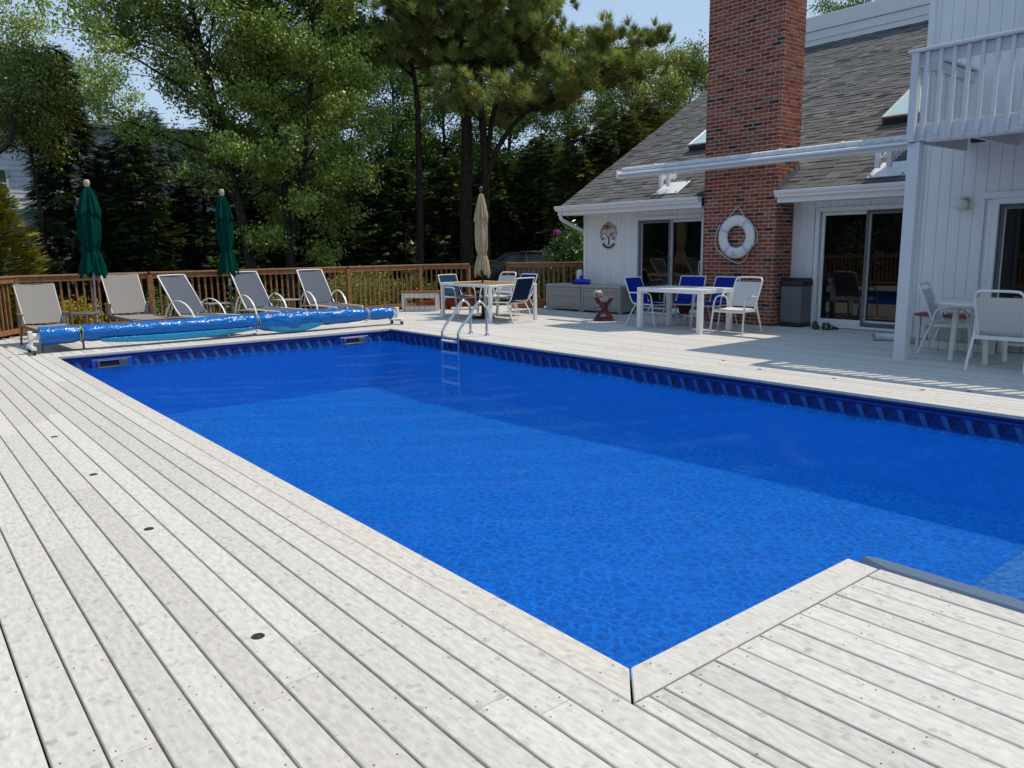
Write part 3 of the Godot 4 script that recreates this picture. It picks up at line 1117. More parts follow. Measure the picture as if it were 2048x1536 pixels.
func skylight(z0: float, z1: float, xa: float, xb: float) -> void:
	var sl := sqrt(1.0 + SLOPE * SLOPE)
	var along := Vector3(1, SLOPE, 0) / sl
	var up := Vector3(-SLOPE, 1, 0) / sl
	var b := Basis(along, up, along.cross(up))
	var c := Vector3((xa + xb) / 2, roof_y((xa + xb) / 2), (z0 + z1) / 2)
	var ln := (xb - xa) * sl
	var m := mb(lin(0.05, 0.048, 0.046))
	var wd := z1 - z0
	m.box(c + up * 0.07, Vector3(ln, 0.16, wd), 0.015, b)
	var s := part("skylight", m, mt.metal_paint, home)
	var f := mb(lin(0.55, 0.56, 0.54))
	for q in [[Vector3(0, 0.16, -wd / 2 + 0.03), Vector3(ln, 0.03, 0.06)], [Vector3(0, 0.16, wd / 2 - 0.03), Vector3(ln, 0.03, 0.06)], [Vector3(-ln / 2 + 0.03, 0.16, 0), Vector3(0.06, 0.03, wd - 0.12)], [Vector3(ln / 2 - 0.03, 0.16, 0), Vector3(0.06, 0.03, wd - 0.12)]]:
		f.box(c + b * q[0], q[1], 0.005, b)
	part("frame", f, mt.metal_paint, s)
	var p := mb()
	var h := Vector3(ln / 2 - 0.05, 0.165, wd / 2 - 0.05)
	p.quad(c + b * Vector3(-h.x, h.y, -h.z), c + b * Vector3(h.x, h.y, -h.z), c + b * Vector3(h.x, h.y, h.z), c + b * Vector3(-h.x, h.y, h.z), up)
	part("pane", p, mt.skylight_pane, s)

func awning() -> void:
	var t := thing("awning", "rolled-up white retractable awning on roof brackets across the brick chimney", "awning", Vector3(12.0, 2.8, -11.27))
	var ln := 6.0
	var prof := []
	# front housing: a rounded trough; closed outline in x,y
	for q in [[0.0, 0.0], [-0.075, 0.004], [-0.105, 0.03], [-0.11, 0.075], [-0.10, 0.10], [-0.06, 0.115], [0.0, 0.12], [0.05, 0.10], [0.06, 0.05], [0.04, 0.01]]:
		prof.append(Vector2(q[0], q[1]))
	var m := mb(WHITE)
	for i in prof.size():
		var p: Vector2 = prof[i]
		var p2: Vector2 = prof[(i + 1) % prof.size()]
		var e := p2 - p
		m.quad(Vector3(p.x, p.y, 0), Vector3(p2.x, p2.y, 0), Vector3(p2.x, p2.y, ln), Vector3(p.x, p.y, ln), Vector3(-e.y, e.x, 0) * (-1.0 if true else 1.0) if (Vector2(-e.y, e.x).dot((p + p2) / 2 - Vector2(-0.03, 0.06)) < 0.0) else Vector3(-e.y, e.x, 0))
	part("front_bar", m, mt.metal_paint, t)
	var gr := mb(lin(0.42, 0.44, 0.48))
	gr.box(Vector3(-0.1105, 0.052, ln / 2), Vector3(0.004, 0.038, ln - 0.06), 0.001)
	part("groove_strip", gr, mt.metal_paint, t)
	var rl := mb(WHITE * 1.0)
	rl.tube([Vector3(0.03, 0.165, 0.05), Vector3(0.03, 0.165, ln - 0.02)], 0.055, 16)
	part("fabric_roll", rl, mt.canvas, t)
	var ec := mb(WHITE * 0.9)
	ec.box(Vector3(-0.02, 0.075, -0.012), Vector3(0.19, 0.17, 0.022), 0.008)
	part("end_cap", ec, mt.plastic, t)
	for zc in [0.9, 3.6, 4.7]:
		var c := mb(WHITE * 0.92)
		c.torus(Vector3(0.03, 0.165, zc), Basis(), 0.062, Vector2(0.007, 0.03), 20, 6, -0.6, PI + 0.4)
		part("clip", c, mt.metal_paint, t)
	# two posts on bolted plates carry the bar on the roof
	var sl := sqrt(1.0 + SLOPE * SLOPE)
	var along := Vector3(1, SLOPE, 0) / sl
	var up := Vector3(-SLOPE, 1, 0) / sl
	var b := Basis(along, up, along.cross(up))
	for zc in [0.62, 5.1]:
		var br := mb(WHITE)
		var cx := 12.86
		var o := Vector3(cx - 12.0, roof_y(cx) - 2.8 + 0.03, zc)
		br.box(o + up * 0.004, Vector3(0.50, 0.012, 0.62), 0.003, b)
		var k := part("bracket", br, mt.metal_paint, t)
		var ps := mb(WHITE)
		for dz in [-0.09, 0.10]:
			ps.box(Vector3(0.72, 0.04, zc + dz - 0.08), Vector3(0.06, 0.40, 0.075), 0.004)
			ps.tri(Vector3(0.75, -0.03, zc + dz - 0.08), Vector3(0.90, -0.03 + 0.05, zc + dz - 0.08), Vector3(0.75, 0.10, zc + dz - 0.08), Vector3(0, 0, 1))
			for s: int in [-1, 1]:
				ps.box(Vector3(0.86, -0.04 + SLOPE * 0.14, zc + dz - 0.08 + s * 0.05), Vector3(0.12, 0.09, 0.012), 0.002, Basis(Vector3(0, 0, 1), 0.53))
		ps.box(Vector3(0.40, 0.13, zc - 0.06), Vector3(0.72, 0.06, 0.06), 0.006)
		part("post", ps, mt.metal_paint, k)
		for q in [[-0.2, -0.26], [0.2, -0.26], [-0.2, 0.26], [0.2, 0.26]]:
			var bo := mb(lin(0.25, 0.25, 0.25))
			bo.xf = Transform3D(b, o + b * Vector3(q[0], 0.012, q[1]))
			bo.lathe([Vector2(0.016, 0), Vector2(0.016, 0.012), Vector2(0.001, 0.014)], 8)
			part("bolt", bo, mt.galvanised, k)

func wall_art(t: Node3D) -> void:
	# flat metal: oval bowl of earth, a trunk that forks again and again, leaves and birds
	var r := RandomNumberGenerator.new()
	r.seed = 14
	var br := mb(lin(0.03, 0.024, 0.02))
	var tips := []
	var todo := [[Vector3(0, -0.22, 0), PI / 2, 0.13, 0.015, 0]]
	while todo.size() > 0:
		var q: Array = todo.pop_back()
		var a: Vector3 = q[0]
		var b: Vector3 = a + Vector3(0, sin(q[1]), cos(q[1])) * q[2]
		var e := Vector2(b.z / 0.25, b.y / 0.285)
		if e.length() > 1.0:
			e = e.normalized()
			b = Vector3(0, e.y * 0.285, e.x * 0.25)
		br.tube([a, (a + b) * 0.5 + Vector3(0, 0, r.randf_range(-0.008, 0.008)), b], [q[3], q[3] * 0.85, q[3] * 0.7], 5)
		if q[4] < 5:
			var spread := r.randf_range(0.4, 0.75)
			todo.append([b, q[1] + spread, q[2] * 0.78, q[3] * 0.68, q[4] + 1])
			todo.append([b, q[1] - spread * r.randf_range(0.6, 1.1), q[2] * 0.8, q[3] * 0.68, q[4] + 1])
		if q[4] >= 3:
			tips.append(b)
	part("branches", br, mt.iron, t)
	var bowl := mb(lin(0.12, 0.085, 0.06))
	for i in 14:
		var a0 := PI * 1.22 + PI * 0.56 * i / 14.0
		var a1 := PI * 1.22 + PI * 0.56 * (i + 1) / 14.0
		var p0 := Vector3(0, sin(a0) * 0.30, cos(a0) * 0.27)
		var p1 := Vector3(0, sin(a1) * 0.30, cos(a1) * 0.27)
		bowl.beam(p0.lerp(Vector3(0, -0.2, 0), 0.15), p1.lerp(Vector3(0, -0.2, 0), 0.15), 0.012, 0.05)
	part("bowl", bowl, mt.iron, t)
	for i in 90:
		var lf := mb(lin(0.035, 0.03, 0.025))
		var p: Vector3 = tips[r.randi() % tips.size()]
		lf.ball(p, Vector3(0.004, 0.019, 0.012), 6, 4)
		part("leaf", lf, mt.iron, t)
	var cs := [lin(0.45, 0.24, 0.05), lin(0.5, 0.3, 0.06), lin(0.4, 0.12, 0.06), lin(0.12, 0.25, 0.32), lin(0.45, 0.16, 0.18), lin(0.4, 0.22, 0.1)]
	var ps := [Vector2(0.24, -0.02), Vector2(0.20, 0.06), Vector2(0.19, -0.10), Vector2(-0.08, 0.17), Vector2(0.0, 0.12), Vector2(-0.09, -0.16)]
	for i in 6:
		var bd := mb(cs[i])
		var p := Vector3(-0.02, ps[i].x, ps[i].y)
		bd.ball(p, Vector3(0.010, 0.034, 0.050), 10, 6)
		bd.ball(p + Vector3(0, 0.024, 0.026), Vector3(0.008, 0.015, 0.016), 8, 5)
		bd.tri(p + Vector3(-0.004, 0.01, -0.025), p + Vector3(-0.004, -0.01, -0.03), p + Vector3(-0.004, -0.03, -0.075))
		part("bird", bd, mt.plastic, t)

func chimney() -> void:
	var x0 := 12.45
	var x1 := 13.10
	var z0 := -9.52
	var z1 := -7.955
	var top := 6.05
	var core := mb(lin(0.64, 0.56, 0.48))
	core.box(Vector3((x0 + x1) / 2, (top - 0.6) / 2, (z0 + z1) / 2), Vector3(x1 - x0 - 0.003, top + 0.6, z1 - z0 - 0.003))
	var root := part("chimney", core, mt.mortar, home)
	var r := RandomNumberGenerator.new()
	r.seed = 4
	var list := []
	var ch := 0.0677
	var bw := 0.2035
	var course := 0
	var y := 0.002
	while y + 0.057 < top:
		var off := bw * 0.5 * (course % 2)
		# front (faces the pool), near side (faces the camera's right) and far side
		for face in 3:
			var ln := z1 - z0 if face == 0 else x1 - x0
			var p := -off
			while p < ln:
				var a := maxf(p, 0.0)
				var b := minf(p + bw - 0.0095, ln)
				p += bw
				if b - a < 0.03:
					continue
				list.append([face, a, b, y, course])
		y += ch
		course += 1
	list.sort_custom(func(p, q): return absf(p[3] - 2.9) + p[0] * 1.2 < absf(q[3] - 2.9) + q[0] * 1.2)
	var rest := mb()
	for i in list.size():
		var q: Array = list[i]
		var v := r.randf()
		var base := lin(0.37, 0.115, 0.075)
		if v < 0.22:
			base = lin(0.43, 0.17, 0.115)
		elif v < 0.42:
			base = lin(0.285, 0.085, 0.06)
		elif v < 0.52:
			base = lin(0.31, 0.155, 0.105)
		elif v < 0.565:
			base = lin(0.085, 0.07, 0.065)
		elif v < 0.72:
			base = lin(0.42, 0.11, 0.065)
		var m := rest if i >= 295 else mb()
		m.col = jit(base, 0.12, r)
		var ln: float = q[2] - q[1]
		var mid: float = (q[1] + q[2]) / 2
		var d := r.randf_range(-0.0015, 0.0015)
		if q[0] == 0:
			m.box(Vector3(x0 + 0.018 + d, q[3] + 0.0285, z0 + mid), Vector3(0.04, 0.057, ln), 0.003)
		else:
			# side bricks butt against the back of the front skin
			var a: float = maxf(x0 + q[1], x0 + 0.0405)
			var b: float = x0 + q[2]
			if b - a < 0.02:
				continue
			m.box(Vector3((a + b) / 2, q[3] + 0.0285, (z1 - 0.018 + d) if q[0] == 1 else (z0 + 0.018 + d)), Vector3(b - a, 0.057, 0.04), 0.003)
		if i < 295:
			part("brick", m, mt.brick, root)
	part("upper_bricks", rest, mt.brick, root, "stuff")
	# flue pot and cap just above the picture
	var cap := mb(lin(0.4, 0.38, 0.35))
	cap.box(Vector3((x0 + x1) / 2, top + 0.04, (z0 + z1) / 2), Vector3(x1 - x0 + 0.06, 0.08, z1 - z0 + 0.06), 0.02)
	part("cap", cap, mt.mortar, root)
	# stepped lead flashing against the roof
	for i in 4:
		var f := mb(lin(0.45, 0.46, 0.47))
		var xa := 12.47 + i * 0.16
		f.box(Vector3(xa + 0.08, roof_y(xa + 0.08) + 0.065 + i * 0.004, z1 + 0.007 + i * 0.0012), Vector3(0.18, 0.19, 0.004), 0.001)
		part("flashing", f, mt.galvanised, root)
	life_ring()

func life_ring() -> void:
	var t := thing("life_ring", "white life ring with a rope hung on the brick chimney", "life ring", Vector3(12.385, 1.60, -8.72))
	var b := Basis(Vector3(0, 0, 1), Vector3(0, 1, 0), Vector3(-1, 0, 0))
	var m := mb(lin(0.80, 0.80, 0.79))
	m.torus(Vector3.ZERO, b, 0.295, Vector2(0.098, 0.05), 48, 14)
	part("ring", m, mt.plastic, t)
	for a in [0.9, 2.7, 4.05, 5.5]:
		var s := mb(lin(0.50, 0.52, 0.68))
		s.torus(Vector3.ZERO, b, 0.295, Vector2(0.1005, 0.0525), 6, 14, a - 0.09, a + 0.09)
		s.col = lin(0.72, 0.73, 0.78)
		s.torus(Vector3.ZERO, b, 0.295, Vector2(0.1012, 0.0532), 3, 14, a - 0.02, a + 0.02)
		part("band", s, mt.plastic, t)
	var rp := mb(lin(0.68, 0.64, 0.55))
	var P := func(y: float, z: float, x := -0.06) -> Vector3: return Vector3(x, y, z)
	# rope: up to a nail, and slack between the bands
	rp.tube([P.call(0.30, -0.22, -0.03), P.call(0.56, 0.0, 0.03), P.call(0.31, 0.20, -0.03)], 0.0095, 6)
	rp.tube(smooth_path([P.call(0.22, -0.33), P.call(0.02, -0.45, -0.02), P.call(-0.18, -0.45, 0.0), P.call(-0.27, -0.34, -0.03), P.call(-0.33, -0.24)], 5), 0.009, 6)
	rp.tube(smooth_path([P.call(-0.33, -0.24), P.call(-0.43, -0.10, -0.01), P.call(-0.48, 0.06, 0.0), P.call(-0.40, 0.22, -0.01), P.call(-0.22, 0.31)], 5), 0.009, 6)
	rp.tube(smooth_path([P.call(-0.22, 0.31), P.call(-0.08, 0.43, 0.0), P.call(0.12, 0.42, -0.02), P.call(0.27, 0.27)], 5), 0.009, 6)
	part("rope", rp, mt.canvas, t)
	var pr := mb(lin(0.12, 0.13, 0.15))
	for q in [[4.60, 0.33, 0.06], [4.62, 0.30, 0.045], [4.76, 0.33, 0.03], [4.84, 0.325, 0.025], [4.62, 0.265, 0.07]]:
		var o := Vector3(0, sin(q[0]), cos(q[0]))
		pr.box(Vector3(-0.053, 0, 0) + o * q[1] + Vector3(0.0045 * absf(q[1] - 0.295) / 0.03, 0, 0), Vector3(0.006, 0.010, q[2]), 0.001)
	part("print", pr, mt.plastic, t)

func wing() -> void:
	var top := 5.85
	var z1 := 2.4
	# two-storey wing: shell with a door opening on each floor
	var s0 := [-4.12, -2.42, 0.13, 1.94]
	var s1 := [-3.98, -2.30, 3.02, 4.98]
	var w := mb(WHITE * 0.97)
	for q in [[WZ, s0[0] - 0.01, -0.6, 2.9], [s0[1] + 0.01, z1, -0.6, 2.9], [s0[0], s0[1], 2.0, 2.9], [s0[0], s0[1], -0.6, 0.07], [WZ, s1[0] - 0.01, 2.9, top], [s1[1] + 0.01, z1, 2.9, top], [s1[0], s1[1], 5.04, top], [s1[0], s1[1], 2.9, 2.96]]:
		w.box(Vector3(WX + 0.08, (q[2] + q[3]) / 2, (q[0] + q[1]) / 2), Vector3(0.155, q[3] - q[2], q[1] - q[0]))
	w.box(Vector3((WX + 19.0) / 2, (top - 0.6) / 2, WZ + 0.075), Vector3(19.0 - WX - 0.32, top + 0.6, 0.145))
	w.box(Vector3((WX + 19.0) / 2, (top - 0.6) / 2, z1 - 0.075), Vector3(19.0 - WX - 0.32, top + 0.6, 0.145))
	w.box(Vector3(19.0, (top - 0.6) / 2, (WZ + z1) / 2), Vector3(0.15, top + 0.6, z1 - WZ))
	part("wing_wall", w, mt.paint, home)
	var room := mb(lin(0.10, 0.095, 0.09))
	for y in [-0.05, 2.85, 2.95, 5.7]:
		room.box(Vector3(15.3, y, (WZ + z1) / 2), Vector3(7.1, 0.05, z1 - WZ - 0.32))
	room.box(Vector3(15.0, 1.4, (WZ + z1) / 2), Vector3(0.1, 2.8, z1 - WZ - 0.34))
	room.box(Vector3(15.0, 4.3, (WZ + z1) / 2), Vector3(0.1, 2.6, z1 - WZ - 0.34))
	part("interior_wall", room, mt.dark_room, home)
	siding(home, WX, WZ, z1, 0.02, top, [[s0[0] - 0.12, s0[1] + 0.12, -0.1, 2.05], [s1[0] - 0.09, s1[1] + 0.09, 2.9, 5.1]], 0.150, WHITE)
	slider(home, WX, s0[0], s0[1], s0[2], s0[3], true, s0[1] - 0.035)
	slider(home, WX, s1[0], s1[1], s1[2], s1[3], true, s1[1] - 0.035)
	var hd := mb(WHITE)
	hd.box(Vector3(WX - 0.034, 2.06, (s0[0] + s0[1]) / 2), Vector3(0.024, 0.09, s0[1] - s0[0] + 0.42), 0.004)
	hd.box(Vector3(WX - 0.034, 1.05, s0[0] - 0.105), Vector3(0.022, 1.9, 0.055), 0.004)
	part("door_trim", hd, mt.paint, home)
	var cb := mb(WHITE)
	cb.box(Vector3(WX - 0.03, top / 2, WZ + 0.04), Vector3(0.045, top, 0.085), 0.005)
	part("corner_board", cb, mt.paint, home)
	# low brick course under the boards
	var r := RandomNumberGenerator.new()
	r.seed = 8
	var z := WZ
	while z < 0.0:
		var m := mb(jit(lin(0.42, 0.36, 0.33), 0.06, r))
		m.box(Vector3(WX - 0.035, 0.055, z + 0.075), Vector3(0.08, 0.095, 0.142), 0.006)
		part("skirt_block", m, mt.paint, home)
		z += 0.15
	var rf := mb(lin(0.09, 0.09, 0.09))
	rf.box(Vector3((WX + 19.0) / 2 - 0.02, top + 0.09, (WZ + z1) / 2 - 0.05), Vector3(19.0 - WX + 0.3, 0.16, z1 - WZ + 0.5), 0.01)
	part("wing_roof", rf, mt.shingle, home)
	balcony()
	var lamp := thing("wall_lamp", "round frosted globe lamp on the white wing wall", "wall lamp", Vector3(WX - 0.022, 1.985, -4.56))
	var b := mb(lin(0.55, 0.54, 0.50))
	b.box(Vector3(-0.012, -0.02, 0.03), Vector3(0.024, 0.17, 0.10), 0.006)
	b.box(Vector3(-0.07, 0.055, 0.02), Vector3(0.10, 0.03, 0.07), 0.006)
	part("bracket", b, mt.metal_paint, lamp)
	var g := mb(lin(0.72, 0.70, 0.62))
	g.ball(Vector3(-0.09, -0.035, 0.0), Vector3(0.085, 0.082, 0.085), 20, 14)
	part("globe", g, mt.metal_paint, lamp)
	var pl := thing("wall_plaque", "round dark-rimmed plaque high on the wing wall at the right edge", "plaque", Vector3(WX - 0.04, 2.32, -3.56))
	var pb := Basis(Vector3(0, 0, 1), Vector3(0, 1, 0), Vector3(-1, 0, 0))
	var rim := mb(lin(0.03, 0.018, 0.025))
	rim.torus(Vector3.ZERO, pb, 0.145, Vector2(0.014, 0.014), 36, 8)
	part("rim", rim, mt.plastic, pl)
	var fc := mb(lin(0.42, 0.36, 0.37))
	fc.xf = Transform3D(Basis(Vector3(0, 1, 0), Vector3(-1, 0, 0), Vector3(0, 0, 1)), Vector3.ZERO)
	fc.lathe([Vector2(0.14, -0.012), Vector2(0.138, 0.003), Vector2(0.06, 0.006), Vector2(0.001, 0.006)], 28)
	part("face", fc, mt.plastic, pl)

func balcony() -> void:
	var grey := lin(0.66, 0.68, 0.70)
	var x0 := 9.93
	var z0 := -4.6
	var z1 := -0.4
	var fl := mb(grey)
	# floor frame: rim boards and joists, boards above
	fl.box(Vector3(x0 + 0.045, 2.755, (z0 + z1) / 2), Vector3(0.04, 0.20, z1 - z0), 0.003)
	fl.box(Vector3((x0 + WX) / 2, 2.755, z0 + 0.02), Vector3(WX - x0 - 0.14, 0.20, 0.04), 0.003)
	for i in 7:
		fl.box(Vector3((x0 + WX) / 2 + 0.02, 2.755, z0 + 0.62 + i * 0.6), Vector3(WX - x0 - 0.12, 0.185, 0.042), 0.003)
	fl.box(Vector3(x0 + 0.09, 2.65, (z0 + z1) / 2 + 0.1), Vector3(0.10, 0.02, z1 - z0 - 0.2), 0.003)
	var bal := part("balcony", fl, mt.paint, home)
	var bx := x0 + 0.08
	while bx < WX - 0.06:
		var bd := mb(lin(0.40, 0.38, 0.36))
		bd.box(Vector3(bx + 0.068, 2.868, (z0 + z1) / 2), Vector3(0.134, 0.025, z1 - z0), 0.003)
		part("floor_board", bd, mt.paint, bal)
		bx += 0.14
	# front rail: balusters screwed onto the rim, cap rail on top
	var post := mb(grey)
	post.box(Vector3(x0 - 0.012, 3.16, z0 + 0.045), Vector3(0.07, 1.02, 0.085), 0.004)
	post.box(Vector3(x0 - 0.012, 2.66, z0 + 0.05), Vector3(0.055, 0.02, 0.07), 0.004)
	part("corner_post", post, mt.paint, bal)
	var z := z0 + 0.175
	while z < z1:
		var m := mb(jit(grey, 0.02))
		m.box(Vector3(x0, 3.19, z), Vector3(0.042, 0.96, 0.042), 0.004)
		m.box(Vector3(x0 + 0.006, 2.69, z), Vector3(0.028, 0.05, 0.036), 0.006)
		part("baluster", m, mt.paint, bal)
		z += 0.150
	var x := x0 + 0.21
	while x < WX - 0.05:
		var m := mb(jit(grey, 0.02))
		m.box(Vector3(x, 3.19, z0 - 0.012), Vector3(0.042, 0.96, 0.04), 0.004)
		part("baluster", m, mt.paint, bal)
		x += 0.150
	var rail := mb(grey)
	rail.box(Vector3(x0 + 0.042, 3.60, (z0 + z1) / 2), Vector3(0.038, 0.13, z1 - z0), 0.004)
	rail.box(Vector3(x0 + 0.01, 3.69, (z0 + z1) / 2 - 0.01), Vector3(0.145, 0.036, z1 - z0 + 0.06), 0.006)
	part("front_rail", rail, mt.paint, bal)
	var sr := mb(grey)
	sr.box(Vector3((x0 + WX) / 2 + 0.05, 3.60, z0 + 0.028), Vector3(WX - x0 - 0.10, 0.13, 0.036), 0.004)
	sr.box(Vector3((x0 + WX) / 2 + 0.04, 3.692, z0 + 0.01), Vector3(WX - x0 - 0.1, 0.034, 0.14), 0.006)
	part("side_rail", sr, mt.paint, bal)
	var sp := mb(lin(0.68, 0.70, 0.72))
	sp.box(Vector3(x0 + 0.075, 1.32, z0 + 0.075), Vector3(0.142, 2.65, 0.142), 0.005)
	part("support_post", sp, mt.paint, bal)
	var vent := mb(lin(0.03, 0.03, 0.03))
	vent.box(Vector3(10.75, 2.70, -4.12), Vector3(0.10, 0.08, 0.14), 0.01)
	part("junction_box", vent, mt.plastic, bal)

# ---------------------------------------------------------------- railings and gate
func cedar_rail(label: String, pts: Array, posts: Array) -> void:
	var a0: Vector3 = pts[0]
	var t := thing("deck_railing", label, "railing", a0, 0.0, "cedar railings round the deck")
	var r := RandomNumberGenerator.new()
	r.seed = int(a0.x * 100)
	var ce := lin(0.37, 0.19, 0.10)
	var hgt := 1.085
	for s in pts.size() - 1:
		var a: Vector3 = (pts[s] as Vector3) - a0
		var b: Vector3 = (pts[s + 1] as Vector3) - a0
		var d := (b - a).normalized()
		var sd := d.cross(Vector3.UP)
		var ln := a.distance_to(b)
		var up := Vector3.UP
		var ext := d * 0.03
		var m := mb(jit(lin(0.44, 0.25, 0.145), 0.06, r))
		m.beam(a - ext + up * (hgt - 0.019), b + ext + up * (hgt - 0.019), 0.135, 0.036, 0.006)
		part("cap_rail", m, mt.cedar, t)
		m = mb(jit(ce, 0.06, r))
		m.beam(a + up * (hgt - 0.085) + sd * 0.034, b + up * (hgt - 0.085) + sd * 0.034, 0.034, 0.088, 0.004)
		part("upper_rail", m, mt.cedar, t)
		m = mb(jit(ce, 0.06, r))
		m.beam(a + up * 0.105 + sd * 0.034, b + up * 0.105 + sd * 0.034, 0.034, 0.088, 0.004)
		part("lower_rail", m, mt.cedar, t)
		var p := 0.07
		while p < ln - 0.05:
			var c := a + d * p - sd * 0.002
			m = mb(jit(ce * 1.02, 0.14, r))
			m.beam(c + up * 0.055, c + up * (hgt - 0.04), 0.036, 0.036, 0.004, sd)
			part("baluster", m, mt.cedar, t)
			p += 0.127
	for q: Vector3 in posts:
		var c := q - a0
		var m := mb(jit(ce * 0.95, 0.05, r))
		m.box(c + Vector3(0, hgt / 2 - 0.03 - 0.2, 0), Vector3(0.09, hgt - 0.012 + 0.35, 0.09), 0.006)
		part("post", m, mt.cedar, t)

func railings() -> void:
	var zz := -16.57
	cedar_rail("long cedar railing behind the loungers along the far side of the deck", [Vector3(1.95, 0, zz), Vector3(4.19, 0, zz), Vector3(8.5, 0, zz), Vector3(10.45, 0, zz), Vector3(11.62, 0, -16.1)],
		[Vector3(1.95, 0, zz + 0.03), Vector3(4.19, 0, zz + 0.06), Vector3(8.5, 0, zz + 0.06), Vector3(10.45, 0, zz + 0.06), Vector3(11.62, 0, -16.09)])
	cedar_rail("angled cedar railing that leaves the picture at the far left edge", [Vector3(-3.3, 0, 2.0), Vector3(-3.3, 0, -3.2), Vector3(-3.3, 0, -8.4), Vector3(-1.2, 0, -12.15), Vector3(1.87, 0, -16.47)], [Vector3(-3.33, 0, 2.0), Vector3(-3.33, 0, -3.2), Vector3(-3.33, 0, -8.4), Vector3(-1.24, 0, -12.18), Vector3(0.4, 0, -14.45)])
	cedar_rail("cedar railing between the gate and the white house corner", [Vector3(12.72, 0, -15.9), Vector3(13.65, 0, -14.77), Vector3(14.6, 0, -13.62)],
		[Vector3(12.72, 0, -15.88), Vector3(13.67, 0, -14.73), Vector3(14.6, 0, -13.62)])
	var g := thing("iron_gate", "black iron gate with an arched top between the two railings", "gate", Vector3(11.72, 0, -16.08))
	var d := Vector3(0.93, 0, 0.17)
	var f := mb(lin(0.012, 0.012, 0.012))
	var arch := []
	for i in 13:
		var s := i / 12.0
		arch.append(d * s + Vector3(0, 0.98 + 0.16 * sin(PI * s), 0))
	f.tube(arch, 0.014, 6)
	f.tube([Vector3(0, 0.05, 0), Vector3(0, 1.02, 0)], 0.018, 6)
	f.tube([d + Vector3(0, 0.05, 0), d + Vector3(0, 1.02, 0)], 0.018, 6)
	f.tube([Vector3(0, 0.12, 0), d + Vector3(0, 0.12, 0)], 0.012, 6)
	part("frame", f, mt.iron, g)
	for i in range(1, 9):
		var s := i / 9.0
		var m := mb(lin(0.012, 0.012, 0.012))
		m.tube([d * s + Vector3(0, 0.12, 0), d * s + Vector3(0, 0.97 + 0.16 * sin(PI * s), 0)], 0.009, 6)
		part("bar", m, mt.iron, g)
	var sc := mb(lin(0.012, 0.012, 0.012))
	for s: int in [-1, 1]:
		var p := []
		for i in 14:
			var a := i * 0.5
			p.append(d * (0.5 + s * (0.10 + 0.02 * cos(a) * (1.0 - i / 18.0))) + Vector3(0, 0.75 + 0.13 * sin(a) * (1.0 - i / 18.0), 0.012))
		sc.tube(p, 0.006, 5)
	part("scroll", sc, mt.iron, g)
	var hook := thing("bird_feeder", "dark hanging bird feeder on a hook by the thick pine trunk", "bird feeder", Vector3(11.05, 0, -18.1))
	var h := mb(lin(0.02, 0.02, 0.02))
	h.tube(smooth_path([Vector3(0, -0.6, 0), Vector3(0, 1.72, 0), Vector3(0.06, 1.80, 0), Vector3(0.16, 1.72, 0)], 4), 0.010, 6)
	part("hook", h, mt.iron, hook)
	var bf := mb(lin(0.05, 0.03, 0.025))
	bf.xf.origin = Vector3(0.16, 1.32, 0)
	bf.lathe([Vector2(0.001, 0.40), Vector2(0.012, 0.38), Vector2(0.11, 0.28), Vector2(0.115, 0.265), Vector2(0.06, 0.262), Vector2(0.06, 0.05), Vector2(0.10, 0.04), Vector2(0.10, 0.015), Vector2(0.001, 0.0)], 14)
	part("feeder", bf, mt.metal_paint, hook)

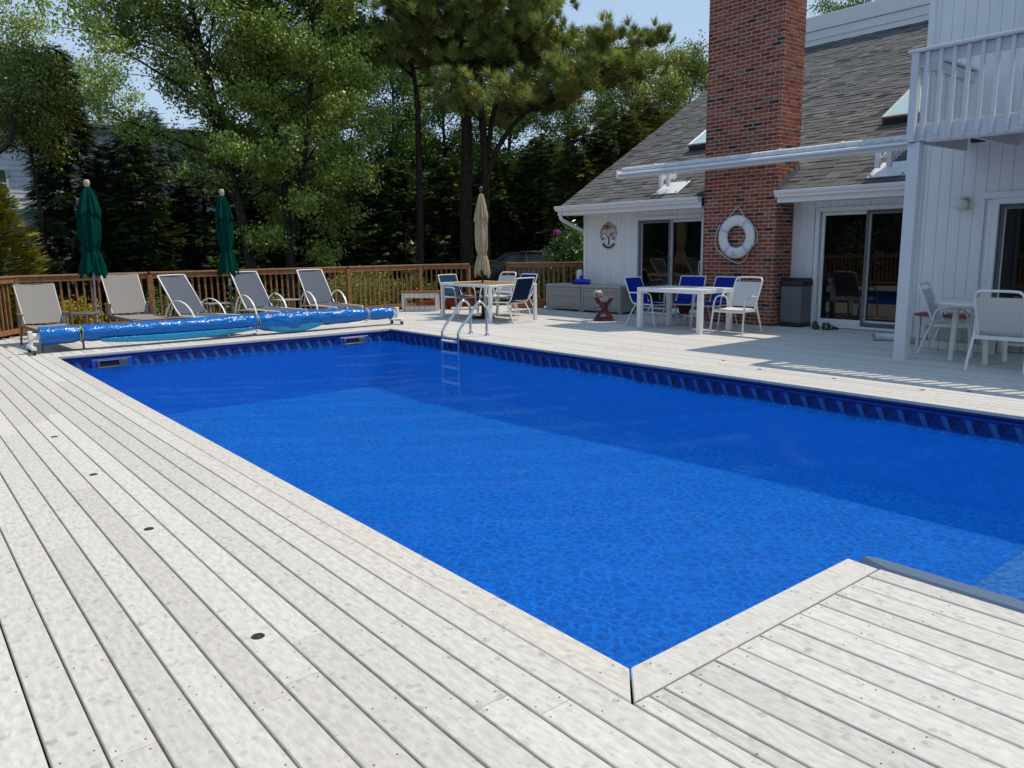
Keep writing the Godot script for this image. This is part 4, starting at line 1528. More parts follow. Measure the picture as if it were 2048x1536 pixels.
# ---------------------------------------------------------------- loungers
func white_lounger() -> Node3D:
	# origin on the deck below the hinge; +z towards the foot
	var t := thing("sun_lounger", "", "sun lounger", Vector3.ZERO, 0.0, "sun loungers in front of the far railing")
	var wh := lin(0.80, 0.80, 0.78)
	for s: int in [-1, 1]:
		var f := mb(wh)
		f.tube(smooth_path([Vector3(s * 0.285, 1.02, -0.49), Vector3(s * 0.29, 0.70, -0.25), Vector3(s * 0.29, 0.37, 0.0), Vector3(s * 0.29, 0.335, 0.2), Vector3(s * 0.29, 0.33, 1.25)], 4), 0.0145, 8)
		part("side_rail", f, mt.metal_paint, t)
		var a := mb(wh)
		var p := []
		for i in 19:
			var q := PI * i / 18.0
			p.append(Vector3(s * (0.335 + 0.015 * sin(q)), 0.61 * pow(sin(q), 0.8), 0.06 - 0.40 * cos(q) * (1.0 if i < 9 else 1.15)))
		for i in p.size() - 1:
			a.beam(p[i], p[i] + (p[i + 1] - p[i]) * 1.06, 0.036, 0.013, 0.004, Vector3(0, -cos(PI * i / 18.0) * 0.0 + 1.0, 0.001))
		part("arm_hoop", a, mt.metal_paint, t)
		var br := mb(wh)
		br.tube([Vector3(s * 0.33, 0.30, -0.28), Vector3(s * 0.29, 0.315, 0.12), Vector3(s * 0.30, 0.33, 0.44)], 0.012, 7)
		br.tube([Vector3(s * 0.285, 0.56, -0.14), Vector3(s * 0.31, 0.32, -0.22)], 0.009, 6)
		part("brace", br, mt.metal_paint, t)
	var ft := mb(wh)
	ft.tube(smooth_path([Vector3(-0.29, 0.33, 1.2), Vector3(-0.29, 0.12, 1.26), Vector3(-0.27, 0.014, 1.28), Vector3(0.27, 0.014, 1.28), Vector3(0.29, 0.12, 1.26), Vector3(0.29, 0.33, 1.2)], 4), 0.0145, 8)
	part("foot_leg", ft, mt.metal_paint, t)
	var tb := mb(wh)
	tb.tube(smooth_path([Vector3(-0.285, 1.02, -0.49), Vector3(-0.24, 1.045, -0.505), Vector3(0.24, 1.045, -0.505), Vector3(0.285, 1.02, -0.49)], 4), 0.0135, 8)
	part("top_bar", tb, mt.metal_paint, t)
	var sl := mb(lin(0.165, 0.188, 0.235))
	var rows := []
	for i in 12:
		var s := i / 11.0
		var y := lerpf(1.035, 0.375, s)
		var z := lerpf(-0.50, 0.0, s) + 0.02 * sin(PI * s)
		rows.append(PackedVector3Array([Vector3(-0.278, y, z), Vector3(-0.14, y - 0.012, z - 0.012), Vector3(0, y - 0.016, z - 0.016), Vector3(0.14, y - 0.012, z - 0.012), Vector3(0.278, y, z)]))
	sl.surface(rows, false)
	part("back_sling", sl, mt.sling, t)
	var ss := mb(lin(0.165, 0.188, 0.235))
	rows = []
	for i in 12:
		var s := i / 11.0
		var z := lerpf(0.03, 1.22, s)
		var y := 0.345 - 0.02 * sin(PI * s) + 0.02 * (1.0 - minf(1.0, s * 4.0))
		rows.append(PackedVector3Array([Vector3(-0.278, y, z), Vector3(-0.14, y - 0.016, z), Vector3(0, y - 0.022, z), Vector3(0.14, y - 0.016, z), Vector3(0.278, y, z)]))
	ss.surface(rows, false)
	part("seat_sling", ss, mt.sling, t)
	return t

func taupe_lounger() -> Node3D:
	var t := thing("sun_lounger", "", "sun lounger", Vector3.ZERO, 0.0, "sun loungers in front of the far railing")
	var fr := lin(0.13, 0.125, 0.12)
	var fab := lin(0.39, 0.375, 0.35)
	for s: int in [-1, 1]:
		var f := mb(lin(0.45, 0.43, 0.40))
		f.beam(Vector3(s * 0.31, 1.075, -0.50), Vector3(s * 0.295, 0.40, -0.02), 0.02, 0.03, 0.004)
		part("back_rail", f, mt.metal_paint, t)
		var r := mb(fr)
		r.beam(Vector3(s * 0.30, 0.345, -0.25), Vector3(s * 0.30, 0.345, 1.22), 0.022, 0.045, 0.004)
		part("seat_rail", r, mt.metal_paint, t)
		var l := mb(fr)
		l.beam(Vector3(s * 0.32, 0.0, -0.38), Vector3(s * 0.31, 0.36, -0.22), 0.03, 0.03, 0.004)
		part("leg", l, mt.metal_paint, t)
		l = mb(fr)
		l.beam(Vector3(s * 0.30, 0.0, 1.16), Vector3(s * 0.30, 0.33, 1.12), 0.03, 0.03, 0.004)
		part("leg", l, mt.metal_paint, t)
		var a := mb(lin(0.2, 0.2, 0.195))
		a.beam(Vector3(s * 0.345, 0.565, -0.24), Vector3(s * 0.345, 0.575, 0.12), 0.055, 0.025, 0.008)
		a.beam(Vector3(s * 0.345, 0.36, 0.08), Vector3(s * 0.345, 0.56, 0.08), 0.028, 0.02, 0.003)
		a.beam(Vector3(s * 0.345, 0.36, -0.2), Vector3(s * 0.345, 0.56, -0.2), 0.028, 0.02, 0.003)
		part("armrest", a, mt.plastic, t)
	var b := mb(fab)
	var rows := []
	for i in 12:
		var s := i / 11.0
		var y := lerpf(1.085, 0.40, s)
		var z := lerpf(-0.505, -0.03, s)
		rows.append(PackedVector3Array([Vector3(-lerpf(0.312, 0.292, s), y, z + 0.017), Vector3(-0.15, y - 0.004, z + 0.008), Vector3(0, y - 0.006, z + 0.005), Vector3(0.15, y - 0.004, z + 0.008), Vector3(lerpf(0.312, 0.292, s), y, z + 0.017)]))
	b.surface(rows, false)
	part("back_sling", b, mt.sling, t)
	var c := mb(fab * 0.96)
	rows = []
	for i in 10:
		var s := i / 9.0
		var z := lerpf(-0.02, 1.2, s)
		var y := 0.375 - 0.02 * sin(PI * s)
		rows.append(PackedVector3Array([Vector3(-0.298, y, z), Vector3(-0.15, y - 0.012, z), Vector3(0, y - 0.018, z), Vector3(0.15, y - 0.012, z), Vector3(0.298, y, z)]))
	c.surface(rows, false)
	part("seat_sling", c, mt.sling, t)
	var x := mb(fr)
	x.tube([Vector3(-0.30, 0.345, 1.21), Vector3(0.30, 0.345, 1.21)], 0.014, 8)
	part("cross_bar", x, mt.metal_paint, t)
	x = mb(fr)
	x.tube([Vector3(-0.30, 0.345, -0.24), Vector3(0.30, 0.345, -0.24)], 0.012, 8)
	part("cross_bar", x, mt.metal_paint, t)
	x = mb(fr)
	x.tube([Vector3(-0.31, 1.075, -0.5), Vector3(0.31, 1.075, -0.5)], 0.012, 8)
	part("cross_bar", x, mt.metal_paint, t)
	return t

func loungers() -> void:
	var a := taupe_lounger()
	a.position = Vector3(2.05, -0.09, -14.60)
	a.position.y = 0.0
	a.rotation.y = 0.06
	a.scale = Vector3(0.93, 0.90, 0.93)
	a.set_meta("label", "taupe lounger at the far left behind the reel's white frame")
	var b := dup(a, "taupe lounger between the two green umbrellas, next to the white-framed ones", Vector3(3.50, 0, -15.25), 0.03)
	b.scale = Vector3.ONE
	var w := white_lounger()
	w.position = Vector3(4.42, 0, -14.72)
	w.rotation.y = 0.38
	w.set_meta("label", "white-framed blue-grey lounger left of the second green umbrella")
	dup(w, "white-framed blue-grey lounger just right of the second green umbrella", Vector3(5.93, 0, -15.43), 0.16)
	dup(w, "white-framed blue-grey lounger nearest the right end of the pool cover", Vector3(7.35, 0, -15.55), 0.02)
	# small tables between them
	var s := thing("side_table", "round taupe side table beside the first green umbrella pole", "side table", Vector3(2.77, 0, -15.12), 0.0, "small tables between the loungers")
	var m := mb(lin(0.15, 0.145, 0.14))
	m.lathe([Vector2(0.001, 0.425), Vector2(0.24, 0.425), Vector2(0.262, 0.435), Vector2(0.262, 0.452), Vector2(0.25, 0.458), Vector2(0.001, 0.456)], 28)
	part("top", m, mt.metal_paint, s)
	for i in 4:
		var l := mb(lin(0.12, 0.115, 0.11))
		var o := Vector3(cos(i * PI / 2 + 0.4), 0, sin(i * PI / 2 + 0.4))
		l.tube(smooth_path([o * 0.20 + Vector3(0, 0.0, 0), o * 0.10 + Vector3(0, 0.2, 0), o * 0.14 + Vector3(0, 0.428, 0)], 4), 0.011, 7)
		part("leg", l, mt.metal_paint, s)
	var q := thing("side_table", "low grey slatted table beside the second green umbrella pole", "side table", Vector3(5.30, 0, -15.95), 0.0, "small tables between the loungers")
	for i in 6:
		var sl := mb(lin(0.26, 0.25, 0.235))
		sl.box(Vector3(0, 0.44, -0.2 + i * 0.08), Vector3(0.5, 0.022, 0.07), 0.004)
		part("slat", sl, mt.paint, q)
	for sx: int in [-1, 1]:
		for sz: int in [-1, 1]:
			var l := mb(lin(0.24, 0.23, 0.215))
			l.box(Vector3(sx * 0.22, 0.2145, sz * 0.2), Vector3(0.035, 0.429, 0.035), 0.004)
			part("leg", l, mt.paint, q)
	dup(q, "low grey slatted table between the two right-hand loungers", Vector3(6.70, 0, -15.85), 0.05)

# ---------------------------------------------------------------- umbrellas
func closed_umbrella(t: Node3D, cloth: Color, prof: Array, knob: Color, knob_r: float, pole_c: Color, pole_r: float, top: float, pole_mat: Material, hem: float) -> void:
	var p := mb(pole_c)
	p.tube([Vector3(0, 0.02, 0), Vector3(0, top - 0.02, 0)], pole_r, 12)
	part("pole", p, pole_mat, t)
	# folded cloth: pleats that run the whole height and change depth on the way down
	var c := mb(cloth)
	var sides := 104
	var rings := []
	for i in prof.size():
		var ring := PackedVector3Array()
		var q: Array = prof[i]
		for j in sides:
			var a := TAU * j / sides
			var f: float = q[2]
			var t8 := 1.0 - 4.0 * absf(fposmod((a * 8.0 + 1.0 * sin(q[0] * 2.2)) / TAU, 1.0) - 0.5)
			var t13 := 1.0 - 4.0 * absf(fposmod((a * 13.0 + q[0] * 3.0 + 1.0) / TAU, 1.0) - 0.5)
			var fold := 1.0 + f * (0.80 * t8 + 0.42 * t13 + 0.3 * sin(a * 3.0 + q[0] * 2.0))
			var dy: float = hem * (0.5 * cos(a * 8.0) + 0.5 * sin(a * 3.0 + 1.0)) if q.size() > 3 else 0.0
			ring.append(Vector3(cos(a) * q[1] * fold * 0.92, q[0] + dy, sin(a) * q[1] * fold * 0.92))
		rings.append(ring)
	c.surface(rings, true)
	part("canopy", c, mt.canvas, t)
	var tie := mb(cloth * 0.85)
	var ti: Array = prof[0]
	for q: Array in prof:
		if q.size() > 4:
			ti = q
	tie.lathe([Vector2(ti[1] * 1.02, ti[0] - 0.018), Vector2(ti[1] * 1.12, ti[0] - 0.008), Vector2(ti[1] * 1.12, ti[0] + 0.008), Vector2(ti[1] * 1.02, ti[0] + 0.018)], 24)
	part("tie", tie, mt.canvas, t)
	var k := mb(knob)
	k.xf.origin = Vector3(0, top, 0)
	if knob_r > 0.05:
		k.lathe([Vector2(0.022, -0.06), Vector2(0.022, 0.0), Vector2(0.035, 0.01), Vector2(0.03, 0.022)], 14)
		k.ball(Vector3(0, 0.06, 0), Vector3(0.046, 0.046, 0.046), 14, 10)
	else:
		k.lathe([Vector2(0.03, -0.05), Vector2(0.033, -0.03), Vector2(0.04, -0.02), Vector2(0.05, 0.02), Vector2(0.05, 0.05), Vector2(0.044, 0.058), Vector2(0.044, 0.075), Vector2(0.036, 0.085), Vector2(0.001, 0.088)], 16)
	part("finial", k, mt.plastic, t)

func umbrellas() -> void:
	var green := lin(0.002, 0.056, 0.040)
	var prof := [[2.60, 0.035, 0.1], [2.55, 0.07, 0.25], [2.42, 0.115, 0.30], [2.22, 0.172, 0.26], [2.14, 0.195, 0.24, 0], [2.13, 0.17, 0.24, 0], [2.15, 0.13, 0.25], [2.08, 0.165, 0.22], [1.95, 0.178, 0.20], [1.80, 0.175, 0.18], [1.66, 0.160, 0.20], [1.56, 0.125, 0.18], [1.525, 0.108, 0.16, 0, 1], [1.49, 0.125, 0.22], [1.40, 0.155, 0.26], [1.25, 0.188, 0.26], [1.13, 0.212, 0.25], [1.09, 0.218, 0.24, 1], [1.10, 0.19, 0.24, 1], [1.3, 0.10, 0.15]]
	var a := thing("patio_umbrella", "folded green patio umbrella on a steel pole by the round side table", "umbrella", Vector3(2.955, 0, -15.35), 0.0, "folded green umbrellas")
	closed_umbrella(a, green, prof, lin(0.62, 0.47, 0.34), 0.04, lin(0.62, 0.63, 0.64), 0.019, 2.63, mt.galvanised, 0.07)
	a.rotation = Vector3(0, 0.5, -0.035)
	var rb := mb(lin(0.4, 0.42, 0.42))
	rb.tube([Vector3(0.06, 0.95, 0.06), Vector3(0.07, 1.12, 0.07)], 0.008, 6)
	part("crank", rb, mt.metal_paint, a)
	var ba := mb(lin(0.10, 0.10, 0.10))
	ba.lathe([Vector2(0.22, 0.0), Vector2(0.22, 0.03), Vector2(0.19, 0.05), Vector2(0.04, 0.065), Vector2(0.03, 0.25), Vector2(0.019, 0.25)], 24)
	part("base", ba, mt.plastic, a)
	var b := thing("patio_umbrella", "folded green patio umbrella standing between the white-framed loungers", "umbrella", Vector3(5.60, 0, -16.0), 0.0, "folded green umbrellas")
	var prof2 := []
	for q: Array in prof:
		var c := q.duplicate()
		c[0] = q[0] - 0.04 if q[0] > 1.4 else (q[0] - 1.09) * 0.92 + 1.03
		c[1] = q[1] * 0.93
		prof2.append(c)
	closed_umbrella(b, green, prof2, lin(0.62, 0.47, 0.34), 0.04, lin(0.12, 0.12, 0.12), 0.02, 2.60, mt.metal_paint, 0.08)
	b.rotation = Vector3(0, 2.1, -0.02)
	var wb := mb(lin(0.6, 0.6, 0.6))
	wb.tube([Vector3(0, 0.78, 0), Vector3(0, 0.92, 0)], 0.028, 10)
	part("tilt_joint", wb, mt.plastic, b)
	part("base", ba, mt.plastic, b)

# ---------------------------------------------------------------- chairs
func sling_chair(label: String, cloth: Color, group: String, sled := false) -> Node3D:
	var t := thing("patio_chair", label, "chair", Vector3.ZERO, 0.0, group)
	var wh := lin(0.80, 0.80, 0.79)
	for s: int in [-1, 1]:
		var l := mb(wh)
		# front leg runs up, bends into the arm and meets the back upright
		l.tube(smooth_path([Vector3(s * 0.285, 0.0, 0.30), Vector3(s * 0.28, 0.30, 0.245), Vector3(s * 0.28, 0.56, 0.205), Vector3(s * 0.28, 0.635, 0.14), Vector3(s * 0.28, 0.645, 0.02), Vector3(s * 0.265, 0.635, -0.30)], 4), 0.014, 8)
		part("front_leg", l, mt.metal_paint, t)
		var b := mb(wh)
		b.tube(smooth_path([Vector3(s * 0.25, 0.91, -0.42), Vector3(s * 0.25, 0.66, -0.325), Vector3(s * 0.25, 0.46, -0.235), Vector3(s * 0.255, 0.425, -0.13), Vector3(s * 0.255, 0.42, 0.24)], 4), 0.013, 8)
		part("side_frame", b, mt.metal_paint, t)
		var k := mb(wh)
		k.tube([Vector3(s * 0.275, 0.0, -0.36), Vector3(s * 0.27, 0.24, -0.25), Vector3(s * 0.255, 0.42, -0.15)], 0.013, 8)
		part("rear_leg", k, mt.metal_paint, t)
		if sled:
			var q := mb(wh)
			if s > 0:
				q.beam(Vector3(-0.265, 0.045, -0.345), Vector3(0.265, 0.045, -0.345), 0.02, 0.05, 0.004)
				part("floor_bar", q, mt.metal_paint, t)
	var x := mb(wh)
	x.tube([Vector3(-0.255, 0.405, 0.23), Vector3(0.255, 0.405, 0.23)], 0.012, 7)
	part("cross_bar", x, mt.metal_paint, t)
	x = mb(wh)
	x.tube([Vector3(-0.25, 0.40, -0.16), Vector3(0.25, 0.40, -0.16)], 0.012, 7)
	part("cross_bar", x, mt.metal_paint, t)
	x = mb(wh)
	x.tube(smooth_path([Vector3(-0.25, 0.905, -0.42), Vector3(-0.2, 0.915, -0.426), Vector3(0.2, 0.915, -0.426), Vector3(0.25, 0.905, -0.42)], 3), 0.012, 7)
	part("cross_bar", x, mt.metal_paint, t)
	for w in 2:
		var rows := []
		for i in 10:
			var s := i / 9.0
			var y := lerpf(0.905, 0.47, s) if w == 0 else lerpf(0.445, 0.425, minf(1.0, s * 2.0))
			var z := lerpf(-0.412, -0.232, s) if w == 0 else lerpf(-0.20, 0.24, s)
			var sag := 0.022 * sin(PI * s)
			var o := Vector3(0, -0.3, -0.95) if w == 0 else Vector3(0, -1, 0)
			rows.append(PackedVector3Array([Vector3(-0.243, y, z), Vector3(-0.12, y, z) + o * sag * 0.8, Vector3(0, y, z) + o * sag, Vector3(0.12, y, z) + o * sag * 0.8, Vector3(0.243, y, z)]))
		var m := mb(cloth)
		m.surface(rows, false)
		part("back_sling" if w == 0 else "seat_sling", m, mt.sling, t)
	return t

func white_chair(label: String, group: String) -> Node3D:
	# all-white stacking chair: rounded top bar with a hand gap above the sling
	var t := thing("patio_chair", label, "chair", Vector3.ZERO, 0.0, group)
	var wh := lin(0.80, 0.80, 0.78)
	var fr := mb(wh)
	fr.tube(smooth_path([Vector3(-0.235, 0.42, -0.19), Vector3(-0.24, 0.62, -0.27), Vector3(-0.245, 0.86, -0.37), Vector3(-0.22, 0.93, -0.405), Vector3(-0.15, 0.95, -0.413), Vector3(0.15, 0.95, -0.413), Vector3(0.22, 0.93, -0.405), Vector3(0.245, 0.86, -0.37), Vector3(0.24, 0.62, -0.27), Vector3(0.235, 0.42, -0.19)], 4), 0.0165, 8)
	part("back_frame", fr, mt.metal_paint, t)
	for s: int in [-1, 1]:
		var l := mb(wh)
		l.tube(smooth_path([Vector3(s * 0.30, 0.0, 0.30), Vector3(s * 0.29, 0.30, 0.25), Vector3(s * 0.285, 0.54, 0.215), Vector3(s * 0.285, 0.63, 0.13), Vector3(s * 0.285, 0.645, 0.0), Vector3(s * 0.28, 0.60, -0.15), Vector3(s * 0.27, 0.43, -0.20), Vector3(s * 0.285, 0.20, -0.28), Vector3(s * 0.295, 0.0, -0.34)], 4), 0.016, 8)
		part("leg_hoop", l, mt.metal_paint, t)
		var r := mb(wh)
		r.beam(Vector3(s * 0.25, 0.395, -0.22), Vector3(s * 0.25, 0.405, 0.24), 0.022, 0.045, 0.004)
		part("seat_rail", r, mt.metal_paint, t)
	var cb := mb(wh)
	cb.beam(Vector3(-0.27, 0.385, -0.215), Vector3(0.27, 0.385, -0.215), 0.02, 0.05, 0.004)
	part("cross_bar", cb, mt.metal_paint, t)
	cb = mb(wh)
	cb.beam(Vector3(-0.27, 0.39, 0.235), Vector3(0.27, 0.39, 0.235), 0.02, 0.04, 0.004)
	part("cross_bar", cb, mt.metal_paint, t)
	for w in 2:
		var rows := []
		for i in 10:
			var s := i / 9.0
			var y := lerpf(0.875, 0.46, s) if w == 0 else 0.432 - 0.012 * s
			var z := lerpf(-0.374, -0.205, s) if w == 0 else lerpf(-0.20, 0.27, s)
			var sag := 0.016 * sin(PI * s)
			var o := Vector3(0, -0.3, -0.95) if w == 0 else Vector3(0, -1, 0)
			rows.append(PackedVector3Array([Vector3(-0.23, y, z), Vector3(-0.115, y, z) + o * sag * 0.8, Vector3(0, y, z) + o * sag, Vector3(0.115, y, z) + o * sag * 0.8, Vector3(0.23, y, z)]))
		var m := mb(lin(0.88, 0.87, 0.84))
		m.surface(rows, false)
		m.xf.origin = Vector3(0, -0.004, -0.004)
		part("back_sling" if w == 0 else "seat_sling", m, mt.sling, t)
	return t

func at(o: Node3D, p: Vector3, face: Vector2) -> Node3D:
	# stand a chair at p, facing the plan direction (x, z)
	o.position = p
	o.rotation.y = atan2(face.x, face.y)
	o.scale = Vector3(1, 0.96, 1)
	return o

func frame_table(called: String, label: String, size: Vector2, h: float, leg: float, top_c: Color, rim: float, slats: int) -> Node3D:
	var t := thing(called, label, "table")
	var wh := lin(0.81, 0.81, 0.80)
	var hx := size.x / 2
	var hz := size.y / 2
	for sx: int in [-1, 1]:
		for sz: int in [-1, 1]:
			var l := mb(wh)
			l.box(Vector3(sx * (hx - leg / 2), (h - rim) / 2, sz * (hz - leg / 2)), Vector3(leg, h - rim, leg), 0.006)
			part("leg", l, mt.metal_paint, t)
	var f := mb(wh)
	f.box(Vector3(-hx + leg / 2, h - rim / 2, 0), Vector3(leg, rim, size.y), 0.006)
	f.box(Vector3(hx - leg / 2, h - rim / 2, 0), Vector3(leg, rim, size.y), 0.006)
	f.box(Vector3(0, h - rim / 2, -hz + leg / 2), Vector3(size.x - 2 * leg - 0.001, rim, leg), 0.006)
	f.box(Vector3(0, h - rim / 2, hz - leg / 2), Vector3(size.x - 2 * leg - 0.001, rim, leg), 0.006)
	part("frame", f, mt.metal_paint, t)
	var n := maxi(slats, 1)
	var w := (size.x - 2 * leg) / n
	for i in n:
		var s := mb(jit(top_c, 0.06 if slats > 0 else 0.0))
		s.box(Vector3(-hx + leg + w * (i + 0.5), h - 0.012, 0), Vector3(w - (0.004 if slats > 0 else 0.002), 0.02, size.y - 2 * leg - 0.002), 0.002)
		part("slat" if slats > 0 else "top", s, mt.cedar if slats > 0 else mt.metal_paint, t)
	return t

func tan_table_group() -> void:
	var turn := -0.07
	var t := frame_table("dining_table", "white dining table with a tan slatted top under the beige umbrella", Vector2(1.16, 1.92), 0.745, 0.065, lin(0.36, 0.235, 0.13), 0.055, 9)
	t.position = Vector3(9.93, 0, -13.08)
	t.rotation.y = turn
	# the beige umbrella stands through the table
	var u := thing("patio_umbrella", "folded beige umbrella with a dark round finial rising from the dining table", "umbrella", Vector3(9.86, 0, -13.15))
	var tan := lin(0.50, 0.40, 0.265)
	var prof := [[2.56, 0.035, 0.1], [2.50, 0.055, 0.25], [2.36, 0.085, 0.28], [2.15, 0.125, 0.26], [2.07, 0.142, 0.24, 0], [2.06, 0.12, 0.24, 0], [2.08, 0.095, 0.2], [2.0, 0.118, 0.18], [1.85, 0.130, 0.16], [1.65, 0.132, 0.16], [1.45, 0.122, 0.18], [1.37, 0.10, 0.16], [1.335, 0.088, 0.14, 0, 1], [1.30, 0.10, 0.2], [1.18, 0.130, 0.24], [1.02, 0.155, 0.24], [0.93, 0.168, 0.25, 1], [0.94, 0.14, 0.24, 1], [1.1, 0.07, 0.1]]
	closed_umbrella(u, tan, prof, lin(0.07, 0.06, 0.05), 0.06, lin(0.03, 0.028, 0.026), 0.02, 2.60, mt.metal_paint, 0.09)
	var ba := mb(lin(0.02, 0.02, 0.02))
	ba.lathe([Vector2(0.24, 0.0), Vector2(0.245, 0.02), Vector2(0.22, 0.045), Vector2(0.10, 0.06), Vector2(0.04, 0.075), Vector2(0.032, 0.32), Vector2(0.02, 0.32)], 28)
	part("base", ba, mt.iron, u)
	var g := "chairs round the tan-topped table"
	at(sling_chair("teal-blue sling chair at the far left end of the tan-topped table", lin(0.028, 0.080, 0.145), g), Vector3(10.06, 0, -14.30), Vector2(0.06, 1))
	at(white_chair("all-white chair behind the tan-topped table, right of the umbrella", g), Vector3(10.80, 0, -13.90), Vector2(-1, 0.1))
	at(sling_chair("bright blue sling chair behind the tan-topped table, by the gate railing", lin(0.012, 0.045, 0.40), g), Vector3(10.82, 0, -13.24), Vector2(-1, 0.05))
	at(sling_chair("dark navy sling chair seen from behind at the near end of the tan-topped table", lin(0.012, 0.035, 0.085), g, true), Vector3(9.72, 0, -12.06), Vector2(-0.12, -1))

func white_table_group() -> void:
	var t := frame_table("dining_table", "white square-legged table in front of the chimney", Vector2(0.86, 1.44), 0.735, 0.085, lin(0.80, 0.80, 0.79), 0.075, 0)
	t.position = Vector3(10.97, 0, -8.76)
	t.rotation.y = -0.03
	var g := "chairs round the white table"
	var blue := lin(0.012, 0.05, 0.42)
	at(sling_chair("royal blue sling chair at the left end of the white table", blue, g), Vector3(11.13, 0, -9.66), Vector2(0.1, 1))
	at(sling_chair("royal blue sling chair behind the white table, in front of the glass door", blue, g), Vector3(11.68, 0, -9.34), Vector2(-1, 0.25))
	at(sling_chair("royal blue sling chair behind the white table, in front of the bricks", blue, g), Vector3(11.70, 0, -8.66), Vector2(-1, 0.05))
	at(white_chair("all-white chair at the right end of the white table, turned to the pool", g), Vector3(11.08, 0, -7.76), Vector2(-1, 0.08))

func round_table_group() -> void:
	var t := thing("round_table", "round white plastic table under the balcony", "table", Vector3(10.50, 0, -3.82))
	var wh := lin(0.78, 0.77, 0.74)
	var m := mb(wh)
	m.lathe([Vector2(0.001, 0.700), Vector2(0.44, 0.700), Vector2(0.50, 0.690), Vector2(0.515, 0.700), Vector2(0.52, 0.722), Vector2(0.51, 0.736), Vector2(0.47, 0.738), Vector2(0.46, 0.732), Vector2(0.06, 0.732), Vector2(0.001, 0.732)], 44)
	part("top", m, mt.plastic, t)
	for i in 4:
		var a := PI / 4 + i * PI / 2 + 0.15
		var o := Vector3(cos(a), 0, sin(a))
		var l := mb(wh)
		l.tube([o * 0.30, o * 0.27 + Vector3(0, 0.66, 0)], [0.031, 0.037], 12)
		l.tube([o * 0.27 + Vector3(0, 0.655, 0), o * 0.27 + Vector3(0, 0.702, 0)], [0.037, 0.055], 12)
		part("leg", l, mt.plastic, t)
	var ap := mb(wh)
	ap.lathe([Vector2(0.33, 0.705), Vector2(0.325, 0.66), Vector2(0.315, 0.66), Vector2(0.32, 0.705)], 32)
	part("apron", ap, mt.plastic, t)
	var g := "white chairs at the round table"
	at(white_chair("white chair on the far side of the round table, beside the balcony post", g), Vector3(11.02, 0, -4.32), Vector2(0.15, 1))
	at(white_chair("white chair seen from behind at the right edge, in front of the round table", g), Vector3(10.05, 0, -3.37), Vector2(1, -0.06))
	bench("bench_seat", "brick-red topped low bench against the wing wall behind the round table", Vector3(11.38, 0, -4.40), 0.0, Vector2(0.34, 1.05), 0.49, false)

func bench(called: String, label: String, p: Vector3, turn: float, size: Vector2, h: float, open_base: bool) -> void:
	var t := thing(called, label, "bench", p, turn)
	var red := lin(0.27, 0.075, 0.045)
	var n := 3
	for i in n:
		var s := mb(jit(red, 0.06))
		s.box(Vector3(-size.x / 2 + size.x * (i + 0.5) / n, h - 0.018, 0), Vector3(size.x / n - 0.005, 0.036, size.y), 0.006)
		part("seat_board", s, mt.paint, t)
	var wh := lin(0.66, 0.64, 0.60)
	var f := mb(wh)
	for sz: int in [-1, 1]:
		for sx: int in [-1, 1]:
			f.box(Vector3(sx * (size.x / 2 - 0.045), (h - 0.037) / 2, sz * (size.y / 2 - 0.05)), Vector3(0.05, h - 0.037, 0.05), 0.004)
	part("leg", f, mt.paint, t)
	var k := int(size.y / 0.14)
	for i in k:
		var zc := -size.y / 2 + 0.09 + (size.y - 0.18) * (i + 0.5) / k
		var w := (size.y - 0.18) / k - 0.006
		for side: int in [-1, 1]:
			for band in [[h - 0.10, 0.12], [0.06, 0.11]]:
				var b := mb(jit(wh, 0.04))
				b.box(Vector3(side * (size.x / 2 - 0.04), band[0], zc), Vector3(0.022, band[1], w), 0.004)
				part("slat", b, mt.paint, t)

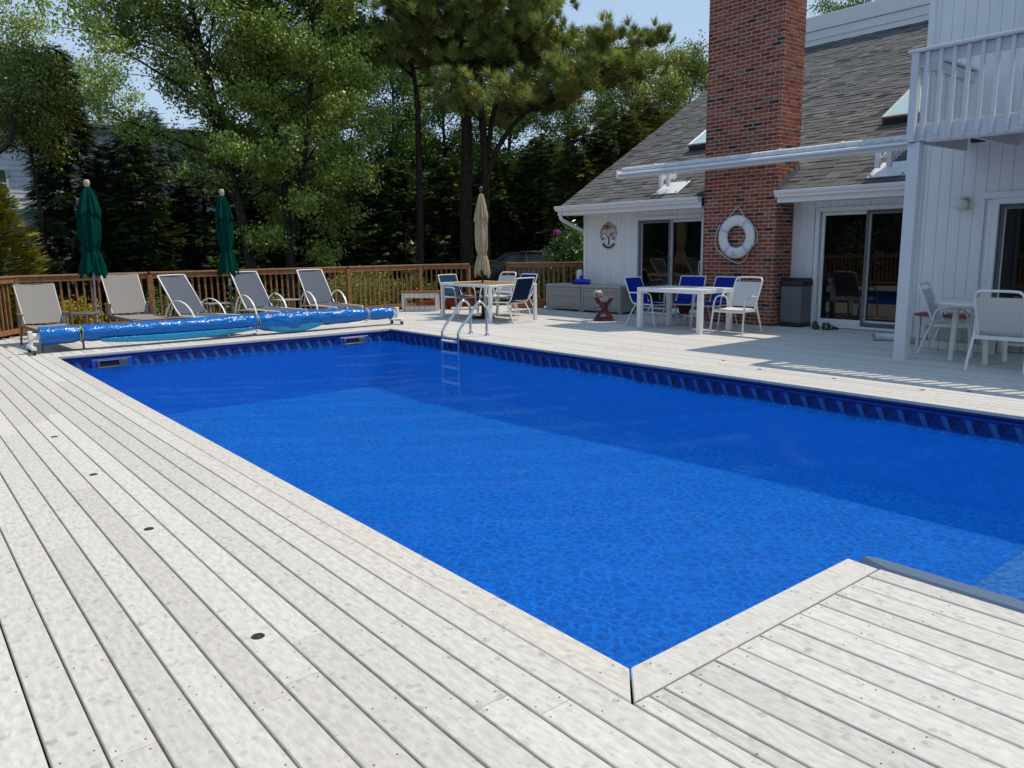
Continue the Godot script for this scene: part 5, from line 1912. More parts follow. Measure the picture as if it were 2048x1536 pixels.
# ---------------------------------------------------------------- things standing on the deck
func deck_box(label: String, p: Vector3, turn: float, ln: float) -> void:
	# resin storage box: origin at the middle of its base; the front faces -x
	var t := thing("storage_box", label, "storage box", p, turn, "storage boxes against the wall")
	var c := lin(0.36, 0.345, 0.315)
	var dp := 0.56
	var m := mb(c)
	m.box(Vector3(0, 0.295, 0), Vector3(dp - 0.03, 0.51, ln - 0.03), 0.012)
	part("body", m, mt.plastic, t)
	# raised stiles and rails on the front and the right end, arched bottom rail
	var f := mb(c)
	var x := -dp / 2 + 0.012
	for z in [-ln / 2 + 0.03, ln / 2 - 0.03]:
		f.box(Vector3(x, 0.275, z), Vector3(0.035, 0.55, 0.06), 0.008)
	f.box(Vector3(x, 0.515, 0), Vector3(0.03, 0.07, ln - 0.122), 0.006)
	f.box(Vector3(x, 0.37, 0), Vector3(0.03, 0.045, ln - 0.122), 0.006)
	var k := 12
	for i in k:
		var s := (i + 0.5) / k
		var z := lerpf(-ln / 2 + 0.06, ln / 2 - 0.06, s)
		var y := 0.055 + 0.065 * sin(PI * s)
		f.box(Vector3(x, y + 0.02, z), Vector3(0.03, 0.06, (ln - 0.12) / k + 0.004), 0.0, Basis(Vector3(1, 0, 0), -cos(PI * s) * 0.22))
	part("front_frame", f, mt.plastic, t)
	var e := mb(c)
	var ez := ln / 2 - 0.01
	for xx in [-dp / 2 + 0.055, dp / 2 - 0.04]:
		e.box(Vector3(xx, 0.275, ez), Vector3(0.05, 0.55, 0.03), 0.006)
	e.box(Vector3(0.01, 0.515, ez), Vector3(dp - 0.15, 0.07, 0.028), 0.005)
	e.box(Vector3(0.01, 0.37, ez), Vector3(dp - 0.15, 0.045, 0.028), 0.005)
	e.box(Vector3(0.01, 0.09, ez), Vector3(dp - 0.15, 0.06, 0.028), 0.005)
	part("end_frame", e, mt.plastic, t)
	var h := mb(c * 0.55)
	h.box(Vector3(0.02, 0.435, ez + 0.014), Vector3(0.17, 0.05, 0.012), 0.004)
	h.box(Vector3(0.02, 0.47, ez + 0.02), Vector3(0.10, 0.02, 0.03), 0.005)
	part("handle", h, mt.plastic, t)
	var l := mb(jit(c * 1.08, 0.0))
	var ch := 0.03
	l.slab(PackedVector2Array([Vector2(-dp / 2 - 0.015, -ln / 2 + 0.0), Vector2(dp / 2, -ln / 2 + 0.0), Vector2(dp / 2, ln / 2), Vector2(-dp / 2 - 0.015, ln / 2)]), 0.556, 0.615, ch)
	part("lid", l, mt.plastic, t)

func flower_pot(t: Node3D, called: String, m: MB) -> void:
	part(called, m, mt.terracotta, t)

func planter_box(label: String, p: Vector3, turn: float, sz: Vector3, legs: bool, blooms: Array, c: Color) -> void:
	var t := thing("planter_box", label, "planter", p, turn, "terracotta planters by the far railing")
	var y0 := 0.07 if legs else 0.0
	var w := Vector2(sz.x / 2, sz.z / 2)
	var b := w * 0.88
	var m := mb(c)
	var ca := [Vector3(-b.x, y0, -b.y), Vector3(b.x, y0, -b.y), Vector3(b.x, y0, b.y), Vector3(-b.x, y0, b.y)]
	var cb := [Vector3(-w.x, y0 + sz.y, -w.y), Vector3(w.x, y0 + sz.y, -w.y), Vector3(w.x, y0 + sz.y, w.y), Vector3(-w.x, y0 + sz.y, w.y)]
	for i in 4:
		var j := (i + 1) % 4
		var o: Vector3 = (ca[i] + ca[j]) * Vector3(1, 0, 1)
		m.quad(ca[i], ca[j], cb[j], cb[i], o)
	m.quad(ca[0], ca[1], ca[2], ca[3], Vector3.DOWN)
	part("trough", m, mt.terracotta, t)
	var r := mb(c * 1.08)
	r.box(Vector3(-w.x, y0 + sz.y - 0.015, 0), Vector3(0.025, 0.03, sz.z + 0.03), 0.005)
	r.box(Vector3(w.x, y0 + sz.y - 0.015, 0), Vector3(0.025, 0.03, sz.z + 0.03), 0.005)
	r.box(Vector3(0, y0 + sz.y - 0.015, -w.y), Vector3(sz.x - 0.03, 0.03, 0.025), 0.005)
	r.box(Vector3(0, y0 + sz.y - 0.015, w.y), Vector3(sz.x - 0.03, 0.03, 0.025), 0.005)
	part("rim", r, mt.terracotta, t)
	var s := mb(lin(0.04, 0.03, 0.02))
	s.quad(Vector3(-w.x * 0.97, y0 + sz.y - 0.04, -w.y * 0.97), Vector3(w.x * 0.97, y0 + sz.y - 0.04, -w.y * 0.97), Vector3(w.x * 0.97, y0 + sz.y - 0.04, w.y * 0.97), Vector3(-w.x * 0.97, y0 + sz.y - 0.04, w.y * 0.97), Vector3.UP)
	part("soil", s, mt.soil, t)
	if legs:
		for sx: int in [-1, 1]:
			for szz: int in [-1, 1]:
				var l := mb(c * 0.8)
				l.box(Vector3(sx * (w.x - 0.04), 0.10, szz * (w.y - 0.04)), Vector3(0.06, 0.20, 0.06), 0.006)
				part("leg", l, mt.terracotta, t)
	var rr := RandomNumberGenerator.new()
	rr.seed = int(p.x * 1000)
	for q: Array in blooms:
		var o := Vector3(q[0], y0 + sz.y, q[1])
		var g := mb(lin(0.06, 0.13, 0.03))
		for i in 16:
			var a := rr.randf() * TAU
			var d := Vector3(cos(a), rr.randf_range(0.3, 1.4), sin(a)).normalized()
			var e := o + d * rr.randf_range(0.05, 0.10)
			var sd := d.cross(Vector3.UP).normalized() * 0.016
			g.quad(o, o.lerp(e, 0.5) + sd, e, o.lerp(e, 0.5) - sd)
		var f := part("seedling", g, mt.leaf, t)
		var fl := mb(q[2])
		for i in 7:
			var cc := o + Vector3(rr.randf_range(-0.04, 0.04), rr.randf_range(0.04, 0.10), rr.randf_range(-0.04, 0.04))
			for k in 5:
				var a := TAU * k / 5.0
				var v := Vector3(cos(a), 0.35, sin(a)) * 0.021
				var v2 := Vector3(cos(a + 0.9), 0.25, sin(a + 0.9)) * 0.021
				fl.tri(cc, cc + v, cc + v2)
		part("bloom", fl, mt.petal, f)

func deck_things() -> void:
	deck_box("left taupe storage box by the gate-side house corner", Vector3(12.62, 0, -13.38), 0.03, 1.14)
	deck_box("right taupe storage box standing behind the red stand", Vector3(12.66, 0, -12.21), 0.05, 1.16)
	# on the boxes
	var v := thing("pool_vacuum_head", "bright blue pool vacuum part lying on the storage boxes", "pool tool", Vector3(12.52, 0.616, -12.92), 0.3)
	var b := mb(lin(0.008, 0.03, 0.42))
	b.tube(smooth_path([Vector3(0, 0.05, -0.20), Vector3(0, 0.058, -0.10), Vector3(0, 0.06, 0.08), Vector3(0, 0.055, 0.21)], 4), [0.035, 0.045, 0.055, 0.058, 0.06, 0.06, 0.062, 0.064, 0.064, 0.064, 0.062, 0.058, 0.05], 14)
	part("body", b, mt.plastic, v)
	var n := mb(lin(0.01, 0.05, 0.45))
	n.tube([Vector3(0, 0.09, -0.01), Vector3(0, 0.20, -0.01)], 0.045, 14)
	part("neck", n, mt.plastic, v)
	var e := mb(lin(0.55, 0.58, 0.75))
	e.ball(Vector3(0, 0.055, 0.205), Vector3(0.025, 0.025, 0.012), 10, 6)
	part("valve", e, mt.plastic, v)
	var cup := mb(lin(0.74, 0.76, 0.80))
	cup.xf.origin = Vector3(12.66, 0.616, -13.15)
	cup.lathe([Vector2(0.001, 0), Vector2(0.06, 0), Vector2(0.065, 0.01), Vector2(0.067, 0.28), Vector2(0.06, 0.30), Vector2(0.045, 0.325), Vector2(0.001, 0.33)], 18)
	single("bottle", cup, mt.plastic, "tall white cylinder bottle behind the blue part on the storage boxes", "bottle")
	var fl := thing("torch", "black hand lamp with a pale lens on the left storage box lid", "lamp", Vector3(12.46, 0.616, -13.10), 2.0)
	var tb := mb(lin(0.012, 0.012, 0.013))
	tb.tube([Vector3(0, 0.042, -0.14), Vector3(0, 0.042, 0.04), Vector3(0, 0.048, 0.07), Vector3(0, 0.048, 0.12)], [0.028, 0.03, 0.045, 0.048], 14)
	part("barrel", tb, mt.rubber, fl)
	var le := mb(lin(0.6, 0.6, 0.58))
	le.disc(Vector3(0, 0.048, 0.1215), 0.038, Vector3(0, 0, 1), 16)
	part("lens", le, mt.plastic, fl)
	# red crossed-leg stand with a pale lidded pot on it, chlorine bucket behind
	var s := thing("cross_leg_stand", "dark red wooden stand with crossed legs in front of the storage boxes", "stand", Vector3(11.22, 0, -10.95), 0.75)
	var red := lin(0.10, 0.010, 0.009)
	for side: int in [-1, 1]:
		for d: int in [-1, 1]:
			var l := mb(jit(red, 0.1))
			l.beam(Vector3(side * 0.155 + d * 0.016, 0.05, -0.15 * d), Vector3(side * 0.155 + d * 0.016, 0.455, 0.16 * d), 0.03, 0.062, 0.005, Vector3(0, 0.4, 1))
			part("leg", l, mt.paint, s)
		var q := mb(red)
		q.box(Vector3(side * 0.155, 0.028, 0), Vector3(0.075, 0.056, 0.38), 0.006)
		part("foot_bar", q, mt.paint, s)
	for z in [-0.155, 0.155]:
		var q := mb(red)
		q.box(Vector3(0, 0.028, z), Vector3(0.23, 0.05, 0.05), 0.006)
		part("stretcher", q, mt.paint, s)
	for z in [-0.13, 0.0, 0.13]:
		var q := mb(jit(lin(0.16, 0.05, 0.04), 0.1))
		q.box(Vector3(0, 0.463, z), Vector3(0.30, 0.016, 0.10), 0.003)
		part("slat", q, mt.paint, s)
	var pot := thing("feeder_pot", "small pale grey pot with a dark slot on the red stand", "pot", Vector3(11.12, 0.471, -11.02), 0.2)
	var pm := mb(lin(0.36, 0.37, 0.33))
	pm.lathe([Vector2(0.001, 0), Vector2(0.085, 0), Vector2(0.095, 0.02), Vector2(0.098, 0.09), Vector2(0.085, 0.11), Vector2(0.07, 0.115), Vector2(0.066, 0.13), Vector2(0.001, 0.135)], 22)
	part("body", pm, mt.plastic, pot)
	var sl := mb(lin(0.01, 0.01, 0.01))
	sl.box(Vector3(-0.094, 0.055, 0.02), Vector3(0.012, 0.03, 0.05), 0.003, Basis(Vector3.UP, 0.2))
	part("slot", sl, mt.rubber, pot)
	var bk := thing("chlorine_bucket", "white bucket with a blue printed label behind the red stand", "bucket", Vector3(11.72, 0, -11.45), 0.0)
	var bm := mb(lin(0.50, 0.53, 0.50))
	bm.lathe([Vector2(0.001, 0), Vector2(0.125, 0), Vector2(0.135, 0.012), Vector2(0.150, 0.36), Vector2(0.158, 0.365), Vector2(0.158, 0.39), Vector2(0.15, 0.40), Vector2(0.001, 0.405)], 28)
	part("pail", bm, mt.plastic, bk)
	var lb := mb(lin(0.015, 0.045, 0.26))
	var rows := []
	for y in [0.10, 0.33]:
		var row := PackedVector3Array()
		for i in 13:
			var a := PI * 0.55 + PI * 1.0 * i / 12.0
			var rad: float = 0.1352 + 0.015 * (y - 0.012) / 0.348 + 0.0015
			row.append(Vector3(cos(a) * rad, y, sin(a) * rad))
		rows.append(row)
	lb.surface(rows, false)
	part("label", lb, mt.plastic, bk)
	var pr := mb(lin(0.66, 0.68, 0.70))
	for i in 9:
		# two rows of smudged white print, too far off to read
		for q in [[0.262, 0.062], [0.185, 0.05]]:
			var a := PI * 0.80 + PI * 0.42 * i / 8.0
			var rad: float = 0.1352 + 0.015 * (q[0] - 0.012) / 0.348 + 0.0022
			if (i * 3 + int(q[0] * 100)) % 7 == 5:
				continue
			pr.box(Vector3(cos(a) * rad, q[0], sin(a) * rad), Vector3(0.002, q[1] * (0.7 + 0.3 * ((i * 5) % 3) / 2.0), 0.013), 0.0, Basis(Vector3.UP, -a))
	part("print", pr, mt.plastic, bk)
	# planters, benches and pots along the railing
	bench("planter_bench", "low white slatted bench with a brick-red top in front of the far railing", Vector3(10.03, 0, -15.85), 0.80, Vector2(0.34, 0.90), 0.475, true)
	planter_box("long terracotta window box with red and white flowers behind the white bench", Vector3(10.62, 0, -16.10), -0.80, Vector3(0.6, 0.20, 0.19), false, [[-0.2, 0.0, lin(0.5, 0.03, 0.02)], [-0.02, 0.0, lin(0.7, 0.62, 0.4)], [0.18, 0.0, lin(0.65, 0.64, 0.6)]], lin(0.34, 0.095, 0.045))
	planter_box("dark red wooden planter on short legs behind the teal chair", Vector3(11.02, 0, -15.55), -0.80, Vector3(0.72, 0.24, 0.24), true, [[-0.25, 0.0, lin(0.6, 0.5, 0.2)], [0.05, 0.0, lin(0.6, 0.58, 0.5)], [0.25, 0.0, lin(0.5, 0.04, 0.03)]], lin(0.19, 0.04, 0.028))
	planter_box("terracotta trough on the deck left of the storage boxes", Vector3(12.35, 0, -14.62), -0.80, Vector3(0.85, 0.20, 0.22), false, [[-0.25, 0.0, lin(0.6, 0.45, 0.4)], [0.0, 0.0, lin(0.65, 0.55, 0.5)], [0.26, 0.0, lin(0.55, 0.3, 0.28)]], lin(0.36, 0.13, 0.075))
	# bin, shoes, pipe, plant trolley
	var tc := thing("waste_bin", "grey slatted waste bin with a dark lid right of the chimney", "bin", Vector3(12.79, 0, -7.70), 0.0)
	var core := mb(lin(0.05, 0.05, 0.055))
	core.box(Vector3(0, 0.40, 0), Vector3(0.335, 0.66, 0.385), 0.03)
	part("liner_box", core, mt.plastic, tc)
	for i in 9:
		for side: int in [-1, 1]:
			var m := mb(jit(lin(0.17, 0.17, 0.185), 0.04))
			m.box(Vector3(side * 0.175, 0.40, -0.18 + i * 0.045), Vector3(0.014, 0.64, 0.038), 0.004)
			part("slat", m, mt.plastic, tc)
	for i in 8:
		for side: int in [-1, 1]:
			var m := mb(jit(lin(0.17, 0.17, 0.185), 0.04))
			m.box(Vector3(-0.147 + i * 0.042, 0.40, side * 0.20), Vector3(0.036, 0.64, 0.014), 0.004)
			part("slat", m, mt.plastic, tc)
	var bs := mb(lin(0.02, 0.022, 0.026))
	bs.box(Vector3(0, 0.04, 0), Vector3(0.38, 0.08, 0.43), 0.02)
	part("base", bs, mt.plastic, tc)
	var ld := mb(lin(0.016, 0.02, 0.028))
	ld.box(Vector3(0, 0.775, 0), Vector3(0.40, 0.12, 0.45), 0.03)
	ld.box(Vector3(0, 0.845, 0), Vector3(0.34, 0.03, 0.39), 0.014)
	part("lid", ld, mt.plastic, tc)
	var sh := thing("shoe", "dark strappy shoe beside the waste bin, left one of the pair", "shoe", Vector3(12.60, 0, -7.19), -0.9, "pair of shoes outside the glass door")
	var so := mb(lin(0.06, 0.055, 0.05))
	so.slab(PackedVector2Array([Vector2(-0.04, -0.13), Vector2(0.03, -0.135), Vector2(0.042, -0.06), Vector2(0.05, 0.04), Vector2(0.04, 0.12), Vector2(0.0, 0.145), Vector2(-0.04, 0.12), Vector2(-0.05, 0.05), Vector2(-0.038, -0.05)]), 0.0, 0.028, 0.006)
	part("sole", so, mt.rubber, sh)
	var us := mb(lin(0.10, 0.10, 0.09))
	var rows2 := []
	for i in 9:
		var q := i / 8.0
		var z := lerpf(-0.125, 0.135, q)
		var h := lerpf(0.125, 0.05, smoothstep(0.25, 0.8, q)) * (1.0 if q < 0.95 else 0.7)
		var wd := 0.038 + 0.01 * sin(PI * q)
		var row := PackedVector3Array()
		for j in 9:
			var a := PI * j / 8.0
			row.append(Vector3(cos(a) * wd, 0.026 + sin(a) * (h - 0.026), z))
		rows2.append(row)
	us.surface(rows2, false)
	part("upper", us, mt.canvas, sh)
	for i in 4:
		var st := mb(lin(0.42, 0.41, 0.38) if i % 2 == 0 else lin(0.05, 0.05, 0.05))
		var z := -0.07 + i * 0.045
		var hh := lerpf(0.125, 0.06, smoothstep(0.25, 0.8, (z + 0.125) / 0.26))
		var pp := []
		for j in 9:
			var a := PI * j / 8.0
			pp.append(Vector3(cos(a) * 0.050, 0.026 + sin(a) * (hh - 0.018), z + 0.02 * cos(a)))
		for j in 8:
			st.beam(pp[j], pp[j + 1], 0.016, 0.006, 0.0, (pp[j] as Vector3) - Vector3(0, 0.03, z))
		part("strap", st, mt.canvas, sh)
	dup(sh, "dark strappy shoe in front of the glass door, right one of the pair", Vector3(12.62, 0, -6.93), 0.9)
	var pv := thing("pvc_pipe", "short white plastic pipe elbow lying beside the balcony post", "pipe", Vector3(11.72, 0.0, -5.62))
	var pm2 := mb(lin(0.70, 0.72, 0.72))
	pm2.tube(smooth_path([Vector3(-0.10, 0.058, -0.06), Vector3(-0.05, 0.056, -0.02), Vector3(0.02, 0.055, 0.06), Vector3(0.10, 0.055, 0.30), Vector3(0.16, 0.055, 0.55)], 4), 0.055, 16, false)
	pm2.tube(smooth_path([Vector3(-0.095, 0.058, -0.056), Vector3(-0.05, 0.056, -0.02), Vector3(0.02, 0.055, 0.06)], 4), 0.048, 16, false)
	part("tube", pm2, mt.plastic, pv)
	var ps := thing("plant_trolley", "small wire plant trolley with a red pot behind the white table", "plant stand", Vector3(12.35, 0, -9.85), 0.3)
	var wr := mb(lin(0.03, 0.03, 0.03))
	for s2: int in [-1, 1]:
		wr.tube(smooth_path([Vector3(s2 * 0.16, 0.40, -0.1), Vector3(s2 * 0.17, 0.2, -0.12), Vector3(s2 * 0.20, 0.10, -0.14)], 3), 0.006, 6)
		wr.tube([Vector3(s2 * 0.17, 0.12, -0.13), Vector3(s2 * 0.17, 0.12, 0.13)], 0.006, 6)
		wr.tube([Vector3(s2 * 0.17, 0.38, 0.10), Vector3(s2 * 0.18, 0.0, 0.14)], 0.006, 6)
	wr.tube([Vector3(-0.17, 0.12, -0.13), Vector3(0.17, 0.12, -0.13)], 0.006, 6)
	wr.tube([Vector3(-0.17, 0.12, 0.13), Vector3(0.17, 0.12, 0.13)], 0.006, 6)
	part("frame", wr, mt.iron, ps)
	for s2: int in [-1, 1]:
		var wl := mb(lin(0.03, 0.03, 0.03))
		wl.torus(Vector3(s2 * 0.20, 0.065, -0.15), Basis(Vector3(0, 0, 1), Vector3(0, 1, 0), Vector3(-1, 0, 0)), 0.055, Vector2(0.007, 0.007), 18, 6)
		for i in 4:
			var a := i * PI / 4
			wl.tube([Vector3(s2 * 0.20, 0.065 + 0.055 * sin(a), -0.15 + 0.055 * cos(a)), Vector3(s2 * 0.20, 0.065 - 0.055 * sin(a), -0.15 - 0.055 * cos(a))], 0.003, 4)
		part("wheel", wl, mt.iron, ps)
	var rp := mb(lin(0.16, 0.03, 0.02))
	rp.lathe([Vector2(0.001, 0.13), Vector2(0.09, 0.13), Vector2(0.13, 0.30), Vector2(0.14, 0.30), Vector2(0.14, 0.33), Vector2(0.12, 0.33), Vector2(0.11, 0.30), Vector2(0.001, 0.29)], 22)
	part("pot", rp, mt.terracotta, ps)

# ---------------------------------------------------------------- rolled pool cover
func cover_reel() -> void:
	var zc := -13.42
	var t := thing("cover_reel", "blue bubble pool cover rolled on a white wheeled reel along the far edge", "pool cover reel", Vector3(4.8, 0, zc))
	var tube := mb(lin(0.75, 0.75, 0.74))
	tube.tube([Vector3(-3.13, 0.255, 0), Vector3(-2.9, 0.255, 0)], 0.05, 12)
	tube.tube([Vector3(2.95, 0.235, 0), Vector3(3.12, 0.235, 0)], 0.045, 12)
	part("tube", tube, mt.metal_paint, t)
	var r := RandomNumberGenerator.new()
	r.seed = 31
	var nz := FastNoiseLite.new()
	nz.seed = 12
	nz.frequency = 1.6
	nz.fractal_octaves = 3
	var straps := [-2.46, 0.30, 2.45]
	var m := mb(lin(0.0, 0.14, 0.48))
	var rings := []
	var n := 300
	var sides := 40
	for i in n + 1:
		var x := lerpf(-3.0, 3.0, float(i) / n)
		var cy := 0.255 - 0.02 * (x + 3.0) / 6.0
		var rad := 0.136 + 0.012 * sin(x * 1.3 + 0.5) - 0.010 * smoothstep(1.4, 3.0, x)
		var pinch := 0.0
		for s: float in straps:
			pinch = maxf(pinch, exp(-pow((x - s) / 0.07, 2.0)))
		# the loose middle hangs in a belly down to the boards
		var belly := 0.075 * exp(-pow((x - 0.85) / 0.38, 2.0)) + 0.015 * exp(-pow((x + 1.2) / 0.8, 2.0))
		var ring := PackedVector3Array()
		for j in sides:
			var a := TAU * j / sides
			var up := sin(a)
			var rr := rad - pinch * 0.020 - pinch * 0.012 * (0.5 + 0.5 * cos(a * 9.0))
			var loose := 0.35 + 0.65 * exp(-pow((x - 0.8) / 1.3, 2.0))
			rr += 0.010 * loose * nz.get_noise_3d(x * 1.5, cos(a) * 0.6, up * 0.6) * 2.4
			rr += 0.034 * loose * maxf(0.0, up + 0.25) * (0.16 - absf(nz.get_noise_3d(x * 3.4 + 20.0, up * 1.1, cos(a) * 1.1)))
			if up < 0.0:
				rr += belly * pow(-up, 1.4)
			ring.append(Vector3(x, cy + up * rr, cos(a) * rr))
		rings.append(ring)
	m.surface(rings, true)
	for e in [0, n]:
		var cc := Vector3(rings[e][0].x, 0.25, 0)
		for j in sides:
			m.tri(cc, rings[e][j], rings[e][(j + 1) % sides], Vector3(-1 if e == 0 else 1, 0, 0))
	part("rolled_cover", m, mt.bubble_cover, t)
	# single-layer edges that hang out of the roll look turquoise
	for q in [[-2.2, 0.22, 0.055], [0.42, 1.5, 0.075]]:
		var f := mb(lin(0.01, 0.33, 0.62))
		var rows := []
		for i in 30:
			var s := i / 29.0
			var x := lerpf(q[0], q[1], s)
			var d: float = q[2] * pow(sin(PI * s), 0.7)
			var y0 := 0.165
			rows.append(PackedVector3Array([Vector3(x, y0, 0.128), Vector3(x, y0 - d * 0.6, 0.139), Vector3(x, y0 - d - 0.03, 0.118 + 0.008 * sin(x * 9.0)), Vector3(x, y0 - d * 1.25 - 0.05, 0.075)]))
		f.surface(rows, false)
		part("hanging_edge", f, mt.bubble_cover, t)
	var cs := [lin(0.55, 0.55, 0.22), lin(0.62, 0.6, 0.5), lin(0.66, 0.66, 0.62)]
	for k in 3:
		var s := mb(cs[k])
		var x: float = straps[k]
		for w in [-0.012, 0.010]:
			var p := []
			for i in 25:
				var a := TAU * i / 24.0
				p.append(Vector3(x + w + 0.012 * sin(a * 2.0 + w * 80.0), 0.25 - 0.02 * (x + 3.0) / 6.0 + sin(a) * 0.122, cos(a) * 0.122))
			s.tube(p, 0.006, 5)
		if k < 2:
			s.col = lin(0.05, 0.05, 0.05)
			s.box(Vector3(x, 0.29 if k == 0 else 0.24, 0.118), Vector3(0.035, 0.05, 0.03), 0.008)
		part("strap", s, mt.canvas, t)
	# end frames on castors
	for e: int in [-1, 1]:
		var f := mb(lin(0.78, 0.78, 0.77))
		var x := e * 3.12
		f.box(Vector3(x, 0.20, 0), Vector3(0.055, 0.26, 0.07), 0.006)
		f.box(Vector3(x, 0.275, 0), Vector3(0.06, 0.12, 0.12), 0.008)
		f.box(Vector3(x, 0.095, 0), Vector3(0.06, 0.05, 0.56 if e < 0 else 0.44), 0.006)
		if e > 0:
			f.box(Vector3(x - 0.05, 0.11, 0.05), Vector3(0.28, 0.03, 0.05), 0.004)
		var fr := part("end_frame", f, mt.metal_paint, t)
		for z: int in [-1, 1]:
			var c := mb(lin(0.02, 0.02, 0.02))
			var o := Vector3(x, 0.036, z * (0.25 if e < 0 else 0.19))
			c.tube([o + Vector3(-0.016, 0, 0), o + Vector3(0.016, 0, 0)], 0.036, 16)
			c.box(o + Vector3(0.0, 0.035, 0), Vector3(0.05, 0.016, 0.04), 0.003)
			c.col = lin(0.3, 0.3, 0.3)
			c.tube([o + Vector3(-0.02, 0, 0), o + Vector3(0.02, 0, 0)], 0.013, 10)
			part("castor", c, mt.rubber, fr)

func ladder() -> void:
	var t := thing("pool_ladder", "stainless pool ladder with two white treads over the right pool edge", "pool ladder", Vector3(7.38, 0, -10.69))
	for s: int in [-1, 1]:
		var z := s * 0.232
		var p := [Vector3(0.53, 0.0, z), Vector3(0.53, 0.36, z)]
		var c := Vector3(0.415, 0.40, 0)
		for i in 9:
			var a := i * 0.31
			p.append(Vector3(0.40 + 0.13 * cos(a), 0.41 + 0.17 * sin(a), z))
		p.append_array([Vector3(0.18, 0.36, z), Vector3(0.02, 0.20, z), Vector3(-0.05, 0.10, z), Vector3(-0.06, 0.02, z), Vector3(-0.06, -0.30, z), Vector3(-0.06, -1.05, z)])
		var m := mb(lin(0.62, 0.63, 0.64))
		m.tube(smooth_path(p, 3), 0.0225, 14)
		var r := part("rail", m, mt.steel, t)
		var e := mb(lin(0.6, 0.6, 0.6))
		e.xf.origin = Vector3(0.53, 0, z)
		e.lathe([Vector2(0.045, 0.0), Vector2(0.045, 0.012), Vector2(0.03, 0.02), Vector2(0.028, 0.05), Vector2(0.0225, 0.055)], 18)
		e.box(Vector3(0.025, 0.04, 0), Vector3(0.03, 0.016, 0.016), 0.003)
		part("escutcheon", e, mt.galvanised, r)
	for y in [-0.065, -0.255, -0.50, -0.76]:
		var m := mb(lin(0.70, 0.71, 0.72))
		m.box(Vector3(-0.065, y, 0), Vector3(0.085, 0.032, 0.44), 0.008)
		part("tread", m, mt.plastic, t)

# ---------------------------------------------------------------- beyond the deck
func neighbour() -> void:
	# white clapboard house among the trees at the left
	var t := thing("neighbour_house", "white clapboard house showing between the trees at the far left", "house", Vector3(1.2, -0.62, -34.5), -0.14)
	var w := mb(lin(0.70, 0.72, 0.74))
	w.box(Vector3(3.5, 1.8, -3.02), Vector3(15.0, 3.6, 6.0))
	w.box(Vector3(3.5, 5.1, -3.05), Vector3(15.0, 3.1, 5.9))
	part("wall", w, mt.paint, t)
	var k := 0
	var y := 3.72
	while y < 6.6:
		var m := mb(jit(lin(0.82, 0.83, 0.85), 0.03))
		m.box(Vector3(3.5, y + 0.10, -0.085), Vector3(15.0, 0.205, 0.02), 0.0, Basis(Vector3(1, 0, 0), -0.07))
		part("clapboard", m, mt.paint, t)
		y += 0.195
		k += 1
	var lo := mb(lin(0.35, 0.36, 0.38))  # shade of the lower storey put into a darker grey
	y = 0.1
	while y < 3.5:
		lo.box(Vector3(3.5, y + 0.10, -0.01), Vector3(15.0, 0.205, 0.02), 0.0, Basis(Vector3(1, 0, 0), -0.07))
		y += 0.195
	part("lower_clapboards", lo, mt.paint, t, "stuff")
	var gb := mb(lin(0.02, 0.22, 0.16))
	gb.box(Vector3(3.5, 3.63, 0.06), Vector3(15.1, 0.09, 0.18), 0.01)
	part("green_band", gb, mt.paint, t)
	var rf := mb(lin(0.14, 0.14, 0.14))
	rf.box(Vector3(3.5, 6.78, -3.0), Vector3(15.6, 0.14, 6.7), 0.02)
	part("roof", rf, mt.shingle, t)
	var fa := mb(lin(0.74, 0.76, 0.78))
	fa.box(Vector3(3.5, 6.66, 0.10), Vector3(15.4, 0.16, 0.06), 0.01)
	part("fascia", fa, mt.paint, t)
	for xx in [2.55, 6.4]:
		var f := mb(lin(0.75, 0.77, 0.79))
		for q in [[-0.42, 0.0, 0.08, 1.05], [0.42, 0.0, 0.08, 1.05], [0.0, 0.49, 0.76, 0.08], [0.0, -0.49, 0.80, 0.09], [0.0, 0.0, 0.76, 0.04]]:
			f.box(Vector3(xx + q[0], 4.62 + q[1], -0.05), Vector3(q[2], q[3], 0.10), 0.006)
		var win := part("window", f, mt.paint, t)
		var p := mb(lin(0.10, 0.115, 0.12))
		p.box(Vector3(xx, 4.62, -0.062), Vector3(0.76, 0.95, 0.03))
		part("blind", p, mt.plastic, win)

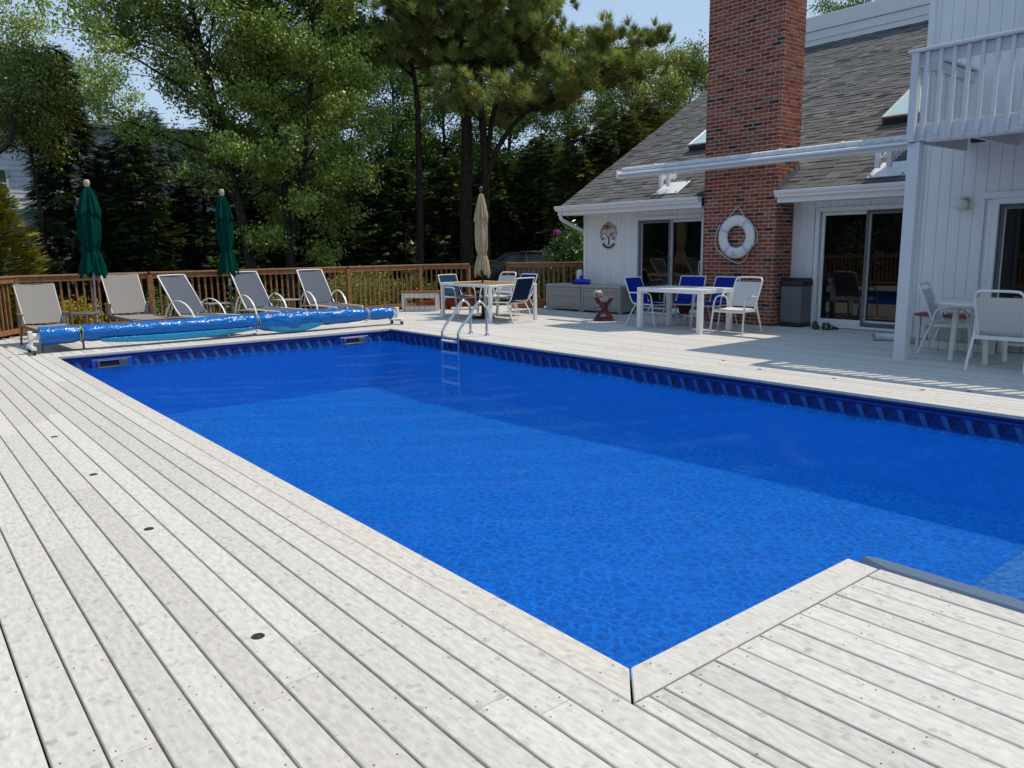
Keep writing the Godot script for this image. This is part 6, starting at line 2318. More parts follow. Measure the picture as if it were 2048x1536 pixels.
func car() -> void:
	# dark saloon parked on the drive, nose to the right and a little towards the pool
	var t := thing("parked_car", "dark parked car with a bright windscreen seen over the gate-side railing", "car", Vector3(18.4, -0.18, -21.3), 0.0)
	t.rotation.y = -0.9
	var L := func(x: float) -> float: return x
	# body sections along x (rear -2.3 .. front 2.35): [x, half width low, half width top, y low, y belt]
	var secs := [[-2.35, 0.62, 0.6, 0.45, 0.85], [-2.2, 0.84, 0.76, 0.28, 1.0], [-1.5, 0.92, 0.82, 0.24, 1.04], [-0.6, 0.93, 0.84, 0.22, 1.02], [0.4, 0.93, 0.84, 0.22, 1.0], [1.1, 0.92, 0.82, 0.22, 0.98], [1.7, 0.90, 0.76, 0.24, 0.90], [2.15, 0.84, 0.66, 0.26, 0.80], [2.38, 0.64, 0.55, 0.36, 0.66]]
	var b := mb(lin(0.008, 0.008, 0.009))
	var rings := []
	for s: Array in secs:
		var ring := PackedVector3Array()
		var pts := [Vector2(-s[1] * 0.9, s[3]), Vector2(-s[1], lerpf(s[3], s[4], 0.25)), Vector2(-s[1], lerpf(s[3], s[4], 0.6)), Vector2(-s[2], s[4] - 0.03), Vector2(-s[2] * 0.8, s[4] + 0.01), Vector2(0, s[4] + 0.035), Vector2(s[2] * 0.8, s[4] + 0.01), Vector2(s[2], s[4] - 0.03), Vector2(s[1], lerpf(s[3], s[4], 0.6)), Vector2(s[1], lerpf(s[3], s[4], 0.25)), Vector2(s[1] * 0.9, s[3]), Vector2(0, s[3])]
		for p: Vector2 in pts:
			ring.append(Vector3(s[0], p.y, p.x))
		rings.append(ring)
	b.surface(rings, true)
	for e in [0, secs.size() - 1]:
		var c := Vector3(secs[e][0], 0.6, 0)
		for j in 12:
			b.tri(c, rings[e][j], rings[e][(j + 1) % 12], Vector3(-1 if e == 0 else 1, 0, 0))
	part("body", b, mt.car_paint, t)
	# cabin: roof skin and pillars with glass between
	var A := [[-1.75, 1.02, 0.74], [-0.95, 1.44, 0.60], [-0.2, 1.52, 0.60], [0.35, 1.47, 0.60], [1.18, 1.0, 0.76]]
	var rf := mb(lin(0.03, 0.031, 0.032))
	var rr := []
	for i in range(1, 4):
		var row := PackedVector3Array()
		for j in 7:
			var q := lerpf(-1, 1, j / 6.0)
			row.append(Vector3(A[i][0], A[i][1] - 0.05 * q * q, A[i][2] * q))
		rr.append(row)
	rf.surface(rr, false)
	part("roof", rf, mt.car_paint, t)
	var pil := mb(lin(0.02, 0.02, 0.021))
	for s: int in [-1, 1]:
		for i in 4:
			pil.beam(Vector3(A[i][0], A[i][1] - 0.03, s * A[i][2]), Vector3(A[i + 1][0], A[i + 1][1] - 0.03, s * A[i + 1][2]), 0.06, 0.07, 0.01)
		pil.beam(Vector3(-0.2, 1.0, s * 0.80), Vector3(-0.25, 1.47, s * 0.60), 0.06, 0.04, 0.01)
	part("pillars", pil, mt.car_paint, t)
	for q in [["windscreen", [Vector3(0.36, 1.42, -0.58), Vector3(0.36, 1.42, 0.58), Vector3(1.16, 1.0, 0.74), Vector3(1.16, 1.0, -0.74)], Vector3(1, 1, 0)], ["rear_window", [Vector3(-0.95, 1.40, -0.57), Vector3(-0.95, 1.40, 0.57), Vector3(-1.74, 1.02, 0.70), Vector3(-1.74, 1.02, -0.70)], Vector3(-1, 1, 0)],
			["side_window", [Vector3(-1.65, 1.02, 0.75), Vector3(1.1, 1.0, 0.77), Vector3(0.36, 1.42, 0.60), Vector3(-0.9, 1.40, 0.60)], Vector3(0, 0.3, 1)], ["side_window", [Vector3(-1.65, 1.02, -0.75), Vector3(1.1, 1.0, -0.77), Vector3(0.36, 1.42, -0.60), Vector3(-0.9, 1.40, -0.60)], Vector3(0, 0.3, -1)]]:
		var g := mb(lin(0.02, 0.024, 0.026))
		var p: Array = q[1]
		g.quad(p[0], p[1], p[2], p[3], q[2])
		part(q[0], g, mt.car_paint, t)
	for x in [-1.42, 1.42]:
		for s: int in [-1, 1]:
			var w := mb(lin(0.015, 0.015, 0.015))
			w.tube([Vector3(x, 0.32, s * 0.70), Vector3(x, 0.32, s * 0.91)], 0.32, 22)
			var wh := part("wheel", w, mt.rubber, t)
			var h := mb(lin(0.4, 0.4, 0.41))
			h.tube([Vector3(x, 0.32, s * 0.86), Vector3(x, 0.32, s * 0.918)], 0.20, 16)
			part("rim", h, mt.galvanised, wh)
	for s: int in [-1, 1]:
		var l := mb(lin(0.6, 0.62, 0.64))
		l.ball(Vector3(2.18, 0.68, s * 0.62), Vector3(0.13, 0.065, 0.14), 10, 6)
		part("headlight", l, mt.car_paint, t)
		var mi := mb(lin(0.02, 0.02, 0.02))
		mi.ball(Vector3(0.85, 1.05, s * 0.92), Vector3(0.09, 0.065, 0.10), 8, 6)
		part("mirror", mi, mt.car_paint, t)
	# the drive it stands on
	var d := mb(lin(0.34, 0.32, 0.29))
	d.slab(PackedVector2Array([Vector2(14.8, -19.6), Vector2(16.5, -17.2), Vector2(34, -21), Vector2(36, -28), Vector2(19, -26)]), -0.60, -0.18, 0.02)
	part("drive", d, mt.soil, self, "structure")

# ---------------------------------------------------------------- vegetation
const GY := -0.62

class Crown:
	# collects the copies of one crown
	var xs: Array[Transform3D] = []
	var cs = PackedColorArray()
	func add(x: Transform3D, c: Color) -> void:
		xs.append(x)
		cs.append(c)

func scatter(called: String, parent: Node3D, mesh: Mesh, m: Material, cr: Crown) -> MultiMeshInstance3D:
	var mm = MultiMesh.new()
	mm.transform_format = MultiMesh.TRANSFORM_3D
	mm.use_colors = true
	mm.mesh = mesh
	mm.instance_count = cr.xs.size()
	for i in cr.xs.size():
		mm.set_instance_transform(i, cr.xs[i])
		mm.set_instance_color(i, cr.cs[i])
	var o = MultiMeshInstance3D.new()
	o.name = called
	o.multimesh = mm
	o.material_override = m
	o.set_meta("kind", "stuff")
	parent.add_child(o, true)
	return o

var sprays = {}

func leaf_spray(key: String, n: int, ln: float, wd: float, spread: float, seed_: int) -> ArrayMesh:
	# a handful of bent leaves round a twig end
	if sprays.has(key):
		return sprays[key]
	var r = RandomNumberGenerator.new()
	r.seed = seed_
	var m = mb()
	for i in n:
		var o = Vector3(r.randf_range(-1, 1), r.randf_range(-1, 1), r.randf_range(-1, 1)) * spread
		var d = Vector3(r.randf_range(-1, 1), r.randf_range(-1.0, 0.6), r.randf_range(-1, 1)).normalized()
		var up = Vector3(r.randf_range(-0.7, 0.7), 1, r.randf_range(-0.7, 0.7)).normalized()
		var s = d.cross(up).normalized()
		var l = ln * r.randf_range(0.7, 1.25)
		var w = wd * r.randf_range(0.7, 1.2)
		var nn = s.cross(d).normalized()
		if nn.y < 0.0:
			nn = -nn
		m.col = Color(1, 1, 1) * r.randf_range(0.8, 1.2)
		var a = o
		var b = o + d * l * 0.45 + s * w * 0.5 + nn * l * 0.05
		var c = o + d * l - nn * l * 0.12
		var e = o + d * l * 0.45 - s * w * 0.5 + nn * l * 0.05
		m.tri(a, b, c, nn)
		m.tri(a, c, e, nn)
	sprays[key] = m.mesh()
	return sprays[key]

func needle_tuft(key: String, n: int, ln: float, w: float, cone: float, seed_: int) -> ArrayMesh:
	# needles that fan out about +y
	if sprays.has(key):
		return sprays[key]
	var r = RandomNumberGenerator.new()
	r.seed = seed_
	var m = mb()
	for i in n:
		var a = r.randf() * TAU
		var t = cone * sqrt(r.randf())
		var d = Vector3(sin(t) * cos(a), cos(t), sin(t) * sin(a))
		var s = d.cross(Vector3(r.randf_range(-1, 1), r.randf_range(-1, 1), r.randf_range(-1, 1))).normalized() * w * 0.5
		var o = d * 0.015 + Vector3(0, r.randf_range(-0.08, 0.02) * ln * 4.0, 0)
		var l = ln * r.randf_range(0.65, 1.1)
		m.col = Color(1, 1, 1) * r.randf_range(0.75, 1.2)
		m.tri(o - s, o + s, o + d * l)
	sprays[key] = m.mesh()
	return sprays[key]

func frond(key: String, n: int, ln: float, seed_: int) -> ArrayMesh:
	# flat feathery conifer spray along +z, drooping
	if sprays.has(key):
		return sprays[key]
	var r = RandomNumberGenerator.new()
	r.seed = seed_
	var m = mb()
	for i in n:
		var s = float(i) / n
		var o = Vector3(0, -0.12 * s * s * ln, s * ln * 0.8)
		for side: int in [-1, 1]:
			var a = r.randf_range(0.45, 0.95)
			var l = ln * (0.48 - 0.30 * s) * r.randf_range(0.7, 1.2)
			var d = Vector3(side * sin(a), r.randf_range(-0.35, 0.15), cos(a)).normalized()
			var w = d.cross(Vector3.UP).normalized() * l * 0.13
			m.col = Color(1, 1, 1) * r.randf_range(0.75, 1.2)
			m.tri(o - w, o + w, o + d * l, Vector3.UP)
	m.tri(Vector3(-0.03, -0.08 * ln, ln * 0.5), Vector3(0.03, -0.08 * ln, ln * 0.5), Vector3(0, -0.15 * ln, ln), Vector3.UP)
	sprays[key] = m.mesh()
	return sprays[key]

func rbasis(r: RandomNumberGenerator, s: float) -> Basis:
	return Basis(Vector3(r.randf_range(-1, 1), r.randf_range(-1, 1), r.randf_range(-1, 1)).normalized(), r.randf() * TAU).scaled(Vector3(s, s, s))

func lbasis(r: RandomNumberGenerator, s: float) -> Basis:
	# leaves keep their faces more or less to the light
	var b = Basis(Vector3.UP, r.randf() * TAU)
	var a = r.randf() * TAU
	return (Basis(Vector3(cos(a), 0, sin(a)), clampf(r.randfn() * 0.55, -1.3, 1.3)) * b).scaled(Vector3(s, s, s))

func along(p: Array, s: float) -> Vector3:
	var q = clampf(s, 0.0, 1.0) * (p.size() - 1)
	var i = mini(int(q), p.size() - 2)
	return (p[i] as Vector3).lerp(p[i + 1], q - i)

func trunk_mesh(m: MB, p: Array, r0: float, r1: float, sides: int, flare := 0.25) -> Array:
	var q = smooth_path(p, 5)
	var rad = []
	for i in q.size():
		var s = float(i) / (q.size() - 1)
		rad.append(lerpf(r0, r1, pow(s, 0.8)) * (1.0 + flare * exp(-s * 22.0)))
	m.tube(q, rad, sides)
	return q

func broadleaf(o: Dictionary) -> Node3D:
	# keys: name label cat group at paths r0 r1 limbs from reach rise spray leaves tone var mat bark top_reach gap limb_dir
	var t = thing(o.name, o.label, o.cat if o.has("cat") else "tree", o.at, 0.0, o.get("group", ""))
	var r = RandomNumberGenerator.new()
	r.seed = o.seed
	var tm = mb(o.get("bark", lin(0.10, 0.085, 0.07)))
	var lm = mb(o.get("bark", lin(0.10, 0.085, 0.07)))
	var cr = Crown.new()
	var first = true
	for path: Array in o.paths:
		var r0: float = o.r0 if first else o.r0 * 0.7
		var tp = trunk_mesh(tm, path, r0, o.r1, 9)
		for k in int(o.limbs):
			var s = lerpf(o.from, 1.0, pow(float(k + r.randf()) / o.limbs, 0.85))
			var b = along(tp, s)
			var rel = (s - o.from) / (1.0 - o.from)
			var len_f = sin(PI * clampf(0.22 + 0.70 * rel, 0.0, 1.0))
			var ln: float = o.reach * lerpf(len_f, 1.0, 0.15) * r.randf_range(0.6, 1.15)
			var az = k * 2.4 + r.randf_range(-0.5, 0.5)
			var el: float = o.rise * r.randf_range(0.5, 1.4) + rel * 0.5
			var d = Vector3(cos(az) * cos(el), sin(el), sin(az) * cos(el))
			if o.has("bias"):
				d = (d + (o.bias as Vector3) * r.randf()).normalized()
			var e = b + d * ln
			var lp = bez(b, b + d * ln * 0.35 + Vector3(0, ln * 0.05, 0), b + d * ln * 0.7 + Vector3(r.randf_range(-0.1, 0.1), 0.06, r.randf_range(-0.1, 0.1)) * ln, e + Vector3(0, r.randf_range(-0.15, 0.1) * ln, 0), 6)
			var lr = lerpf(r0, o.r1, s) * 0.42
			lm.tube(lp, [lr, lr * 0.85, lr * 0.7, lr * 0.55, lr * 0.42, lr * 0.3, lr * 0.16], 5, false)
			var tone = r.randf_range(1.0 - o["var"], 1.0 + o["var"])
			var n = int(o.leaves * ln / o.reach)
			var twigs = 7
			var tw = []
			for q in twigs:
				var ts = r.randf_range(0.25, 1.0)
				var tb = along(lp, ts)
				var td = (d + Vector3(r.randf_range(-1, 1), r.randf_range(-0.6, 0.8), r.randf_range(-1, 1)) * 0.9).normalized()
				var te = tb + td * ln * r.randf_range(0.18, 0.40)
				lm.tube([tb, (tb + te) * 0.5 + Vector3(0, 0.02, 0), te], [lr * 0.28, lr * 0.2, 0.004], 4, false)
				tw.append([tb, te, r.randf_range(0.85, 1.15)])
			for q in n:
				var w: Array = tw[r.randi() % twigs]
				var p: Vector3 = (w[0] as Vector3).lerp(w[1], r.randf_range(0.15, 1.1)) + Vector3(r.randfn(), r.randfn() * 0.8, r.randfn()) * o.get("puff", 0.16)
				var f: float = tone * w[2] * r.randf_range(0.82, 1.18)
				var c: Color = (o.tone as Color).lerp(o.get("tone2", o.tone), r.randf() * r.randf())
				cr.add(Transform3D(lbasis(r, r.randf_range(0.75, 1.2)), p), Color(c.r * f, c.g * f, c.b * f))
		first = false
	part("trunk", tm, mt.bark, t)
	part("limbs", lm, mt.bark, t)
	scatter("crown", t, o.spray, o.get("mat", mt.leaf), cr)
	return t

func conifer(o: Dictionary) -> Node3D:
	# keys: name label at h rad n tone var seed base power droop open spray
	var t = thing(o.name, o.label, "tree", o.at, 0.0, o.get("group", ""))
	var r = RandomNumberGenerator.new()
	r.seed = o.seed
	var tm = mb(lin(0.085, 0.065, 0.05))
	trunk_mesh(tm, [Vector3.ZERO, Vector3(r.randf_range(-0.1, 0.1), o.h * 0.5, r.randf_range(-0.1, 0.1)), Vector3(0, o.h * 0.97, 0)], o.h * 0.02 + 0.03, 0.015, 8)
	part("trunk", tm, mt.bark, t)
	var lm = mb(lin(0.08, 0.06, 0.045))
	var cr = Crown.new()
	var nb: int = o.get("branches", 90)
	var per = int(o.n / float(nb))
	for k in nb:
		var s = pow(float(k + r.randf()) / nb, 1.15)      # 0 at the foot, 1 at the tip
		var y: float = lerpf(o.base, o.h, s)
		var rr: float = o.rad * pow(1.0 - s, o.power) * r.randf_range(0.72, 1.18) + 0.08
		if s < 0.06:
			rr *= 0.8
		var az = k * 2.399 + r.randf_range(-0.3, 0.3)
		var dirv = Vector3(cos(az), 0, sin(az))
		var b = Vector3(0, y, 0)
		var e = b + dirv * rr + Vector3(0, o.droop * rr * (0.6 + 0.8 * r.randf()), 0)
		lm.tube([b, (b + e) * 0.5 + Vector3(0, rr * 0.06, 0), e], [0.012 + rr * 0.012, 0.008 + rr * 0.006, 0.004], 4, false)
		var tone = r.randf_range(1.0 - o["var"], 1.0 + o["var"])
		for q in int(per * clampf(rr / o.rad + 0.25, 0.3, 1.3)):
			var f = sqrt(r.randf_range(0.06, 1.0))
			var p = b.lerp(e, f) + Vector3(0, rr * 0.06 * sin(PI * f), 0)
			var sd = dirv.cross(Vector3.UP)
			p += sd * r.randfn() * 0.20 * rr * (1.1 - 0.6 * f) + Vector3(0, r.randfn() * o.get("thick", 0.10), 0)
			var yaw = az + r.randf_range(-0.9, 0.9)
			var out = Vector3(cos(yaw), o.get("lift", -0.15) + r.randf_range(-0.3, 0.3), sin(yaw)).normalized()
			var bs = Basis.looking_at(-out, Vector3(r.randf_range(-0.4, 0.4), 1, r.randf_range(-0.4, 0.4)))
			var g: float = tone * r.randf_range(0.75, 1.25)
			var c: Color = (o.tone as Color).lerp(o.get("tone2", o.tone), r.randf() * r.randf() * f)
			cr.add(Transform3D(bs.scaled_local(Vector3.ONE * r.randf_range(0.7, 1.25)), p), Color(c.r * g, c.g * g, c.b * g))
	part("limbs", lm, mt.bark, t)
	scatter("crown", t, o.spray, o.get("mat", mt.needle), cr)
	return t

func bush(label: String, at_: Vector3, size: Vector3, n: int, spray: Mesh, m: Material, tone: Color, tone2: Color, seed_: int, called := "shrub", group := "shrubs behind the railing") -> Node3D:
	var t = thing(called, label, "shrub", at_, 0.0, group)
	var r = RandomNumberGenerator.new()
	r.seed = seed_
	var sm = mb(lin(0.09, 0.07, 0.05))
	var ends = []
	for i in 9:
		var a = TAU * i / 9.0 + r.randf() * 0.4
		var e = Vector3(cos(a) * size.x * 0.6, size.y * r.randf_range(0.5, 0.85), sin(a) * size.z * 0.6)
		sm.tube([Vector3(cos(a) * 0.05, -0.02, sin(a) * 0.05), e * Vector3(0.5, 0.55, 0.5), e], [0.014, 0.010, 0.004], 5, false)
	part("stems", sm, mt.bark, t)
	var nz = FastNoiseLite.new()
	nz.seed = seed_
	nz.frequency = 1.3
	var cr = Crown.new()
	for i in n:
		var d = Vector3(r.randfn(), r.randfn(), r.randfn()).normalized()
		if d.y < -0.5:
			d.y = -d.y
		var rr = pow(r.randf_range(0.25, 1.0), 0.5) * (1.0 + 0.35 * nz.get_noise_3dv(d * 1.2))
		var p = Vector3(d.x * size.x, size.y * 0.5 + d.y * size.y * 0.52, d.z * size.z) * rr
		if p.y < 0.02:
			p.y = r.randf_range(0.02, 0.2)
		var f = 1.0 + 0.45 * nz.get_noise_3dv(p * 2.0) + r.randf_range(-0.18, 0.18)
		var c = tone.lerp(tone2, r.randf() * r.randf())
		cr.add(Transform3D(rbasis(r, r.randf_range(0.7, 1.2)), p), Color(c.r * f, c.g * f, c.b * f))
	scatter("foliage", t, spray, m, cr)
	return t

func plants() -> void:
	var sp = leaf_spray("shrub", 8, 0.055, 0.032, 0.07, 3)
	var sl = leaf_spray("long", 7, 0.13, 0.04, 0.10, 4)
	var tiny = leaf_spray("tiny", 9, 0.035, 0.024, 0.05, 5)
	var g1 = lin(0.10, 0.18, 0.035)
	var g2 = lin(0.22, 0.33, 0.055)
	bush("bright yellow-leaved shrub behind the railing by the first green umbrella", Vector3(3.0, GY, -17.5), Vector3(0.55, 1.12, 0.45), 900, sp, mt.leaf, lin(0.42, 0.36, 0.02), lin(0.55, 0.48, 0.05), 31)
	bush("green shrub with fresh tips behind the railing left of the third lounger", Vector3(4.35, GY, -17.75), Vector3(0.75, 1.25, 0.5), 900, sp, mt.leaf, g1, g2, 32)
	bush("low yellow-green shrub behind the railing between the white-framed loungers", Vector3(5.35, GY, -17.4), Vector3(0.6, 0.85, 0.45), 800, tiny, mt.leaf, lin(0.20, 0.19, 0.03), g2, 33)
	bush("loose green shrub behind the railing next to the tall lounger back", Vector3(6.75, GY, -17.6), Vector3(0.8, 1.15, 0.5), 1000, sp, mt.leaf, g1, lin(0.20, 0.24, 0.05), 34)
	bush("large rounded olive-green shrub behind the railing right of the last lounger", Vector3(9.5, GY, -17.75), Vector3(1.2, 1.5, 0.85), 4600, tiny, mt.leaf, lin(0.22, 0.27, 0.045), lin(0.38, 0.40, 0.08), 35)
	bush("green shrub behind the low white bench at the railing's bend", Vector3(10.75, GY, -17.3), Vector3(0.75, 1.35, 0.55), 1600, sp, mt.leaf, g1, g2, 36)
	bush("low yellow-green hedge plant by the drive behind the storage boxes", Vector3(14.1, GY, -16.5), Vector3(0.9, 1.05, 0.7), 1500, sp, mt.leaf, lin(0.12, 0.17, 0.03), lin(0.30, 0.32, 0.06), 37)
	bush("dark green shrub in the left corner behind the angled railing", Vector3(0.4, GY, -17.4), Vector3(1.3, 1.3, 0.8), 1800, sp, mt.leaf, lin(0.05, 0.09, 0.02), g2, 38)
	# rhododendron at the house corner with one open pink flower head
	var rh = bush("glossy-leaved rhododendron with a pink flower at the corner of the house", Vector3(14.75, GY, -15.55), Vector3(1.0, 2.5, 0.9), 1500, sl, mt.leaf_gloss, lin(0.07, 0.14, 0.035), lin(0.16, 0.25, 0.06), 39, "rhododendron", "")
	var fl = mb(lin(0.62, 0.10, 0.38))
	var r = RandomNumberGenerator.new()
	r.seed = 8
	var fc = Vector3(-0.68, 2.42, 0.10)
	for i in 60:
		var d = Vector3(r.randfn(), absf(r.randfn()) * 0.9, r.randfn()).normalized()
		var s = d.cross(Vector3(r.randf(), r.randf(), r.randf())).normalized()
		var u = s.cross(d)
		var p = fc + d * 0.075
		fl.col = jit(lin(0.62, 0.12, 0.40), 0.2, r)
		fl.quad(p, p + d * 0.03 + s * 0.035, p + d * 0.055, p + d * 0.03 - s * 0.035)
		fl.quad(p, p + d * 0.03 + u * 0.035, p + d * 0.055, p + d * 0.03 - u * 0.035)
	part("flower", fl, mt.petal, rh)
	var ac = conifer({"name": "golden_arborvitae", "label": "golden-green arborvitae in front of the neighbour's house at the left edge", "at": Vector3(2.25, GY, -21.9), "h": 3.75, "rad": 1.15, "n": 5200, "tone": lin(0.20, 0.20, 0.025), "tone2": lin(0.46, 0.40, 0.05), "var": 0.28, "seed": 41, "base": 0.05, "power": 0.62, "droop": 0.25, "lift": 0.5, "thick": 0.12, "branches": 110, "spray": frond("thuja", 5, 0.26, 6), "mat": mt.leaf})

func trees() -> void:
	var birch = leaf_spray("birch", 8, 0.095, 0.070, 0.16, 11)
	var oak = leaf_spray("oak", 9, 0.13, 0.085, 0.26, 12)
	var far_leaf = leaf_spray("far", 11, 0.17, 0.12, 0.36, 13)
	var R = func(p: Array, right: Vector3, fwd: Vector3) -> Array:
		var q = []
		for v: Vector3 in p:
			q.append(right * v.x + Vector3(0, v.y - GY if v.y > -0.6 else 0.0, 0) + fwd * v.z)
		return q
	var ra = Vector3(0.932, 0, 0.361)
	var fa = Vector3(0.361, 0, -0.932)
	var bark = lin(0.115, 0.10, 0.085)
	broadleaf({"name": "birch_tree", "label": "tall light-leaved tree with two forked leaning trunks left of the centre", "group": "pair of light-leaved trees beyond the loungers", "at": Vector3(9.0, GY, -23.3),
		"paths": [R.call([Vector3(0, -0.62, 0), Vector3(-0.35, 2.4, 0), Vector3(-0.85, 5.2, 0.1), Vector3(-1.6, 8.0, 0.2), Vector3(-2.3, 10.4, 0.3), Vector3(-2.8, 12.4, 0.3)], ra, fa), R.call([Vector3(-0.72, 4.6, 0.1), Vector3(-1.0, 6.6, -0.2), Vector3(-1.35, 9.0, -0.4), Vector3(-1.4, 12.2, -0.5)], ra, fa)],
		"r0": 0.17, "r1": 0.035, "limbs": 42, "from": 0.20, "reach": 3.9, "rise": 0.35, "spray": birch, "leaves": 165, "tone": lin(0.25, 0.33, 0.06), "tone2": lin(0.52, 0.60, 0.18), "var": 0.32, "seed": 51, "bark": bark, "puff": 0.20, "bias": ra * -0.35})
	broadleaf({"name": "birch_tree", "label": "fuller light-green tree with an upright trunk behind the fourth lounger", "group": "pair of light-leaved trees beyond the loungers", "at": Vector3(9.9, GY, -23.1),
		"paths": [R.call([Vector3(0, -0.62, 0), Vector3(0.05, 3, 0), Vector3(-0.25, 7, 0), Vector3(-0.1, 10, 0), Vector3(-0.2, 12.6, 0)], ra, fa), R.call([Vector3(0.05, 1.2, 0), Vector3(0.7, 4.5, -0.2), Vector3(1.1, 8.0, -0.2), Vector3(1.2, 11.6, -0.2)], ra, fa)],
		"r0": 0.15, "r1": 0.03, "limbs": 40, "from": 0.10, "reach": 2.6, "rise": 0.25, "spray": birch, "leaves": 235, "tone": lin(0.28, 0.36, 0.05), "tone2": lin(0.55, 0.64, 0.16), "var": 0.32, "seed": 52, "bark": bark, "puff": 0.20, "bias": ra * 0.35})
	# pines
	var rp = Vector3(0.82, 0, 0.57)
	var fp = Vector3(0.57, 0, -0.82)
	pine("slim bare-stemmed pine with a slight bend left of the beige umbrella", Vector3(13.9, GY, -22.0), [R.call([Vector3(0, -0.62, 0), Vector3(0.08, 2.2, 0), Vector3(0.12, 5.0, 0), Vector3(0.10, 6.4, 0), Vector3(-0.16, 8.3, 0), Vector3(-0.05, 10.5, 0)], rp, fp)], 0.15, 0.60, 19, 2.3, 61)
	pine("thick straight pine trunk with a wide crown just left of the beige umbrella", Vector3(15.2, GY, -21.1), [R.call([Vector3(0, -0.62, 0), Vector3(0.0, 2.5, 0), Vector3(0.08, 5.5, 0), Vector3(-0.10, 7.8, 0), Vector3(-0.18, 9.6, 0), Vector3(-0.1, 11.5, 0)], rp, fp)], 0.255, 0.55, 28, 3.7, 62)
	pine("forked pine behind the beige umbrella with a long limb reaching right", Vector3(15.45, GY, -20.4), [R.call([Vector3(0, -0.62, 0), Vector3(-0.02, 2.2, 0), Vector3(0.05, 3.9, 0), Vector3(-0.10, 6.6, 0), Vector3(0.0, 8.6, 0), Vector3(0.1, 10.6, 0)], rp, fp),
		R.call([Vector3(-0.02, 3.4, 0), Vector3(0.35, 4.4, -0.1), Vector3(0.98, 5.3, -0.2), Vector3(1.6, 5.75, -0.3), Vector3(2.5, 6.1, -0.3), Vector3(3.4, 6.75, -0.4), Vector3(4.1, 7.5, -0.4)], rp, fp),
		R.call([Vector3(0.05, 3.9, 0), Vector3(0.30, 5.5, 0.2), Vector3(0.72, 6.9, 0.3), Vector3(1.0, 8.0, 0.3), Vector3(1.5, 9.8, 0.3)], rp, fp)], 0.19, 0.48, 18, 3.0, 63)
	# evergreens in a row beyond the fence
	var fr = frond("cedar", 6, 0.42, 21)
	var fs = frond("spruce", 6, 0.50, 22)
	conifer({"name": "spruce_tree", "label": "dark pointed spruce standing taller than the hedge at the left", "at": Vector3(5.3, GY, -29.5), "h": 8.5, "rad": 1.75, "n": 8200, "tone": lin(0.045, 0.085, 0.038), "tone2": lin(0.11, 0.17, 0.055), "var": 0.25, "seed": 71, "base": 0.2, "power": 0.85, "droop": 0.05, "branches": 130, "spray": fs})
	broadleaf({"name": "leafy_tree", "label": "yellow-green young tree left of the dark spruce, beside the neighbour's wall", "at": Vector3(4.15, GY, -28.4), "paths": [[Vector3.ZERO, Vector3(0.1, 2.6, 0), Vector3(0.0, 5.2, 0.1), Vector3(0.15, 7.6, 0)]],
		"r0": 0.10, "r1": 0.02, "limbs": 26, "from": 0.60, "reach": 1.35, "rise": 0.3, "spray": oak, "leaves": 70, "tone": lin(0.20, 0.24, 0.045), "tone2": lin(0.42, 0.42, 0.08), "var": 0.28, "seed": 72, "puff": 0.2})
	var rows = [
		[Vector3(6.9, GY, -28.6), 6.0, 1.5, "dark evergreen right of the tall spruce, behind the first umbrella"], [Vector3(8.0, GY, -30.0), 6.8, 1.7, "dark evergreen between the spruce and the leaning light trunks"],
		[Vector3(9.6, GY, -29.4), 6.4, 1.7, "dark evergreen behind the leaning light trunks"], [Vector3(11.2, GY, -29.2), 6.6, 1.8, "dark evergreen behind the upright light-green tree"],
		[Vector3(12.9, GY, -28.4), 5.6, 1.6, "dark evergreen just right of the upright light-green tree"], [Vector3(14.5, GY, -28.2), 6.1, 1.8, "dark evergreen left of the slim bent pine"],
		[Vector3(16.2, GY, -27.4), 5.4, 1.7, "low dark evergreen between the slim pine and the thick pine"], [Vector3(18.2, GY, -26.6), 5.6, 1.9, "dark evergreen right behind the beige umbrella"],
		[Vector3(20.0, GY, -25.6), 5.8, 1.8, "dark evergreen left of the parked car's roof"], [Vector3(21.5, GY, -24.6), 6.4, 1.9, "dark evergreen behind the parked car"],
		[Vector3(21.8, GY, -22.4), 6.6, 1.9, "olive evergreen over the pink-flowered rhododendron"], [Vector3(23.0, GY, -21.6), 7.2, 2.0, "olive evergreen rising behind the corner of the roof"],
		[Vector3(25.0, GY, -22.2), 7.8, 2.1, "tall olive evergreen behind the roof's sloping edge"], [Vector3(27.0, GY, -22.6), 7.6, 2.2, "olive evergreen behind the roof near the chimney"]]
	for i in rows.size():
		var q: Array = rows[i]
		var olive = i >= 10 and i < 14
		conifer({"name": "cedar_tree", "label": q[3], "group": "evergreens in a row beyond the deck", "at": q[0], "h": q[1], "rad": q[2], "n": 5200 if i < 10 else 6800, "tone": lin(0.14, 0.165, 0.05) if olive else lin(0.065, 0.10, 0.038), "tone2": lin(0.28, 0.28, 0.08) if olive else lin(0.15, 0.20, 0.06), "var": 0.28, "seed": 80 + i, "base": 0.1, "power": 0.5, "droop": 0.15 if olive else 0.0, "lift": 0.05, "thick": 0.16, "branches": 95, "spray": fr})
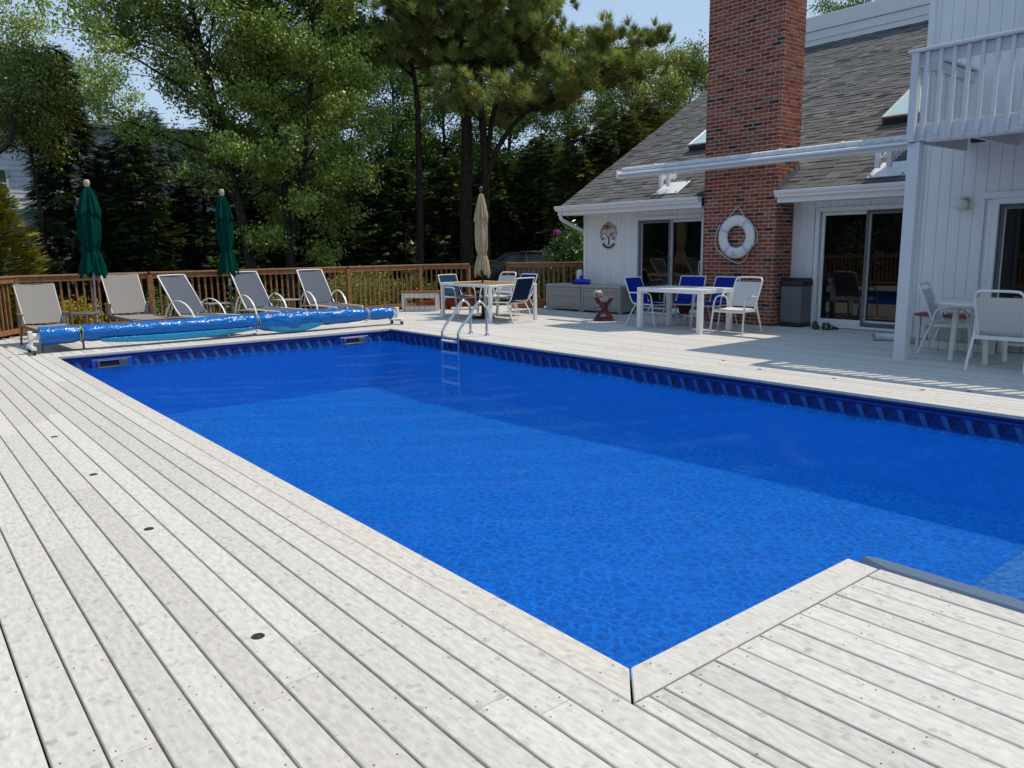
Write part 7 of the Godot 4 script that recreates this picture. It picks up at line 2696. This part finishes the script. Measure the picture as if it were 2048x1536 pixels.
	# deciduous trees behind
	var dec = [
		[Vector3(5.2, GY, -38.6), 11.2, 3.2, lin(0.20, 0.26, 0.06), lin(0.36, 0.38, 0.12), "pale sparse tree with fresh yellowish leaves at the far left", 60, 0.35, 44],
		[Vector3(4.4, GY, -40.2), 8.4, 2.4, lin(0.13, 0.16, 0.03), lin(0.24, 0.25, 0.05), "yellow-green leafy tree over the neighbour's roof", 110, 0.3, 43],
		[Vector3(8.6, GY, -39.0), 9.6, 2.3, lin(0.18, 0.25, 0.07), lin(0.33, 0.36, 0.12), "small pale tree in the gap of sky right of the spruce", 46, 0.4, 45],
		[Vector3(14.4, GY, -32.0), 9.6, 3.0, lin(0.075, 0.14, 0.03), lin(0.16, 0.24, 0.05), "green tree behind the upright light-green one", 110, 0.3, 46],
		[Vector3(16.8, GY, -34.0), 11.6, 3.4, lin(0.085, 0.15, 0.028), lin(0.18, 0.26, 0.05), "tall leafy tree behind the slim bent pine", 120, 0.3, 47],
		[Vector3(19.6, GY, -33.6), 11.8, 3.4, lin(0.09, 0.155, 0.03), lin(0.20, 0.27, 0.05), "tall leafy tree showing between the two pine trunks", 120, 0.3, 48],
		[Vector3(22.5, GY, -32.8), 11.4, 3.4, lin(0.10, 0.165, 0.03), lin(0.22, 0.30, 0.06), "sunlit leafy tree behind the thick pine's crown", 120, 0.3, 49],
		[Vector3(25.0, GY, -31.2), 11.8, 3.4, lin(0.09, 0.15, 0.03), lin(0.20, 0.27, 0.05), "leafy tree behind the forked pine's right limb", 120, 0.3, 50],
		[Vector3(28.0, GY, -30.2), 11.6, 3.4, lin(0.085, 0.135, 0.03), lin(0.18, 0.23, 0.05), "leafy tree at the right end of the pine crowns", 120, 0.3, 53],
		[Vector3(31.4, GY, -27.9), 11.2, 3.0, lin(0.21, 0.235, 0.06), lin(0.36, 0.35, 0.11), "yellow-green tree over the roof, left of the chimney", 120, 0.35, 54],
		[Vector3(33.8, GY, -26.6), 10.9, 2.8, lin(0.19, 0.22, 0.055), lin(0.33, 0.33, 0.10), "yellow-green tree over the roof, touching the chimney", 120, 0.35, 55],
		[Vector3(36.6, GY, -20.6), 12.6, 3.0, lin(0.085, 0.14, 0.03), lin(0.17, 0.22, 0.05), "tree behind the ridge just right of the chimney", 100, 0.35, 56],
		[Vector3(37.0, GY, -17.2), 12.9, 3.2, lin(0.085, 0.14, 0.03), lin(0.17, 0.22, 0.05), "tree behind the ridge near the wing", 100, 0.35, 57]]
	for q: Array in dec:
		var h: float = q[1]
		var rr = RandomNumberGenerator.new()
		rr.seed = q[8]
		broadleaf({"name": "leafy_tree", "label": q[5], "group": "leafy trees behind the evergreens", "at": q[0],
			"paths": [[Vector3.ZERO, Vector3(rr.randf_range(-0.3, 0.3), h * 0.35, rr.randf_range(-0.3, 0.3)), Vector3(rr.randf_range(-0.5, 0.5), h * 0.7, rr.randf_range(-0.5, 0.5)), Vector3(rr.randf_range(-0.5, 0.5), h * 0.98, rr.randf_range(-0.4, 0.4))]],
			"r0": 0.17, "r1": 0.03, "limbs": 34, "from": 0.28, "reach": q[2], "rise": q[7], "spray": oak, "leaves": q[6] * 1.3, "tone": (q[3] as Color) * 1.6, "tone2": (q[4] as Color) * 1.6, "var": 0.28, "seed": q[8], "bark": lin(0.14, 0.125, 0.11) if q[6] < 90 else lin(0.09, 0.08, 0.065), "puff": 0.26})
	# oak limb that reaches in from the left before the neighbour's wall
	broadleaf({"name": "oak_tree", "label": "oak at the left edge whose bent limb crosses the neighbour's clapboards", "at": Vector3(1.5, GY, -27.0),
		"paths": [[Vector3.ZERO, Vector3(-0.1, 2.0, 0), Vector3(0.2, 3.9, 0.1), Vector3(0.75, 4.55, 0.2), Vector3(1.5, 4.85, 0.2), Vector3(2.0, 5.4, 0.2), Vector3(2.05, 6.5, 0.3)]],
		"r0": 0.2, "r1": 0.04, "limbs": 8, "from": 0.86, "reach": 1.5, "rise": 0.5, "spray": oak, "leaves": 30, "tone": lin(0.16, 0.21, 0.05), "tone2": lin(0.30, 0.32, 0.08), "var": 0.25, "seed": 58, "bark": lin(0.13, 0.115, 0.10), "puff": 0.2})
	woods(far_leaf)
	# leafy trees beyond the left railing; they show in the glass doors and the water
	var lx = [[-9.0, 3.0], [-10.5, -2.0], [-9.5, -7.0], [-11.0, -12.0], [-9.0, -17.5]]
	var lw = ["first", "second", "third", "fourth", "fifth"]
	for i in 5:
		var rr = RandomNumberGenerator.new()
		rr.seed = 90 + i
		broadleaf({"name": "leafy_tree", "label": "tree beyond the left railing, outside the picture, %s from the camera" % lw[i], "group": "trees beyond the left railing", "at": Vector3(lx[i][0], GY, lx[i][1]),
			"paths": [[Vector3.ZERO, Vector3(0.2, 3.0, 0.1), Vector3(-0.1, 6.0, 0.2), Vector3(0.1, 8.6, 0)]], "r0": 0.17, "r1": 0.03, "limbs": 30, "from": 0.12, "reach": 3.2, "rise": 0.3, "spray": far_leaf, "leaves": 70, "tone": lin(0.10, 0.16, 0.035), "tone2": lin(0.2, 0.28, 0.06), "var": 0.25, "seed": 90 + i, "puff": 0.3})

func pine(label: String, at_: Vector3, paths: Array, r0: float, from: float, limbs: int, reach: float, seed_: int) -> void:
	var t = thing("pine_tree", label, "tree", at_, 0.0, "pines beyond the beige umbrella")
	var r = RandomNumberGenerator.new()
	r.seed = seed_
	var bark = lin(0.105, 0.078, 0.06)
	var tm = mb(bark)
	var lm = mb(bark * 0.8)
	var tuft = needle_tuft("pine", 18, 0.23, 0.017, 1.2, 9)
	var cr = Crown.new()
	for pi in paths.size():
		var tp = trunk_mesh(tm, paths[pi], r0 if pi == 0 else r0 * 0.55, r0 * (0.28 if pi == 0 else 0.16), 11, 0.3 if pi == 0 else 0.0)
		var f0 = from if pi == 0 else 0.45
		var nl = limbs if pi == 0 else int(limbs * 0.95)
		for k in nl:
			var s = lerpf(f0, 1.0, (k + r.randf()) / nl)
			var b = along(tp, s)
			var az = k * 2.4 + r.randf_range(-0.4, 0.4)
			var ln = reach * r.randf_range(0.55, 1.15) * lerpf(1.0, 0.55, (s - f0) / (1.0 - f0)) * (1.0 if pi == 0 else 0.75)
			var el = r.randf_range(-0.15, 0.45)
			var d = Vector3(cos(az) * cos(el), sin(el), sin(az) * cos(el))
			var e = b + d * ln
			var lp = bez(b, b + d * ln * 0.3 + Vector3(0, -0.04 * ln, 0), b + d * ln * 0.7 + Vector3(0, 0.02 * ln, 0), e + Vector3(0, 0.14 * ln, 0), 7)
			var lr = r0 * 0.26
			lm.tube(lp, [lr, lr * 0.85, lr * 0.7, lr * 0.58, lr * 0.46, lr * 0.36, lr * 0.25, lr * 0.14], 6, false)
			var tone = r.randf_range(0.75, 1.25)
			for q in 11:
				var ts = r.randf_range(0.30, 1.0)
				var tb = along(lp, ts)
				var td = (d * 0.8 + Vector3(r.randf_range(-1, 1), r.randf_range(-0.2, 0.9), r.randf_range(-1, 1))).normalized()
				var tl = r.randf_range(0.35, 0.95) * (0.6 + 0.15 * ln)
				var te = tb + td * tl
				lm.tube([tb, (tb + te) * 0.5, te], [lr * 0.25, lr * 0.18, 0.006], 4, false)
				# needles stand in separate bunches along the twig
				for w in 4:
					var f0c = r.randf_range(0.4, 1.08)
					var pc = tb.lerp(te, f0c) + Vector3(r.randfn(), r.randfn() * 0.7, r.randfn()) * 0.15
					var gc = tone * r.randf_range(0.6, 1.45)
					var hue = r.randf() * r.randf() * r.randf()
					for z in 6:
						var p = pc + Vector3(r.randfn(), r.randfn(), r.randfn()) * 0.045
						var od = (td * 0.8 + Vector3(r.randf_range(-1, 1), r.randf_range(0.0, 1.4), r.randf_range(-1, 1)) * 0.8).normalized()
						var sd = od.cross(Vector3(0.3, 0.1, 0.9)).normalized()
						var g = gc * r.randf_range(0.85, 1.15)
						var c = lin(0.27, 0.33, 0.085).lerp(lin(0.46, 0.36, 0.11), hue)
						cr.add(Transform3D(Basis(sd, od, sd.cross(od)).scaled_local(Vector3.ONE * r.randf_range(0.8, 1.25)), p), Color(c.r * g, c.g * g, c.b * g))
		# dead snags on the bare stem
		for k in 5:
			var s = r.randf_range(f0 * 0.45, f0)
			var b = along(tp, s)
			var az = r.randf() * TAU
			var d = Vector3(cos(az), r.randf_range(-0.2, 0.5), sin(az)).normalized()
			var ln = r.randf_range(0.3, 1.1)
			lm.tube([b, b + d * ln * 0.5, b + d * ln + Vector3(0, 0.1, 0)], [0.022, 0.015, 0.005], 5, false)
	part("trunk", tm, mt.bark, t)
	part("limbs", lm, mt.bark, t)
	scatter("crown", t, tuft, mt.needle, cr)

func woods(spray: Mesh) -> void:
	# the closed wood further back, seen only as one dark mass between the trees
	var t = thing("far_woods", "dark mass of woodland closing the view behind all the trees", "woods")
	t.set_meta("kind", "stuff")
	var r = RandomNumberGenerator.new()
	r.seed = 600
	var nz = FastNoiseLite.new()
	nz.seed = 9
	nz.frequency = 0.12
	var cr = Crown.new()
	for i in 60000:
		var u = r.randf_range(-1.9, 1.18)      # heading measured from -z towards +x
		var rad = r.randf_range(41.0, 50.0)
		var top = 5.6 + 1.6 * nz.get_noise_1d(u * 40.0) + 1.2 * smoothstep(0.42, 0.6, u)
		if u < 0.30:
			top -= 0.9
		var y = GY + pow(r.randf(), 1.1) * (top + 0.62)
		var g = r.randf_range(0.6, 1.4) * (1.0 + 0.4 * nz.get_noise_2d(u * 60.0, y * 3.0))
		var c = lin(0.040, 0.058, 0.018)
		cr.add(Transform3D(rbasis(r, r.randf_range(1.2, 2.2)), Vector3(sin(u) * rad, y, -cos(u) * rad)), Color(c.r * g, c.g * g, c.b * g))
	var o = scatter("foliage", t, spray, mt.leaf, cr)
